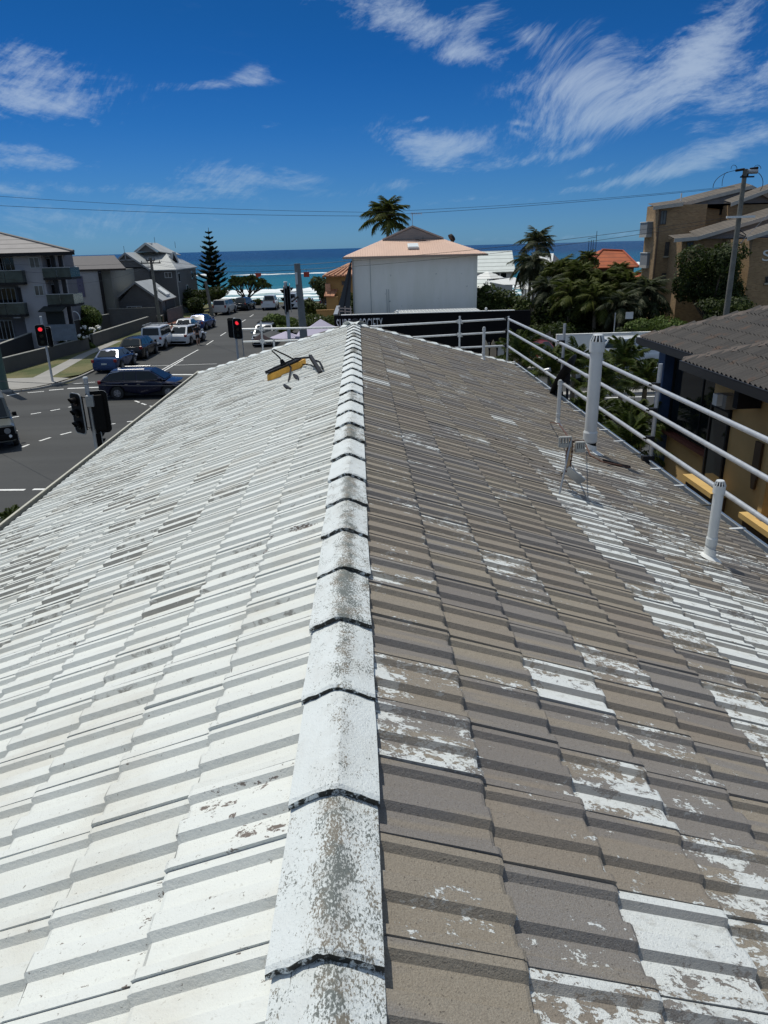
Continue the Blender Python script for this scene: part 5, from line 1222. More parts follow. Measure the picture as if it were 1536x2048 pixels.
# mural house with dark roof
mh = thing('dark_roofed_house', 'pale house with dark roof and a blue patterned panel behind the flats', 'house', (-28, 82, 0)); YM = 80
b = MB(); a_, c_, l_, m__ = aY(158, 539, YM), aY(232, 536, YM), aY(125, 512, YM+5), aY(210, 511, YM+5)
b.slab((a_.x, YM, a_.z), (c_.x+1, YM, a_.z), (m__.x+1, YM+5, m__.z), (l_.x, YM+5, m__.z), .2); b.build('roof', mat('slate_roof', (.045,.038,.042), .6, var=.25), mh)
b = MB(); b.prism([V3(aY(105, 538, YM)), V3(aY(158, 539, YM)), V3(aY(118, 512, YM))], (0, .2, 0)); b.build('gable', mat('grey_gable2', (.22,.23,.24), .7), mh)
b = MB(); b.tube([aY(100, 520, YM-.1), aY(118, 512, YM-.1), aY(158, 538, YM-.1)], .07, 4); b.build('barge_board', WHITE, mh)
b = MB(); b.box(aY(120,600,YM).x, aY(203,600,YM).x, YM+.2, YM+9, 0, a_.z-.15); b.build('wall', mat('lilac_white_wall', (.36,.36,.38), .8, var=.06), mh)
b = MB(); b.box(aY(203,600,YM+.5).x, aY(228,600,YM+.5).x, YM+.6, YM+9, 0, a_.z-.2); b.build('wall', mat('olive_grey_wall', (.17,.175,.16), .8), mh)
def m_mural(t, b, tc):
    v = t.new('ShaderNodeTexVoronoi'); v.inputs['Scale'].default_value = 2.2; t.link(t.pos(), v.inputs['Vector']); t.link(t.mix(t.ramp(v.outputs['Distance'], .15, .2), (.03,.03,.06), (.10,.10,.17)), b.inputs['Base Color'])
b = MB(); p_, q_ = aY(133, 595, YM+.15), aY(164, 552, YM+.15); b.box(p_.x, q_.x, YM+.12, YM+.195, p_.z, q_.z); b.build('patterned_panel', mat('mural', (.1,.1,.15), .7, build=m_mural), mh)
b = MB(); p_ = aY(204, 600, YM); b.box(p_.x, p_.x+.3, YM+.02, YM+.15, 0, a_.z-.2); b.build('corner_strip', DARK, mh)

# grey weatherboard house and its garage wing
WB = boards('grey_weatherboard', (.105,.108,.112), 5.5, 'z', .35); TIN = boards('zinc_roof', (.42,.43,.42), 3.2, 'y', .2, .45); TINX = boards('zinc_roof_front', (.40,.41,.40), 3.2, 'x', .2, .45)
gh = thing('weatherboard_house', 'grey weatherboard house with pale steep metal roofs beyond the garden walls', 'house', (-25, 97, 0)); YG = 92
gL, gP, gR = aY(217, 536, YG), aY(251, 505, YG), aY(300, 538, YG); cR = aY(347, 539, YG); xE = cR.x; zE = cR.z
b = MB(); b.box(gL.x+.3, gR.x-.2, YG, YG+10, 0, gL.z); b.build('wall', WB, gh); b = MB(); b.box(gR.x-.2, xE, YG+.8, YG+12.5, 0, zE); b.build('wall', WB, gh)
b = MB(); b.prism([V3((gL.x+.3, YG, gL.z)), V3((gR.x-.2, YG, gR.z)), gP+V3((0,0,-.15))], (0, .15, 0)); b.build('gable', WB, gh)
for a_, c_ in ((gL, gP), (gP, gR)):
    b = MB(); b.slab(a_+V3((0,-.3,0)), c_+V3((0,-.3,0)), c_+V3((0,9,0)), a_+V3((0,9,0)), .12); o_ = b.build('roof', TIN, gh)
    b = MB(); b.prism([a_+V3((0,-.36,-.2)), c_+V3((0,-.36,-.2)), c_+V3((0,-.36,.03)), a_+V3((0,-.36,.03))], (0,.05,0)); b.build('barge_board', mat('grey_barge', (.24,.25,.26), .6), gh)
b = MB(); c_ = gP+V3((0,-.32,-.9)); b.box(c_.x-1.0, c_.x+1.0, YG-.32, YG-.26, c_.z, c_.z+.1); b.box(c_.x-.05, c_.x+.05, YG-.32, YG-.26, c_.z, c_.z+.8); b.build('gable_bracket', mat('grey_barge'), gh)
# main hipped roof to the right with the upper gablet
rA, rB = aY(297, 505, YG+6), aY(335, 503, YG+6)
b = MB(); b.add([V3((gR.x-.6, YG+.5, zE+.0)), V3((xE+.2, YG+.5, zE)), V3((xE+.2, YG+12.8, zE)), V3((rB.x-.4, YG+6.5, rB.z)), V3((rA.x-2.5, YG+6.5, rB.z)), V3((gR.x-.6, YG+.5, zE-.12)), V3((xE+.2, YG+.5, zE-.12)), V3((xE+.2, YG+12.8, zE-.12))], [(0,1,3,4),(1,2,3),(5,6,1,0),(6,7,2,1)]); b.build('roof', TINX, gh)
g0, g1, gk, gb = aY(273, 504, YG+4.5), aY(316, 504, YG+4.5), aY(292, 487.5, YG+4.5), aY(318, 487.5, YG+8)
b = MB(); b.prism([g0, g1, gk], (0, .1, 0)); b.build('gable', mat('gablet_dark', (.10,.105,.11), .7), gh)
b = MB(); b.slab(gk+V3((0,-.3,.05)), gk+V3((0,5,.05)), g1+V3((1.6,5,-.5)), g1+V3((.2,-.3,.0)), .1); b.build('roof', TIN, gh); b = MB(); b.slab(gk+V3((0,5,.05)), gk+V3((0,-.3,.05)), g0+V3((-.2,-.3,.0)), g0+V3((-.2,5,.0)), .1); b.build('roof', TIN, gh)
for a_, c_ in ((g0, gk), (gk, g1)): b = MB(); b.prism([a_+V3((0,-.34,-.12)), c_+V3((0,-.34,-.12)), c_+V3((0,-.34,.08)), a_+V3((0,-.34,.08))], (0,.06,0)); b.build('barge_board', mat('light_barge', (.42,.43,.42), .6), gh)
# dormer on the right slope
d0 = aY(344, 510, YG+5); b = MB(); b.prism([d0+V3((-.9,-.4,-.7)), d0+V3((.5,-.4,-.9)), d0+V3((.2,-.4,.35))], (0, 1.6, 0)); b.build('dormer', mat('light_barge'), gh)
b = MB(); b.prism([d0+V3((.1,-.45,-.8)), d0+V3((.75,-.45,-.95)), d0+V3((.3,-.45,.2))], (0,.1,0)); b.build('dormer_cheek', DARK, gh)
for (a_, c_, d_, e_, Y) in ((232,547,253,564,YG),(330,544,343,556,YG+.8)): facewin(gh, a_, c_, d_, e_, Y, mat('pale_frame', (.48,.50,.50), .5), GLASS if a_ == 232 else CURT, 1)
for (yy, z0, z1) in ((YG+2.2, 3.9, 5.0), (YG+6, 2.2, 3.4), (YG+9.5, 4.0, 5.0), (YG+5, .7, 1.9), (YG+9.5, .9, 2.0)):
    b = MB(); b.box(xE-.02, xE+.06, yy-.45, yy+.45, z0, z1); o = b.build('window', mat('pale_frame'), gh); b = MB(); b.box(xE+.05, xE+.07, yy-.37, yy+.37, z0+.08, z1-.08); b.build('pane', GLASS, o)
b = MB(); b.cyl((xE+.08, YG+.9, 0), (xE+.08, YG+.9, zE), .05); b.build('downpipe', mat('light_barge'), gh)
for px, py in ((249, 496), (310, 478), (351, 487)):
    c_ = aY(px, py+9, YG+4); b = MB(); b.tube([c_, c_+V3((0,0,.75))], .025, 4); b.build('roof_finial', DARK, gh)
b = MB(); b.box(aY(293,487,YG+5).x, aY(303,487,YG+5).x, YG+5, YG+5.6, aY(300,488,YG+5).z, aY(300,486,YG+5).z); b.build('roof_box', WHITE, gh)
gg = thing('garage', 'grey weatherboard garage with pale metal gable roof in front of the weatherboard house', 'garage', (-23.5, 84, 0)); YQ = 82
gL, gP, gR = aY(210, 614, YQ), aY(271, 563, YQ), aY(326, 601, YQ); yb = YQ+6.2
b = MB(); b.box(gL.x+1.5, gR.x-.2, YQ, yb, 0, gR.z-.15); b.build('wall', WB, gg); b = MB(); b.prism([V3((gL.x+1.5, YQ, gR.z-.16)), V3((gR.x-.2, YQ, gR.z-.16)), gP+V3((0,0,-.12))], (0,.15,0)); b.build('gable', WB, gg)
for a_, c_ in ((gL, gP), (gP, gR)):
    b = MB(); b.slab(a_+V3((0,-.3,0)), c_+V3((0,-.3,0)), c_+V3((0,6.2,0)), a_+V3((0,6.2,0)), .12); b.build('roof', TIN, gg)
    b = MB(); b.prism([a_+V3((0,-.36,-.22)), c_+V3((0,-.36,-.22)), c_+V3((0,-.36,.03)), a_+V3((0,-.36,.03))], (0,.05,0)); b.build('barge_board', mat('grey_barge'), gg)
facewin(gg, 255, 612, 283, 623, YQ, mat('pale_frame'), CURT, 2)
b = MB(); xx = gR.x-.2; b.box(xx-.05, xx+.06, YQ+1.6, YQ+5.6, 0, 2.3); b.build('door', mat('garage_door', (.03,.03,.032), .6), gg)
sk_ = gP.lerp(gR, .72)+V3((0,3.6,.1)); b = MB(); sl = (gR-gP).normalized(); b.prism([sk_-sl*.6+V3((0,-.8,0)), sk_+sl*.6+V3((0,-.8,0)), sk_+sl*.6+V3((0,.8,0)), sk_-sl*.6+V3((0,.8,0))], (0,0,.18)); b.build('skylight', WHITE, gg)
b = MB(); b.cyl(gR+V3((-.9,1.5,.3)), gR+V3((-.9,1.5,1.0)), .04); b.build('flue', ALU, gg)

# garden walls
FW = mat('charcoal_wall', (.075,.072,.068), .85, var=.12, vs=1.5); CPW = mat('grey_coping', (.26,.26,.24), .7)
def wall(label, a_, c_, h0, h1, w=.2, m=FW, cap=CPW, nm='garden_wall', cat='wall'):
    t = thing(nm, label, cat, ((a_[0]+c_[0])/2, (a_[1]+c_[1])/2, 0)); a_ = V3((*a_, 0)); c_ = V3((*c_, 0)); n_ = (c_-a_).cross(V3((0,0,1))).normalized()*w
    b = MB(); b.add([a_, c_, c_+n_, a_+n_, a_+V3((0,0,h0)), c_+V3((0,0,h1)), c_+n_+V3((0,0,h1)), a_+n_+V3((0,0,h0))], [(3,2,1,0),(4,5,6,7),(0,1,5,4),(1,2,6,5),(2,3,7,6),(3,0,4,7)]); b.build('wall', m, t)
    if cap:
        e_ = n_*.15; b = MB(); b.add([a_-e_+V3((0,0,h0+.003)), c_-e_+V3((0,0,h1+.003)), c_+n_+e_+V3((0,0,h1+.003)), a_+n_+e_+V3((0,0,h0+.003))]+[a_-e_+V3((0,0,h0+.05)), c_-e_+V3((0,0,h1+.05)), c_+n_+e_+V3((0,0,h1+.05)), a_+n_+e_+V3((0,0,h0+.05))], [(3,2,1,0),(4,5,6,7),(0,1,5,4),(1,2,6,5),(2,3,7,6),(3,0,4,7)]); b.build('coping', cap, t)
    return t
wall('charcoal garden wall nearest the left traffic light', (-22.15, 60.6), (-23.6, 48.9), 1.02, 1.05)
wall('charcoal garden wall running away from the white flowers to the wheelie bin', (-21.95, 78), (-22.3, 62), 1.12, 1.1)
wall('charcoal return wall turning the corner beside the big green pole', (-23.6, 48.9), (-48, 46.5), 1.05, 1.1)
wall('dark inner wall in front of the flats', (-25.3, 61.9), (-25.8, 51.5), 2.0, 1.4, m=mat('inner_wall', (.03,.03,.032), .8))
wall('dark inner wall behind the white flower bushes', (-26., 78), (-25.3, 62.1), 1.5, 2.0, m=mat('inner_wall'))
wall('grey paling fence below the garage window', (-21.9, 80.6), (-29, 80.2), 1.85, 1.85, .06, WB, CPW, 'paling_fence', 'fence')
wall('grey paling fence beside the garage door', (-20.8, 88.5), (-21.0, 82.), 1.5, 1.5, .06, WB, None, 'paling_fence', 'fence')

# white wall and sign beyond the main road on the right
wall('long white rendered wall across the main road', (40, 45.8), (12.6, 46.2), 1.9, 1.85, .2, WHITE, WHITE, 'white_wall', 'wall')
sg = thing('street_sign', 'small white notice on a grey post behind the white wall', 'sign', (16.4, 46.6, 0)); b = MB(); b.cyl((16.4, 46.6, 0), (16.4, 46.6, 3.1), .035); b.build('post', ALU, sg); p_, q_ = aY(1251, 638, 46.5), aY(1267, 624, 46.5); b = MB(); b.box(p_.x, q_.x, 46.5, 46.54, p_.z, q_.z); b.build('panel', mat('sign_white', (.45,.47,.48), .5), sg)
# timber paling fence between the shop and the white wall
fn = thing('paling_fence', 'dark timber paling fence between the surf shop and the white wall', 'fence', (11, 47.6, 0))
for k in range(16):
    x = 10.2+k*.16; h = 1.7+.12*((k*7) % 3); b = MB(); b.box(x, x+.13, 47.6, 47.64, 0, h); b.build('paling', TIMB, fn)
b = MB(); b.box(10.1, 12.8, 47.65, 47.7, .5, .6); b.box(10.1, 12.8, 47.65, 47.7, 1.3, 1.4); b.build('fence_rail', TIMB, fn)

# ------------------------------------------------------------------ poles, lights and wires
def tlight(label, base, htop, heads, lit=None, capc=WHITE, r=.07, boxz=None):
    t = thing('traffic_light', label, 'traffic light', (base[0], base[1], 0)); x, y = base
    b = MB(); b.cyl((x, y, 0), (x, y, htop), r, r*.9, 14); b.build('pole', GALV, t, True)
    b = MB(); b.cyl((x, y, htop), (x, y, htop+.05), r*1.1, r*.9, 14); b.build('pole_cap', capc, t, True)
    for hd in heads:
        dx_, dy_, zc, ang, H, Wd, lamp = hd; M_ = Matrix.Translation((x+dx_, y+dy_, zc)) @ Matrix.Rotation(ang, 4, 'Z')   # lantern looks along local -y
        rr = Wd*.22; pts = []
        for cx, cz, a0_ in ((Wd/2-rr, H/2-rr, 0), (-Wd/2+rr, H/2-rr, PI/2), (-Wd/2+rr, -H/2+rr, PI), (Wd/2-rr, -H/2+rr, 1.5*PI)):
            for k in range(5): a_ = a0_+PI/2*k/4; pts.append((cx+rr*math.cos(a_), cz+rr*math.sin(a_)))
        b = MB(); b.prism([M_ @ V3((u, .0, v)) for u, v in pts], (M_.to_3x3() @ V3((0, .02, 0)))); bd_ = b.build('backboard', BLACK, t)
        b = MB(); n_ = len(pts)
        ring = [M_ @ V3((u*1.03, -.006, v*1.012)) for u, v in pts]+[M_ @ V3((u*.955, -.006, v*.975)) for u, v in pts]; b.add(ring, [(k, (k+1) % n_, n_+(k+1) % n_, n_+k) for k in range(n_)])
        ring = [M_ @ V3((u*1.03, -.006, v*1.012)) for u, v in pts]+[M_ @ V3((u*1.03, .026, v*1.012)) for u, v in pts]; b.add(ring, [(k, (k+1) % n_, n_+(k+1) % n_, n_+k) for k in range(n_)])
        b.build('white_border', mat('reflective_border', (.30,.31,.31), .5), bd_, fixn=False)
        b = MB(); b.box(-Wd*.27, Wd*.27, .02, .16, -H*.42, H*.42, M_); b.build('housing', BLACK, t, bevel=.02)
        for k in range(3):
            zc_ = H*.29*(1-k); rad = Wd*.21
            b = MB(); c0 = M_ @ V3((0, -.012, zc_)); c1 = M_ @ V3((0, -.03, zc_)); b.cyl(c0, c1, rad, n=14)
            mt = mat('lit_red', (.5,.02,.02), .3, emit=(1., .03, .05), es=.9) if lamp == k else (mat('unlit_red', (.02,.004,.004), .25), mat('unlit_amber', (.022,.013,.003), .25), mat('unlit_green', (.004,.012,.008), .25))[k]
            b.build('lens', mt, t)
            b = MB(); vs = []; nn = 12
            for yy, sc_ in ((-.012, 1.12), (-.012-rad*1.7, 1.05)):
                for q in range(nn+1): a_ = -.35+(PI+.7)*q/nn; vs.append(M_ @ V3((rad*sc_*math.cos(a_), yy*(1 if sc_ > 1.1 else .6+.4*math.sin(max(0, a_ if a_ < PI else PI-a_)) if 0 <= a_ <= PI else .55), zc_+rad*sc_*math.sin(a_))))
            b.add(vs, [(q, q+1, nn+2+q, nn+1+q) for q in range(nn)]); o = b.build('visor', BLACK, t, True, fixn=False); o.modifiers.new('s', 'SOLIDIFY').thickness = .006
        b = MB(); b.tube([(x, y, zc+H*.38), M_ @ V3((0,.1,H*.38))], .02, 5); b.tube([(x, y, zc-H*.38), M_ @ V3((0,.1,-H*.38))], .02, 5); b.build('bracket', DARK, t)
    if boxz: b = MB(); b.box(x-.02, x+.20, y-.22, y-.07, boxz-.17, boxz+.17); b.build('control_box', ALU, t, bevel=.01)
    return t
FB = (-8.25, 22.)
tlight('nearest traffic light, two black lanterns back to back above the left gutter', FB, 3.88,
       [(-.36, -.12, aY(178, 825, 22).z, R(-40), 1.25, .60, None), (.22, .05, aY(195, 826, 22).z+.02, R(196), 1.30, .60, None), (.16, .08, aY(196, 880, 22).z-.05, R(120), .62, .30, None)], boxz=aY(185, 800, 22).z)
tlight('traffic light with lit red lamp at the left corner by the charcoal wall', (-19.0, 44.95), 3.95, [(-.12, -.12, aY(82, 671, 44.9).z, R(22), 1.28, .58, 0), (.25, .15, aY(90, 671, 44.9).z-.1, R(150), 1.2, .5, None)])
tlight('traffic light with lit red lamp in the middle of the side street mouth', (-7.35, 44.2), 3.6, [(.16, -.12, aY(475, 658, 44).z, R(-10), 1.2, .55, 0), (-.22, .12, aY(464, 657, 44).z, R(160), 1.15, .5, None)])
t3 = aY(577, 655, 40); tl3z = aY(576, 600, 40).z
tlight('dark traffic light seen from the side in front of the tall grey pole', (t3.x, 40), tl3z+.9, [(-.12, -.05, tl3z, R(-80), 1.45, .55, None), (.22, .05, tl3z+.1, R(95), 1.45, .5, None)], r=.10)
sp = thing('street_name_sign', 'thin grey sign post just right of the middle traffic light', 'sign', (-6.95, 44.5, 0)); a_ = aY(482, 677, 44.5); b = MB(); b.cyl((a_.x+.08, 44.5, 0), (a_.x+.08, 44.5, a_.z+.05), .03); b.build('post', ALU, sp); b = MB(); b.box(a_.x-.25, a_.x+.1, 44.46, 44.5, a_.z-.02, a_.z+.08); b.build('panel', ALU, sp)

def pole(label, base, topz, r, m, lean=(0,0), arms=(), nm='power_pole', ins=True):
    t = thing(nm, label, 'power pole', (base[0], base[1], 0)); x, y = base
    b = MB(); K = 6; b.tube([(x+lean[0]*k/K, y+lean[1]*k/K, topz*k/K) for k in range(K+1)], [r*(1.15-.4*k/K) for k in range(K+1)], 12); b.build('pole', m, t, True)
    for (z, w, dy, mm) in arms:
        f_ = z/topz; cx = x+lean[0]*f_; b = MB(); b.box(cx-w/2, cx+w/2, y+dy-.05, y+dy+.05, z-.06, z+.06); a_ = b.build('crossarm', mm, t)
        if ins:
            for k in range(4): xx = cx+(k-1.5)*w*.3; b = MB(); b.cyl((xx, y+dy, z+.06), (xx, y+dy, z+.24), .045, .03, 8); b.build('insulator', mat('brown_insulator', (.06,.04,.03), .3), a_)
    return t
pz = aY(1490, 338, 45).z; pb = gz(1452, 690); px_ = aY(1458, 600, 45).x; pxt = aY(1490, 345, 45).x
q1_ = aY(1453, 622, 45); q2_ = aY(1490, 345, 45); xb_ = q1_.x-(q2_.x-q1_.x)*q1_.z/(q2_.z-q1_.z)
pr = pole('tall timber power pole with switch gear in front of the brick flats', (xb_, 45), pz, .17, PINEPOLE, (q2_.x-xb_, 0), ((aY(1478,434,45).z, 1.7, -.2, WHITE),), 'power_pole', False)
c_ = aY(1493, 340, 45)
for k, (x, y, w_) in enumerate(((1480, 341, .5), (1508, 338, .45), (1490, 352, .35))):
    q = aY(x, y, 45); b = MB(); b.cyl(q-V3((w_*.5,0,0)), q+V3((w_*.5,0,.06)), .07, n=8); b.build('switch', DARK, pr)
b = MB(); b.cyl(aY(1505,343,45)-V3((.28,0,0)), aY(1505,343,45)+V3((.28,0,0)), .13, n=10); b.build('transformer', ALU, pr)
b = MB(); b.box(aY(1479,355,45).x, aY(1506,355,45).x, 44.85, 44.95, aY(1490,354,45).z-.04, aY(1490,354,45).z+.04); b.build('crossarm', DARK, pr)
b = MB(); b.tube([aY(1430+a_*0, 376, 45) if a_ == 0 else aY(1484-58*math.cos(t_)*1.0, 376-36*math.sin(t_)*1., 45) for a_, t_ in [(1, .12*k) for k in range(0, 13)]], .018, 4)
b.tube([aY(1456-12*math.cos(t_), 372-28*math.sin(t_), 45) for t_ in [.25*k for k in range(7)]], .015, 4); b.tube([aY(1508+18*math.sin(t_), 343+22*(1-math.cos(t_)), 45) for t_ in [.3*k for k in range(9)]], .018, 4); b.tube([aY(1468+6*math.cos(t_), 338-8*math.sin(t_), 45) for t_ in [.4*k for k in range(9)]], .015, 4)
b.tube([aY(1515+7*math.cos(t_), 338-8*math.sin(t_), 45) for t_ in [.4*k for k in range(9)]], .015, 4); b.build('jumper_cable', WIRE, pr, True)
b = MB(); b.tube([aY(1482, 487, 45), aY(1482, 470, 45)+V3((.3,0,0)), aY(1480, 455, 45)-V3((.2,0,0)), aY(1478, 440, 45)], .03, 5); b.build('cable_bundle', WIRE, pr)
def pxpole(label, pxb, pyt, Y, r, m, leanpx, arms=(), base=None):
    a_ = aY(pxb[0], pxb[1], Y); tp = aY(leanpx, pyt, Y); f_ = a_.z/tp.z if a_.z > 0 else 0
    x0 = a_.x-(tp.x-a_.x)*f_/(1-f_) if f_ < .95 else a_.x
    return pole(label, (x0, Y), tp.z, r, m, (tp.x-x0, 0), arms)
pxpole('leaning dark power pole with crossarm beside the garage', (321, 655), 515, 77.7, .17, PINEPOLE, 301, ((aY(303,526,77.7).z, 2.0, -.2, TIMB), (aY(303,521,77.7).z, .9, -.2, TIMB)))
pxpole('plain timber pole beside the parked pale ute near the pine', (424, 632), 562, 90.8, .20, PINEPOLE, 411, ())
pxpole('big grey pole carrying a white pipe behind the dark side-on traffic light', (608, 680), 527, 43., .23, mat('grey_pole', (.17,.18,.18), .7, var=.2, vs=2), 594, ())
q = aY(593, 556, 42.8); t = thing('pole_fitting', 'white cylinder strapped to the big grey pole', 'fitting', q-V3((0,0,.4))); b = MB(); b.cyl(q-V3((0,0,.35)), q+V3((0,0,.3)), .07); b.build('tube', PVC, t, True); b = MB(); b.tube([aY(584, 603, 42), aY(597, 592, 43)], .06, 6); b.build('strut', DARK, t)
gp = pole('big green painted pole at the left edge on the footpath', (-20.95, 42.7), 9., .25, GREENPOLE, (0, 0))
# wires
def wire(label, pts, r=.012, sag=0., m=WIRE, grp='overhead wires'):
    r = r*.72
    P = [aY(x, y, Y) for x, y, Y in pts]; full = []
    for a_, c_ in zip(P, P[1:]):
        for k in range(12): f_ = k/12; full.append(a_.lerp(c_, f_)-V3((0,0,4*sag*f_*(1-f_))))
    full.append(P[-1]); b = MB(); b.tube(full, r, 5); o = b.build('power_line', m, None, True); tag(o, label, 'power line', grp)
wire('topmost overhead wire crossing the sky from the left to the switch gear pole', ((-60,388,40),(735,424.5,42),(1470,372,45)), .012, .16)
wire('second overhead wire crossing the sky just below the topmost one', ((-60,408,40),(735,432,42),(1470,374,45)), .014, .13)
wire('upper of two overhead wires crossing the peach roof, from leaning pole to tall pole', ((304,520,77),(594,530,43),(1475,432,45)), .017, .25)
wire('lower of two overhead wires crossing the pale block wall', ((306,528,77),(596,540,43),(1475,437,45)), .017, .35)
wire('upper wire running left from the leaning pole across the flats', ((-40,525,50),(302,522,77)), .014, .3)
wire('middle wire running left from the leaning pole across the flats', ((-40,536,50),(304,532,77)), .014, .5)
wire('sagging lower wire running left from the leaning pole across the flats', ((-40,548,50),(306,527,77)), .014, 1.2)
wire('wire running right from the leaning pole to the grey pole before the sea', ((303,524,77),(592,548,43)), .014, .3)
wire('black wire passing low in front of the nearest traffic light', ((-60,758,30),(150,768,21.8),(360,771,17.5)), .012, .03)
wire('stay wire slanting down from the tall pole to the right edge', ((1480,487,45),(1560,405,44)), .02, 0, GALV)
# red markers hanging on the wire
for q, (x, y) in enumerate(((516, 549), (613, 549))):
    c_ = aY(x, y, 52 if q == 0 else 44); t = thing('wire_marker', ('red marker hung on the wire above the pandanus' if q == 0 else 'red square marker hung on the wire right of the grey pole'), 'marker', c_)
    b = MB(); 
    if q: b.box(c_.x-.16, c_.x+.16, c_.y-.04, c_.y+.04, c_.z-.14, c_.z+.14)
    else: b.prism([c_+V3((-.22,0,.1)), c_+V3((.22,0,.1)), c_+V3((.2,0,-.12)), c_+V3((-.1,0,-.2))], (0,.06,0))
    b.build('flag', mat('marker_red', (.45,.05,.02), .6), t); b = MB(); b.tube([c_+V3((0,0,.14)), c_+V3((0,0,.3))], .01, 4); b.build('hook', DARK, t)
# radio masts behind the trees
rm = thing('radio_mast', 'thin radio masts above the trees left of the orange roof', 'mast', (26.6, 88, 0))
for x, y in ((1178, 481), (1183, 480), (1187, 480), (1194, 462)):
    a_ = aY(x, y, 88); b = MB(); b.tube([(a_.x, 88, 4), a_], .035, 4); b.build('rod', DARK, rm)
a_, c_ = aY(1176, 477, 88), aY(1193, 474, 88); b = MB(); b.tube([a_, c_], .035, 4); b.build('cross_rod', DARK, rm)
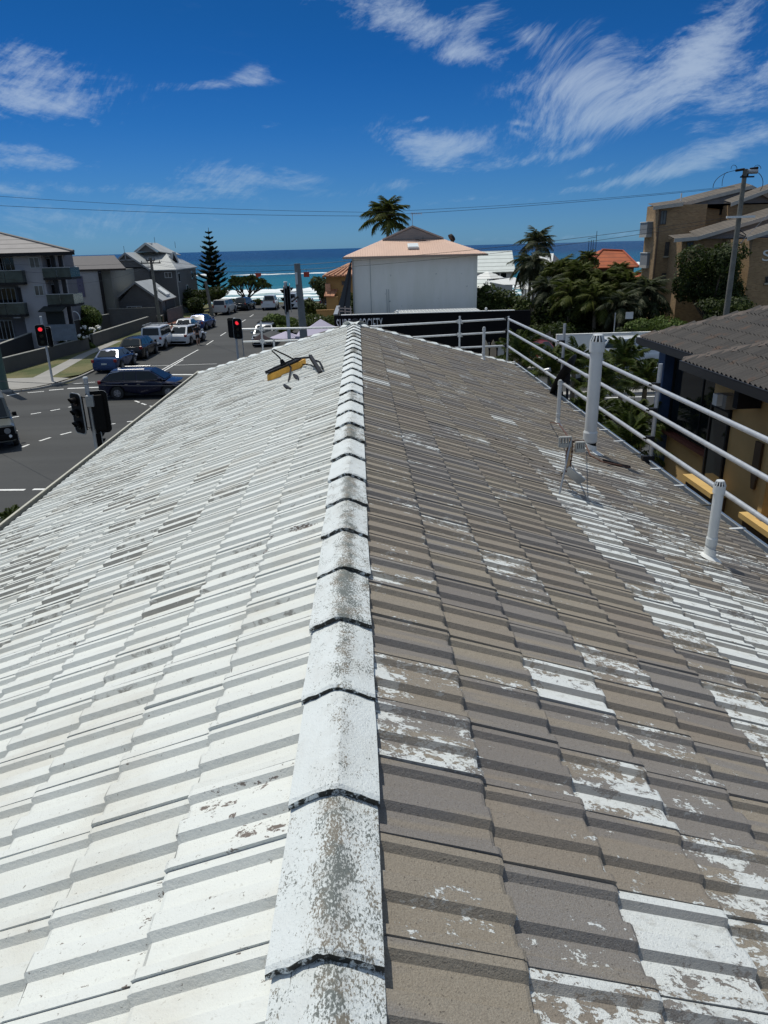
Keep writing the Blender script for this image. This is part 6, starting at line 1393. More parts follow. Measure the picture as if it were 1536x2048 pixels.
# ------------------------------------------------------------------ vehicles (built facing +x, then turned)
def paint(name, c, rough=.25, metal=.35): return mat(name, c, rough, metal*.5, coat=.35, spec=.4, var=.03, vs=.5, bump=.25, bs=2.2)
def car(name, label, cat, loc, rz, col, L=4.5, Wd=1.8, H=1.45, style='hatch', group='cars in the street', two=None, tray=None, rack=False, detail=False, nolabelrack=None):
    t = thing(name, label, cat, (0, 0, 0), 0, group)
    w = Wd/2; wr = .34 if style not in ('4wd', 'ute', 'van') else .39; ax = L*.29; ax2 = -L*.29; zs = .28 if style not in ('4wd', 'ute') else .42
    belt = {'sedan': .93, 'hatch': .95, 'wagon': .98, '4wd': 1.12, 'ute': 1.12, 'van': 1.2}[style]
    hood = belt-.10 if style not in ('van',) else belt-.05
    f, r = L/2, -L/2
    # stations: x, top height, half width factor
    top = {'sedan': [(r,.72,.86),(r+.10,.90,.93),(r+.75,.97,.98)], 'hatch': [(r,.78,.88),(r+.10,belt-.05,.95),(r+.5,belt,.99)], 'wagon': [(r,.80,.9),(r+.08,belt-.05,.96),(r+.5,belt,.99)],
           '4wd': [(r,.9,.95),(r+.05,belt,.99),(r+.5,belt,1.)], 'ute': [(r,.95,.97),(r+.04,belt+.02,.99),(r+1.6,belt+.02,1.)], 'van': [(r,1.0,.97),(r+.05,belt,1.),(r+.6,belt,1.)]}[style]
    st = top+[(0, belt, 1.), (f-1.25 if style != 'van' else f-.8, hood+.04, .99), (f-.55, hood-.05, .96), (f-.16, hood-.16, .90), (f, .62 if style not in ('4wd',) else .86, .82)]
    if style == '4wd': st[-2] = (f-.10, hood-.02, .95); st[-3] = (f-.4, hood, .98)
    xs_ = [s_[0] for s_ in st]
    def itp(x, i):
        for a_, c_ in zip(st, st[1:]):
            if a_[0] <= x <= c_[0]: q = (x-a_[0])/(c_[0]-a_[0]+1e-9); return a_[i]*(1-q)+c_[i]*q
        return st[-1][i] if x > 0 else st[0][i]
    ex = []
    for c_ in (ax, ax2):
        for k in range(-3, 4): ex.append(c_+(wr+.07)*math.sin(k*PI/6.01))
    allx = sorted(set([round(x, 4) for x in xs_+ex])); b = MB(); prof_n = 0
    for x in allx:
        tz, wf = itp(x, 1), itp(x, 2); z0 = zs-.06
        for c_ in (ax, ax2):
            d_ = abs(x-c_)
            if d_ < wr+.08: z0 = max(z0, wr+math.sqrt(max(0, (wr+.08)**2-d_*d_))-.02)
        endf = 1-.0*abs(x)
        ww = w*wf; z0 = min(z0, tz-.14)
        sec = [(ww*.93, z0), (ww*.985, min(z0+.10, tz-.12)), (ww, max(min(z0+.11, tz-.11), z0+(tz-z0)*.45)), (ww*.97, tz-.07), (ww*.87, tz), (ww*.45, tz+.025), (0, tz+.035)]
        prof_n = len(sec)*2-1; full = [(-y, z) for y, z in sec]+[(y, z) for y, z in sec[-2::-1]]
        b.v += [V3((x, y, z)) for y, z in full]
    n_ = len(allx); b.f = [(i*prof_n+k, i*prof_n+k+1, (i+1)*prof_n+k+1, (i+1)*prof_n+k) for i in range(n_-1) for k in range(prof_n-1)]+[tuple(range(prof_n)), tuple(range((n_-1)*prof_n+prof_n-1, (n_-1)*prof_n-1, -1))]
    body = b.build('body', col, t, True, 32)
    b = MB(); b.box(r+.12, f-.14, -w*.80, w*.80, zs-.10, belt-.14); b.build('underbody', RUBBER, t)
    # greenhouse: (x base front, x roof front, x roof rear, x base rear)
    G = {'sedan': (f-1.25, f-1.95, r+1.25, r+.55), 'hatch': (f-1.05, f-1.85, r+.85, r+.22), 'wagon': (f-1.15, f-1.95, r+.70, r+.12), '4wd': (f-1.25, f-1.62, r+.28, r+.08), 'ute': (f-1.2, f-1.75, r+1.75, r+1.60), 'van': (f-.75, f-1.35, r+.18, r+.03)}[style]
    rt_ = H; yb, yt = w*.90, w*.70 if style not in ('4wd', 'van') else w*.80
    zb = belt-.01; zr_ = rt_-.05
    def gh_mesh(G, zb, zr_, mtl, nm):
        b = MB(); xf, xrf, xrr, xb = G; mids = [xrf+(xrr-xrf)*q for q in (0, .33, .66, 1)]
        rings = [[(xf, y, zb+(.0)) for y in (-yb, -yt*.8, 0, yt*.8, yb)]]+[[(x, -yt, zr_-(.03 if i in (0, 3) else 0)), (x, -yt*.82, zr_+.03-(.02 if i in (0,3) else 0)), (x, 0, zr_+.055-(.02 if i in (0,3) else 0)), (x, yt*.82, zr_+.03-(.02 if i in (0,3) else 0)), (x, yt, zr_-(.03 if i in (0,3) else 0))] for i, x in enumerate(mids)]+[[(xb, y, zb) for y in (-yb, -yt*.8, 0, yt*.8, yb)]]
        b.v = [V3(p) for r__ in rings for p in r__]; k5 = 5
        b.f = [(i*k5+k, i*k5+k+1, (i+1)*k5+k+1, (i+1)*k5+k) for i in range(5) for k in range(4)]
        # sides
        base = len(b.v); sx_ = [xf]+mids+[xb]
        for s_ in (-1, 1):
            o_ = len(b.v); lower = [V3((max(min(x, xf), xb), s_*yb, zb)) for x in (xf, xrf, mids[1], mids[2], xrr, xb)]; b.v += lower
            up = [i*k5+(0 if s_ < 0 else 4) for i in range(6)]
            for i in range(5): b.f.append((up[i], up[i+1], o_+i+1, o_+i))
        return b.build(nm, mtl, t, True, 30)
    gh_mesh(G, zb, zr_, col, 'cabin')
    xf, xrf, xrr, xb = G
    def pane(nm, P, off, m=GLASS, ins=(.06,.06,.1,.08), par=None):
        P = [V3(p) for p in P]; u0_, u1_, v0_, v1_ = ins
        def bl(u, v): return (P[0]*(1-u)+P[1]*u)*(1-v)+(P[3]*(1-u)+P[2]*u)*v
        q = [bl(u0_, v0_), bl(1-u1_, v0_), bl(1-u1_, 1-v1_), bl(u0_, 1-v1_)]; o_ = V3(off); b = MB(); b.prism([p+o_*.012 for p in q], o_*.006); return b.build(nm, m, par or t)
    # windscreens
    sl = V3((zr_-zb, 0, xf-xrf)).normalized(); pane('windscreen', [(xf, -yb, zb+.02), (xf, yb, zb+.02), (xrf, yt, zr_), (xrf, -yt, zr_)], sl, ins=(.07,.07,.04,.06))
    sr = V3((-(zr_-zb), 0, (xrr-xb))).normalized()
    pane('rear_window', [(xb, yb, zb+.02), (xb, -yb, zb+.02), (xrr, -yt, zr_), (xrr, yt, zr_)], sr, ins=(.09,.09,.12 if style != 'van' else .3,.08))
    for s_ in (-1, 1):
        nrm = V3((0, s_*(zr_-zb), (yb-yt))).normalized()
        def sp_(x, q): # point on the side plane
            y = s_*(yb+(yt-yb)*q); return (x, y, zb+(zr_-zb)*q)
        cuts = {'sedan': 2, 'hatch': 2, 'wagon': 3, '4wd': 3, 'ute': 2, 'van': 1}[style]
        lo = [xf-.12]+[xrf-.10+(xrr+.05-xrf+.10)*k/cuts for k in range(1, cuts)]+[xb+.12]; hi = [xrf-.05]+[xrf-.10+(xrr+.05-xrf+.10)*k/cuts for k in range(1, cuts)]+[xrr+.08]
        if style == 'van': lo[-1] = hi[-1] = f-2.1
        for k in range(cuts): pane('side_window', [sp_(lo[k], .08), sp_(lo[k+1], .08), sp_(hi[k+1], .92), sp_(hi[k], .92)], nrm, ins=(.02,.05,.02,.02))
        if detail:
            b = MB(); b.tube([V3(sp_(lo[0]+.05, .02))+nrm*.02, V3(sp_((lo[0]+lo[-1])/2, .02))+nrm*.03, V3(sp_(lo[-1]-.1, .02))+nrm*.02, V3(sp_(hi[-1]-.12, .8))+nrm*.02, V3(sp_(hi[-1]+.4, .97))+nrm*.015], .010, 4); b.build('window_trim', CHROME, t)
            b = MB(); b.tube([(xrf-.3, s_*yt*.9, zr_+.07), (xrr+.4, s_*yt*.9, zr_+.07)], .018, 5); b.build('roof_bar', CHROME if detail == 2 else DARK, t)
        b = MB(); b.box(xf-.32, xf-.20, s_*w*.99 if s_ > 0 else -w*.99-.17, s_*w*.99+.17 if s_ > 0 else -w*.99, belt-.02, belt+.15); b.build('mirror', BLACK if style == '4wd' else col, t, bevel=.02)
        for k in range(1, cuts+1 if style != 'van' else 2):
            x = lo[k] if k < cuts else lo[k]; 
            if k < cuts or style == 'van':
                b = MB(); b.box(x-.006, x+.006, s_*w*.985-.004, s_*w*.985+.004, zs+.12, belt-.10); b.build('door_gap', BLACK, t)
            b = MB(); b.box(x+.06, x+.22, s_*w-.01, s_*w+.025, belt-.20, belt-.165); b.build('door_handle', col if not detail else CHROME, t)
        for cx in (ax, ax2):
            b = MB(); b.cyl((cx, s_*(w-.21), wr), (cx, s_*(w+.0), wr), wr, n=20); wh_ = b.build('wheel', RUBBER, t, True, 40, bevel=.02)
            b = MB(); b.cyl((cx, s_*(w-.04), wr), (cx, s_*(w+.006), wr), wr*.62, wr*.58, n=20); b.build('rim', mat('wheel_rim', (.20,.20,.21), .4, .6) if style != '4wd' or name != 'offroad_car' else BLACK, wh_, True)
            b = MB()
            for q in range(5): a_ = 2*PI*q/5; b.tube([(cx, s_*(w+.012), wr), (cx+math.cos(a_)*wr*.56, s_*(w+.010), wr+math.sin(a_)*wr*.56)], .035, 4)
            b.build('spokes', mat('spoke_silver', (.38,.38,.40), .35, .7), wh_)
        # lamps
        b = MB(); b.box(f-.30, f-.03, s_*w*.80-.13, s_*w*.80+.13, hood-.30, hood-.17); 
        if style != '4wd' or name != 'offroad_car': b.build('headlight', LAMPG, t, bevel=.03)
        zt_ = {'sedan': .80, 'hatch': .86, 'wagon': .92, '4wd': .98, 'ute': .98, 'van': 1.0}[style]
        b = MB(); b.box(r-.012, r+.16, s_*w*.84-.09, s_*w*.84+.09, zt_-.10, zt_+.09 if style != 'ute' else zt_+.2); b.build('tail_light', REDL, t, bevel=.02)
    b = MB(); b.box(f-.06, f+.012, -w*.45, w*.45, .42, .58); b.build('grille', BLACK, t); b = MB(); b.box(f+.0, f+.02, -.18, .18, .38, .47); b.build('number_plate', PLATE, t)
    b = MB(); b.box(r-.02, r+.0, -.18, .18, zs+.28, zs+.38); b.build('number_plate', PLATE, t)
    b = MB(); b.box(r-.03, r+.2, -w*.86, w*.86, zs-.02, zs+.14); b.build('bumper', BLACK if style in ('4wd', 'hatch', 'wagon') else col, t, bevel=.03)
    b = MB(); b.box(f-.25, f+.015, -w*.80, w*.80, zs-.02, zs+.10); b.build('bumper', BLACK, t, bevel=.03)
    if tray: # canopy or open tub of a ute
        if tray == 'canopy':
            b = MB(); b.prism([V3((r+.06, -w*.88, belt+.04)), V3((r+1.58, -w*.88, belt+.04)), V3((r+1.58, -w*.76, H-.04)), V3((r+.2, -w*.76, H-.04))], (0,.02,0)); 
            b = MB(); P0 = [(r+.05,w*.9,belt+.04),(r+1.58,w*.9,belt+.04),(r+1.58,w*.78,H-.02),(r+.18,w*.78,H-.02)]; P1 = [(x,-y,z) for x,y,z in P0]
            b.add(P0+P1, [(0,1,2,3),(7,6,5,4),(3,2,6,7),(0,3,7,4),(1,5,6,2)]); b.build('canopy', col, t, bevel=.03)
            pane('rear_window', [(r+.05,w*.9,belt+.04),(r+.05,-w*.9,belt+.04),(r+.18,-w*.78,H-.02),(r+.18,w*.78,H-.02)], (-1,0,.1), ins=(.08,.08,.1,.12))
            for s_ in (-1, 1): pane('side_window', [(r+.05,s_*w*.9,belt+.04),(r+1.58,s_*w*.9,belt+.04),(r+1.58,s_*w*.78,H-.02),(r+.18,s_*w*.78,H-.02)], (0,s_,.12), ins=(.12,.06,.2,.14))
        else:
            b = MB(); b.box(r+.08, r+1.5, -w*.8, w*.8, belt+.03, belt+.07); b.build('tub_cover', BLACK, t)
    if rack:
        b = MB()
        for x in (xrf-.3, (xrf+xrr)/2, xrr+.3): b.box(x-.03, x+.03, -yt, yt, H+.06, H+.10)
        for y in (-yt*.9, yt*.9): b.tube([(xrf-.2, y, H+.13), (xrr+.1, y, H+.13)], .02, 5)
        b.build('roof_rack', DARK if rack != 2 else ALU, t)
    if name == 'offroad_car':   # flat front with round lamps and pale bonnet
        for y in (-w*.62, w*.62):
            b = MB(); b.cyl((f-.04, y, hood-.22), (f+.025, y, hood-.22), .12, n=18); b.build('headlight', mat('dull_lamp', (.22,.22,.22), .2), t, True); b = MB(); b.cyl((f-.04, y, hood-.22), (f+.015, y, hood-.22), .15, n=18); b.build('lamp_ring', BLACK, t)
        b = MB(); b.box(f-.1, f+.01, -w*.9, w*.9, .55, hood-.06); b.build('front_panel', BLACK, t); b = MB(); b.box(f+.0, f+.10, -w*.96, w*.96, .45, .68); b.build('bull_bar', BLACK, t, bevel=.03)
        b = MB(); b.cyl((f+.1, w*.70, .60), (f+.13, w*.70, .60), .06, n=12); b.build('fog_lamp', mat('bright_lamp', (.8,.8,.8), .1), t); b = MB(); b.box(f+.1, f+.115, -.2, .2, .46, .57); b.build('number_plate', mat('pale_plate', (.5,.5,.62), .4), t)
    t.location = loc; t.rotation_euler = (0, 0, rz); return t
NAVY = paint('navy_paint', (.004,.007,.030)); BLUE = paint('mid_blue_paint', (.010,.035,.11)); BLUE2 = paint('bright_blue_paint', (.012,.04,.16)); BLK = paint('black_car_paint', (.006,.006,.008)); BLK2 = paint('charcoal_car_paint', (.012,.014,.016))
WHC = paint('white_car_paint', (.62,.64,.66), .3, 0.); SILV = paint('silver_paint', (.34,.36,.38), .3, .6); PALE = paint('pale_ute_paint', (.50,.50,.48), .35, 0.); GREYB = paint('grey_green_paint', (.09,.10,.095), .35, .2); REDC = paint('red_car_paint', (.14,.006,.006)); DKG = paint('dark_teal_paint', (.01,.018,.020))
N_ = PI/2
pa, pb_ = gz(214, 797), gz(372, 792)
car('station_wagon', 'dark navy wagon turning across the intersection, nose behind the left gutter', 'car', (-11.7, 39.75, .004), R(-1), NAVY, 4.75, 1.85, 1.52, 'wagon', detail=2)
car('sedan', 'mid blue sedan parked last in the row nearest the intersection', 'car', (-16.75, 50.3, .008), N_-.02, BLUE, 4.5, 1.76, 1.42, 'sedan')
car('station_wagon', 'black wagon parked in front of the mid blue sedan', 'car', (-16.72, 56.0, .008), N_, BLK, 4.75, 1.84, 1.55, 'wagon')
car('four_wheel_drive', 'white boxy four wheel drive with roof rack in the parked row', 'car', (-16.55, 61.2, .008), N_-.03, WHC, 4.55, 1.82, 1.85, '4wd', rack=2)
car('hatchback', 'dark green-black hatchback parked between the white four wheel drive and white hatchback', 'car', (-16.15, 66.0, .008), N_-.03, DKG, 4.3, 1.78, 1.46, 'hatch')
car('hatchback', 'white hatchback standing out from the row with a person at its side', 'car', (-14.75, 63.6, .008), N_-.20, WHC, 4.4, 1.80, 1.58, 'hatch', rack=1)
car('hatchback', 'white small car parked just behind the dark hatchback, front of it hidden', 'car', (-16.4, 71.0, .008), N_, mat('white_car_paint'), 4.1, 1.72, 1.5, 'hatch')
car('sedan', 'bright blue sedan at the head of the left parked row', 'car', (-16.0, 75.6, .008), N_-.10, BLUE2, 4.7, 1.82, 1.46, 'sedan')
car('ute', 'pale ute with canopy parked by the plain timber pole', 'ute', (-16.7, 93.6, .008), N_-.12, PALE, 5.0, 1.80, 1.80, 'ute', tray='canopy')
car('station_wagon', 'dark grey wagon parked beyond the pale ute', 'car', (-15.1, 99.2, .008), N_-.15, BLK2, 4.7, 1.85, 1.65, 'wagon')
car('ute', 'white ute facing the sea at the end of the street', 'ute', (-11.7, 99.2, .008), N_, WHC, 5.2, 1.85, 1.80, 'ute', tray='open')
car('van', 'white van parked facing the sea right of the white ute', 'van', (-8.9, 100.0, .008), N_, mat('white_car_paint'), 4.8, 1.85, 2.0, 'van', rack=1)
car('van', 'white van with dark rear parked on the right of the street below the sea', 'van', (-6.15, 88.5, .008), N_, mat('white_car_paint'), 4.6, 1.80, 1.95, 'van')
car('station_wagon', 'navy wagon half hidden between the white vans and the grey pole', 'car', (-4.2, 98.5, .03), N_, mat('navy_paint'), 4.5, 1.8, 1.6, 'wagon')
sv = gz(516, 690)
car('station_wagon', 'silver wagon facing the viewer on the right of the side street', 'car', (-7.85, 61.6, .008), -N_, SILV, 4.6, 1.82, 1.62, 'wagon', rack=1)
car('sedan', 'dark blue sedan parked behind the silver wagon', 'car', (-7.7, 69.2, .008), -N_, mat('navy_paint'), 4.6, 1.8, 1.42, 'sedan')
car('offroad_car', 'black and grey boxy off-road car driving in from the left edge', 'car', (-15.75, 30.3, .004), R(-62), GREYB, 4.2, 1.85, 1.95, '4wd')
# right hand main road
car('four_wheel_drive', 'grey-silver four wheel drive behind the fan palms on the main road', 'car', (13.9, 39.6, .004), R(2), SILV, 4.9, 1.85, 1.80, 'ute', 'cars on the main road', tray='canopy')
car('van', 'white van parked against the white wall across the main road', 'van', (15.7, 43.0, .004), R(180), WHC, 4.9, 1.85, 2.05, 'van', 'cars on the main road')
car('hatchback', 'red hatchback parked behind the green wheelie bin by the timber fence', 'car', (11.6, 46.4, .07), R(-80), REDC, 3.9, 1.7, 1.45, 'hatch', 'cars on the main road')

# ------------------------------------------------------------------ people
SKIN = mat('skin', (.42,.24,.16), .6)
def person(label, pos, rz, cloth_top, cloth_low, arms=((.30,.05,1.05),(-.30,.05,1.05)), stride=.12, lean=.0, hair=(.03,.02,.015)):
    t = thing('person', label, 'person', (0, 0, 0)); H_ = 1.72
    J = {'pel': (0,0,.93), 'sp': (0,lean*.4,1.12), 'ch': (0,lean,1.33), 'nk': (0,lean,1.47), 'hd': (0,lean+.02,1.58), 'ht': (0,lean+.01,1.69)}
    V = [(J['pel'],.14),(J['sp'],.125),(J['ch'],.15),(J['nk'],.06),(J['hd'],.085),(J['ht'],.07)]; E_ = [(0,1),(1,2),(2,3),(3,4),(4,5)]
    for s_, (ax_, ay_, az_) in zip((1,-1), arms):
        k = len(V); el_ = (s_*.27, (ay_+lean)*.4, 1.12+(az_-1.05)*.3); V += [((s_*.19, lean, 1.40), .055), (el_, .042), ((ax_, ay_, az_-.02), .03), ((ax_, ay_+.03, az_-.10), .036)]; E_ += [(2,k),(k,k+1),(k+1,k+2),(k+2,k+3)]
    for s_ in (1, -1):
        k = len(V); yo = stride*s_; V += [((s_*.10, 0, .84), .09), ((s_*.11, yo*.5+.03, .47), .06), ((s_*.11, yo, .09), .04), ((s_*.12, yo+.15, .04), .038)]; E_ += [(0,k),(k,k+1),(k+1,k+2),(k+2,k+3)]
    def skin(nm, vv, ee, m, root, grow=0.):
        me = bpy.data.meshes.new(nm); me.from_pydata([v for v, r_ in vv], ee, []); o = bpy.data.objects.new(nm, me); COL.objects.link(o)
        mo = o.modifiers.new('skin', 'SKIN'); o.modifiers.new('sub', 'SUBSURF').levels = 1
        for k, (v, r_) in enumerate(vv): me.skin_vertices[0].data[k].radius = (r_+grow, r_+grow); me.skin_vertices[0].data[k].use_root = (k == root)
        me.materials.append(m); o.parent = t; return o
    skin('body', V, E_, SKIN, 0)
    tv = [((0,0,.95), .155), V[1], V[2], ((0,lean,1.43), .09)]; te = [(0,1),(1,2),(2,3)]
    for j in (6, 10):
        k = len(tv); a_, c_ = V3(V[j][0]), V3(V[j+1][0]); tv += [(V[j][0], .062), (tuple(a_.lerp(c_, .75)), .055)]; te += [(2,k),(k,k+1)]
    skin('shirt', tv, te, cloth_top, 0, .016)
    lv = [((0,0,.95), .15), ((0,0,.86), .145)]; le = [(0,1)]
    for j in (14, 18): k = len(lv); a_, c_ = V3(V[j][0]), V3(V[j+1][0]); lv += [(V[j][0], .095), (tuple(c_+V3((0,0,.06))), .075)]; le += [(1,k),(k,k+1)]
    skin('shorts', lv, le, cloth_low, 0, .014)
    hd = V3(J['hd']); b = MB(); b.sphere(hd+V3((0,-.02,.05)), .112, 10, 7); b.build('hair', mat('hair_dark', hair, .7), t, True)
    b = MB(); b.tube([hd+V3((0,.09,.0)), hd+V3((0,.115,-.02))], .014, 5); b.build('nose', SKIN, t); b = MB()
    for s_ in (1,-1): b.sphere(hd+V3((s_*.035,.085,.015)), .012, 6, 4)
    b.build('eyes', BLACK, t)
    t.location = pos; t.rotation_euler = (0,0,rz); return t
DC = mat('dark_cloth', (.012,.012,.015), .9); PC = mat('pink_cloth', (.36,.15,.12), .9); WC = mat('white_cloth', (.45,.45,.45), .9)
person('person in dark clothes striding beside the white hatchback', (-13.55, 61.9, .008), R(20), DC, DC, ((.28,.25,1.05),(-.28,-.15,1.0)), .28, .12)
person('person in a pink top and pale shorts standing behind the white four wheel drive', (-16.0, 63.6, .008), R(-60), PC, WC, ((.26,.15,1.0),(-.28,.1,1.0)), .06, .0)

# ------------------------------------------------------------------ small street things
def bin_(label, x, y, lid, z=0., h=1.0):
    t = thing('wheelie_bin', label, 'bin', (x, y, z)); b = MB()
    b.add([(x-.24,y-.28,z+.06),(x+.24,y-.28,z+.06),(x+.24,y+.24,z+.06),(x-.24,y+.24,z+.06),(x-.29,y-.36,z+h),(x+.29,y-.36,z+h),(x+.29,y+.36,z+h),(x-.29,y+.36,z+h)], [(3,2,1,0),(4,5,6,7),(0,1,5,4),(1,2,6,5),(2,3,7,6),(3,0,4,7)]); b.build('body', mat('bin_green', (.012,.035,.018), .5), t, bevel=.02)
    b = MB(); b.prism([V3((x-.31,y-.40,z+h)), V3((x-.31,y+.38,z+h)), V3((x-.31,y+.34,z+h+.09)), V3((x-.31,y-.34,z+h+.05))], (.62,0,0)); b.build('lid', lid, t, bevel=.01)
    for s_ in (-1, 1): b = MB(); b.cyl((x+s_*.2, y+.28, z+.1), (x+s_*.27, y+.28, z+.1), .1, n=12); b.build('wheel', RUBBER, t)
    return t
bin_('dark wheelie bin at the far end of the charcoal wall', -21.1, 79.4, mat('bin_dark_lid', (.02,.02,.02), .5), .1)
bin_('green wheelie bin with yellow lid by the timber paling fence', 11.1, 44.9+.6, mat('bin_yellow_lid', (.50,.30,.02), .5), .06, 1.05)
# gazebo outside the shop
LAV = mat('lavender_canvas', (.40,.37,.47), .8, var=.06)
gzb = thing('gazebo', 'pale lavender market gazebo with pointed canopy left of the shop', 'gazebo', (-2.4, 46.2, 0)); ap_ = aY(641, 638, 46.2); hw = 1.5; ze_ = aY(600, 668, 46).z
b = MB(); c0 = [V3((ap_.x+sx*hw, 46.2+sy*hw, ze_)) for sx, sy in ((-1,-1),(1,-1),(1,1),(-1,1))]; c1 = [V3((ap_.x+sx*hw*.45, 46.2+sy*hw*.45, ze_+(ap_.z-ze_)*.46)) for sx, sy in ((-1,-1),(1,-1),(1,1),(-1,1))]
b.add(c0+c1+[V3((ap_.x, 46.2, ap_.z))]+[p-V3((0,0,.28)) for p in c0], [(0,1,5,4),(1,2,6,5),(2,3,7,6),(3,0,4,7),(4,5,8),(5,6,8),(6,7,8),(7,4,8),(9,10,1,0),(10,11,2,1),(11,12,3,2),(12,9,0,3)]); o = b.build('canopy', LAV, gzb, fixn=False); o.modifiers.new('s','SOLIDIFY').thickness = .01
for p in c0: b = MB(); b.box(p.x-.02, p.x+.02, p.y-.02, p.y+.02, 0, p.z); b.build('leg', ALU, gzb)
def cafe_umb(label, px, py, Y, r_, m):
    c_ = aY(px, py, Y); t = thing('cafe_umbrella', label, 'umbrella', (c_.x, Y, 0)); b = MB(); n_ = 8; vs = [V3((c_.x, Y, c_.z+.35))]+[V3((c_.x+r_*math.cos(2*PI*q/n_), Y+r_*math.sin(2*PI*q/n_), c_.z)) for q in range(n_)]
    b.add(vs, [(0, 1+q, 1+(q+1) % n_) for q in range(n_)]); o = b.build('canopy', m, t, fixn=False); o.modifiers.new('s','SOLIDIFY').thickness = .015; b = MB(); b.cyl((c_.x, Y, 0), (c_.x, Y, c_.z+.3), .03); b.build('pole', ALU, t); return t
cafe_umb('dark cafe umbrella left of the gazebo', 545, 672, 47.0, 1.2, mat('charcoal_fabric')); cafe_umb('grey cafe umbrella just left of the gazebo leg', 572, 674, 45.5, 1.0, LAV); cafe_umb('dark red cafe umbrella beside the rail post', 523, 678, 45.6, .55, mat('maroon_fabric', (.02,.008,.012), .9))
# beach rail fence at the end of the street, sign board, letter boxes
bfn = thing('beach_fence', 'low dark rail fence along the dune at the end of the street', 'fence', (-10, 110, 0)); P = [aY(x, y, 109) for x, y in ((440,598),(520,600),(590,601),(640,603))]
for dz_ in (0, -.45): b = MB(); b.tube([p+V3((0,0,dz_)) for p in P], .04, 5); b.build('fence_rail', DARK, bfn)
for k in range(10): x = P[0].x+(P[-1].x-P[0].x)*k/9; zz = P[0].z+(P[-1].z-P[0].z)*k/9; b = MB(); b.box(x-.05, x+.05, 108.95, 109.05, 0, zz+.06); b.build('post', DARK, bfn)
ib = thing('info_board', 'pale information board under the pandanus tree', 'sign', (-16, 106.5, 0)); p_, q_ = aY(482, 611, 106), aY(500, 599, 106); b = MB(); b.box(p_.x, q_.x, 106, 106.1, p_.z, q_.z); b.build('panel', mat('board_grey_panel', (.22,.21,.21), .7, var=.2, vs=3), ib)
for x in (p_.x+.05, q_.x-.05): b = MB(); b.box(x-.04, x+.04, 106.1, 106.18, 0, p_.z+.3); b.build('post', DARK, ib)

# ------------------------------------------------------------------ trees
rnd = random.Random(31)
# Norfolk pine
nbz = Vector((aY(428,600,104).x, 104, 0)); ntop = aY(416.5, 455, 104)
npn = thing('norfolk_pine', 'tall norfolk pine with tiered branches standing before the sea', 'tree', nbz)
b = MB(); b.tube([nbz.lerp(ntop, k/10) for k in range(11)], [.26*(1-.9*k/10) for k in range(11)], 8); b.build('trunk', BARK, npn, True)
b = MB(); Ht = ntop.z
zt = .10; tier = 0
while zt < .985:
    Lb = (2.75*(1-zt)**.72)*(.55+.45*min(1, zt/.25)) if zt < .25 else 2.75*(1-zt)**.80*1.12
    Lb = max(.10, Lb); nb_ = 7 if zt < .8 else 5; c_ = nbz.lerp(ntop, zt)
    for k in range(nb_):
        a_ = 2*PI*k/nb_+tier*.7+rnd.uniform(-.12,.12); L_ = Lb*rnd.uniform(.82,1.08); d_ = Vector((math.cos(a_), math.sin(a_), 0)); up0 = .02+.35*zt
        pts = [c_+d_*L_*q+Vector((0,0,L_*(up0*q+.30*q*q))) for q in (0,.25,.5,.75,1)]; b.tube(pts, [.05*(1-q)+.012 for q in (0,.25,.5,.75,1)], 4)
        nn = max(5, int(L_*15)); sd_ = d_.cross(Vector((0,0,1)))
        for q in range(nn):
            f_ = .12+.88*q/nn; p = pts[0].lerp(pts[-1], f_)+Vector((0,0,-L_*.30*f_*(1-f_)*1.0)); ll = (.50*math.sin(PI*min(1,.22+f_*.72))+.10)*min(1, .55+L_*.25)
            for s_ in (-1, 1):
                e_ = p+(sd_*s_*.8+d_*.7+Vector((0,0,.55*rnd.uniform(.5,1.3)))).normalized()*ll*rnd.uniform(.8,1.1)
                w_ = d_*.065; b.add([p-w_, p+w_, e_+w_*.6, e_-w_*.6], [(0,1,2,3)]); w_ = Vector((0,0,.06)); b.add([p-w_, p+w_, e_+w_*.6, e_-w_*.6], [(0,1,2,3)])
    zt += (.062 if zt < .7 else .075)*(1.0 if zt < .5 else .95); tier += 1
b.build('crown', NEED, npn, fixn=False)
# pandanus
pbz = Vector((aY(494, 606, 101).x, 101, 0)); pd = thing('pandanus_tree', 'round headed pandanus tree on branching stems before the surf', 'tree', pbz)
b = MB(); lf = MB(); heads = []
for k in range(34):
    a_ = rnd.uniform(0, 6.28); q = rnd.random()**.6; heads.append(Vector((pbz.x+.1+math.cos(a_)*2.9*q, 101+math.sin(a_)*2.4*q, 3.05+1.25*math.sqrt(max(0, 1-q*q))*rnd.uniform(.35,1.)-.25*q)))
fk = pbz+Vector((0,0,.9)); b.tube([pbz, fk], [.22,.19], 8)
for k in range(6):
    a_ = 2*PI*k/6; m_ = fk+Vector((math.cos(a_)*1.1, math.sin(a_)*.9, 1.1)); b.tube([fk, fk.lerp(m_,.5)+Vector((0,0,.12)), m_], [.13,.11,.09], 6)
    for h in heads:
        if min(range(6), key=lambda j: ((h-(fk+Vector((math.cos(2*PI*j/6)*1.1, math.sin(2*PI*j/6)*.9, 1.1)))).length)) == k: b.tube([m_, m_.lerp(h,.5)+Vector((0,0,.06)), h], [.07,.06,.05], 5)
b.build('trunk', BARK, pd, True)
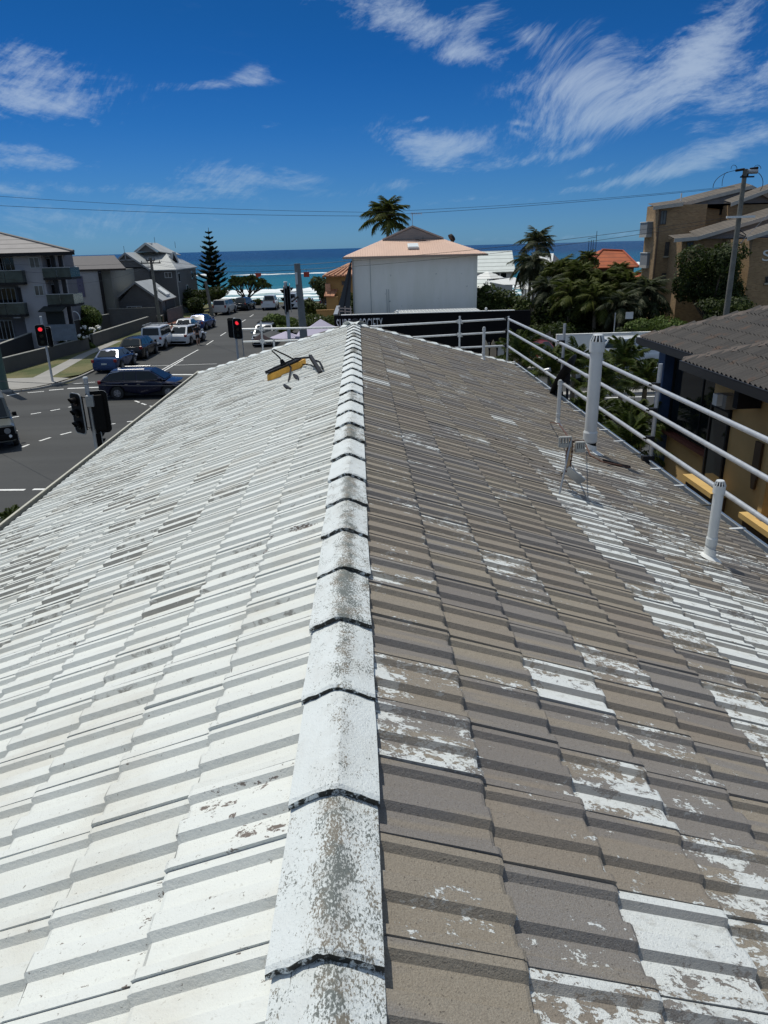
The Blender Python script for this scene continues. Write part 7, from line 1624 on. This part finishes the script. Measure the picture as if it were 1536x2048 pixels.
for h in heads:
    for k in range(46):
        a_ = rnd.uniform(0, 6.28); e_ = rnd.uniform(-.5, 1.4); d_ = Vector((math.cos(a_)*math.cos(e_), math.sin(a_)*math.cos(e_), math.sin(e_))); s_ = d_.cross(Vector((0,0,1)))
        if s_.length < .1: continue
        s_ = s_.normalized()*.035; L_ = rnd.uniform(.45,.8); m_ = h+d_*L_*.55; e2 = h+d_*L_+Vector((0,0,-L_*.45)); lf.add([h-s_, h+s_, m_+s_, e2, m_-s_], [(0,1,2,3,4)])
lf.build('crown', PANDL, pd, fixn=False)
def pb(px, py, Y): p = aY(px, py, Y); return Vector((p.x, Y, 0)), p.z
def bushpx(name, label, cat, px, Y, rx, rz_, ytop, n, size, m, seed, nb_=8, ry=None, **k):
    tp = aY(px, ytop, Y); r_ = random.Random(seed); ry = ry or rx; zc = max(tp.z-rz_, rz_*.7)
    bl = [((0,0,zc), (rx*.6, ry*.6, rz_*.75))]+rblobs(r_, nb_, rx, ry, rz_, zc, .48); bl = [((x, y, min(z, tp.z-c_*.85)), (a_, b_, c_)) for (x, y, z), (a_, b_, c_) in bl]
    return bush(name, label, cat, (tp.x, Y, 0), bl, n, size, m, seed, trunk=.12, **k)
bushpx('shrub', 'dense dark shrubs below the norfolk pine left of the pandanus', 'shrub', 398, 97, 3.4, 1.3, 573, 4200, .30, LEAF3, 41, 12)
bushpx('shrub', 'dark bush left of the plain timber pole by the weatherboard house', 'shrub', 386, 92, 1.9, 1.3, 590, 2600, .26, LEAF3, 42, 8)
bushpx('shrub', 'small bush right of the pandanus trunk at the fence', 'shrub', 516, 107, 1.0, .7, 593, 900, .22, LEAF, 43, 5)
bushpx('shrub', 'low dark hedge at the foot of the pandanus', 'shrub', 458, 106, 1.9, .7, 598, 1400, .24, LEAF3, 143, 6)
bushpx('round_shrub', 'round bright green shrub in front of the flats by the dark walls', 'shrub', 179, 70, 1.75, 1.35, 604, 3600, .22, LEAF2, 44, 9)
bushpx('flowering_shrub', 'white flowering shrub between the two charcoal walls', 'shrub', 178, 66.5, 1.05, .75, 652, 1600, .16, LEAF, 45, 6, flowers=46)
bushpx('flowering_shrub', 'smaller white flowering shrub behind the nearer charcoal wall', 'shrub', 140, 59.0, .95, .6, 663, 1300, .16, LEAF, 46, 6, flowers=22)
bushpx('strappy_plant', 'yellow-green strappy plant in the gap between the charcoal walls', 'plant', 181, 61.4, .45, .5, 686, 420, .30, LEAF2, 47, 3)
bushpx('round_shrub', 'bright green bush beside the silver wagon in the side street', 'shrub', 550, 66, 2.1, 1.0, 628, 3600, .26, LEAF2, 48, 10)
bushpx('round_shrub', 'green bush behind the dark side-on traffic light', 'shrub', 583, 69, 1.2, .8, 632, 1700, .25, LEAF2, 148, 6)
bushpx('shrub', 'spiky dark shrub before the ochre house', 'shrub', 626, 78, 1.5, 1.6, 592, 2400, .30, LEAF, 49, 8)
bushpx('pandanus_shrub', 'dark pandanus against the sea beside the ochre house', 'shrub', 644, 90, 1.7, 1.6, 552, 2600, .35, PANDL, 50, 8)
bushpx('hedge', 'dark green hedge behind the lavender gazebo', 'hedge', 650, 60, 2.6, .9, 628, 3800, .20, LEAF, 51, 10)
bushpx('shrub', 'leafy shrub under the dark shade screen', 'shrub', 690, 62, 1.2, 1.5, 580, 2200, .24, LEAF, 52, 6)
for k, (x, y, Y) in enumerate(((617, 640, 62), (640, 634, 66))):
    a_ = aY(x, y, Y); t = thing('boat_cover', 'pale covered shape beside the hedge, %s one' % ('nearer' if k == 0 else 'farther'), 'cover', (a_.x, Y, 0)); b = MB(); b.sphere(a_+V3((0,0,-.2)), .55, 10, 6, .55); b.build('cover', mat('pale_cover', (.50,.50,.46), .7), t, True); b = MB(); b.box(a_.x-.3, a_.x+.3, Y-.2, Y+.2, 0, a_.z-.2); b.build('stand', DARK, t)
# palms
def palmpx(label, px, ytop_trunk, Y, fl, n, seed, frs=FR, lean=0, **k):
    tp = aY(px, ytop_trunk, Y); return palm(label, (tp.x-lean, Y, 0), tp.z, fl, n, seed, frs, lean=(lean, 0), **k)
palmpx('tall coconut palm rising behind the peach roof', 774, 446, 80, 3.05, 22, 3, FR, -.5, el=(-.45, 1.5), r=.16)
palmpx('grey-green palm against the sea right of the white tiled house', 1074, 492, 72, 2.15, 20, 5, FRG, .3, el=(-.5, 1.4), group=None)
palmpx('shaggy grey palm below the tall grey palm crown', 1062, 535, 67, 2.3, 26, 6, FRG, .2, el=(-1.0, 1.2))
pl = [(1120,560,63,2.3,7),(1158,566,61,2.2,8),(1095,590,58,2.0,9),(1205,578,60,2.3,10),(1255,588,58,2.3,11),(1290,600,56,2.5,12),(1140,600,55,2.0,13),(1190,610,54,2.1,14),(1240,625,53,2.1,15),(1176,520,76,1.3,16),(1236,552,74,1.7,17)]
desc = ['second from left in the palm clump, behind','tall one in the middle of the palm clump, behind','leftmost low one in the palm clump','right of centre in the palm clump','with drooping fronds before the brick flats','rightmost of the clump with long fronds before the brick flats','low in the middle front of the palm clump','low right of centre in the front of the palm clump','low one before the brick flats near the white wall','small blue-green one under the radio masts','leaning beside the orange roof']
for (x, y, Y, fl, sd_), ds in zip(pl, desc):
    palmpx('golden cane palm, '+ds, x, y, Y, fl, 22, sd_, FR if sd_ % 3 else FRG, rnd.uniform(-.3,.3), el=(-.7, 1.35), group='palms in the big clump')
def treepx(label, px, ytop, Y, rx, rz_, n, size, m, seed, nb_=16, ry=None, zc=None, name='broadleaf_tree'):
    tp = aY(px, ytop, Y); r_ = random.Random(seed); zc = zc or tp.z-rz_; ry = ry or rx
    bl = [((0,0,zc), (rx*.55, ry*.55, rz_*.7))]+rblobs(r_, nb_, rx*1.0, ry, rz_, zc, .38)
    bl = [((x, y, min(max(z, c_*.8), tp.z-c_*.8)), (a_, b_, c_)) for (x, y, z), (a_, b_, c_) in bl]
    return bush(name, label, 'tree', (tp.x, Y, 0), bl, n, size, m, seed, trunk=.2)
treepx('dark rounded tree at the left of the palm clump above the black shop', 995, 562, 60, 3.1, 2.2, 9000, .24, LEAF, 61)
treepx('dark broadleaf tree mass inside the palm clump behind the white wall', 1130, 575, 57, 4.2, 3.0, 17000, .26, LEAF3, 62, 26)
treepx('dark broadleaf tree mass right of centre behind the white wall', 1225, 590, 56, 4.0, 2.9, 16000, .26, LEAF3, 63, 26)
treepx('glossy dark tree in front of the brick flats', 1442, 474, 54, 3.5, 3.1, 17000, .23, LEAF3, 64, 20)
treepx('lower bushy growth under the glossy dark tree before the brick flats', 1462, 590, 50, 3.0, 1.6, 7000, .24, LEAF3, 65, 14)
treepx('bright leafy shrubbery at the foot of the brick flats', 1330, 630, 50, 3.2, 1.4, 6000, .22, LEAF2, 66, 14, name='shrub')
treepx('dark shrubbery behind the white wall near the street sign', 1270, 652, 50, 3.2, 1.6, 5500, .22, LEAF3, 67, 12, name='shrub')
treepx('sea-side bushes between the grey palm and the orange roof', 1150, 512, 90, 4.0, 1.6, 3000, .35, LEAF, 68, 10, name='shrub')
treepx('dark understorey shrubs below the palm clump behind the paling fence', 1085, 640, 50, 3.2, 1.5, 5500, .22, LEAF3, 167, 12, name='shrub')
# feathery palms growing between the two roofs
nearp = [(1040,705,24.,1.15,21,'leftmost, by the end of the right gutter'),(1100,738,21.,1.0,22,'behind the satellite dish'),(1148,722,23,1.0,23,'just left of the tallest vent pipe'),(1246,722,25,1.25,24,'with stiff fans just right of the tallest vent pipe'),(1180,838,16.5,.95,25,'below the middle of the scaffold rails'),(1256,900,12.9,.9,26,'lowest, beside the scaffold post'),(1262,850,16,.9,27,'behind the scaffold rails above the lowest palm'),(1150,850,14.5,.9,28,'hidden low behind the thin vent pipe'),(1205,760,21,1.0,29,'right behind the tallest vent pipe'),(1290,760,22,1.0,30,'against the blue pillar')]
for x, y, Y, fl, sd_, ds in nearp:
    tp = aY(x, y+18, Y); palm('small fan-leaved palm '+ds, (tp.x, Y, 0), max(.6, tp.z), fl, 20, sd_, FRB, 'small palms between the two houses', r=.09, el=(-.35, 1.3))
bp = gz(20, 1045); bp = aY(28, 1062, 13.5); palm('dark spiky palm just outside the left gutter, low at the picture edge', (bp.x, 13.5, 0), bp.z, .55, 16, 77, FRB, None, r=.06, el=(-.2, 1.3))
bushpx('bromeliads', 'reddish spiky plants beside the red hatchback', 'plant', 1052, 43.8, .6, .45, 708, 420, .25, foliage('red_leaves', (.10,.03,.03), (.10,.12,.03)), 91, 4)
t = thing('lean_to', 'small pale tilted roof sheet above the paling fence', 'shed', (12, 48.6, 0)); p_ = aY(1054, 671, 48.6); b = MB(); b.slab(p_+V3((-.5,-.3,.1)), p_+V3((.5,-.3,-.1)), p_+V3((.5,.5,0)), p_+V3((-.5,.5,.25)), .05); b.build('roof_sheet', WHITE, t); b = MB(); b.box(p_.x-.4, p_.x+.4, 48.5, 48.9, 0, p_.z-.15); b.build('wall', TIMB, t)
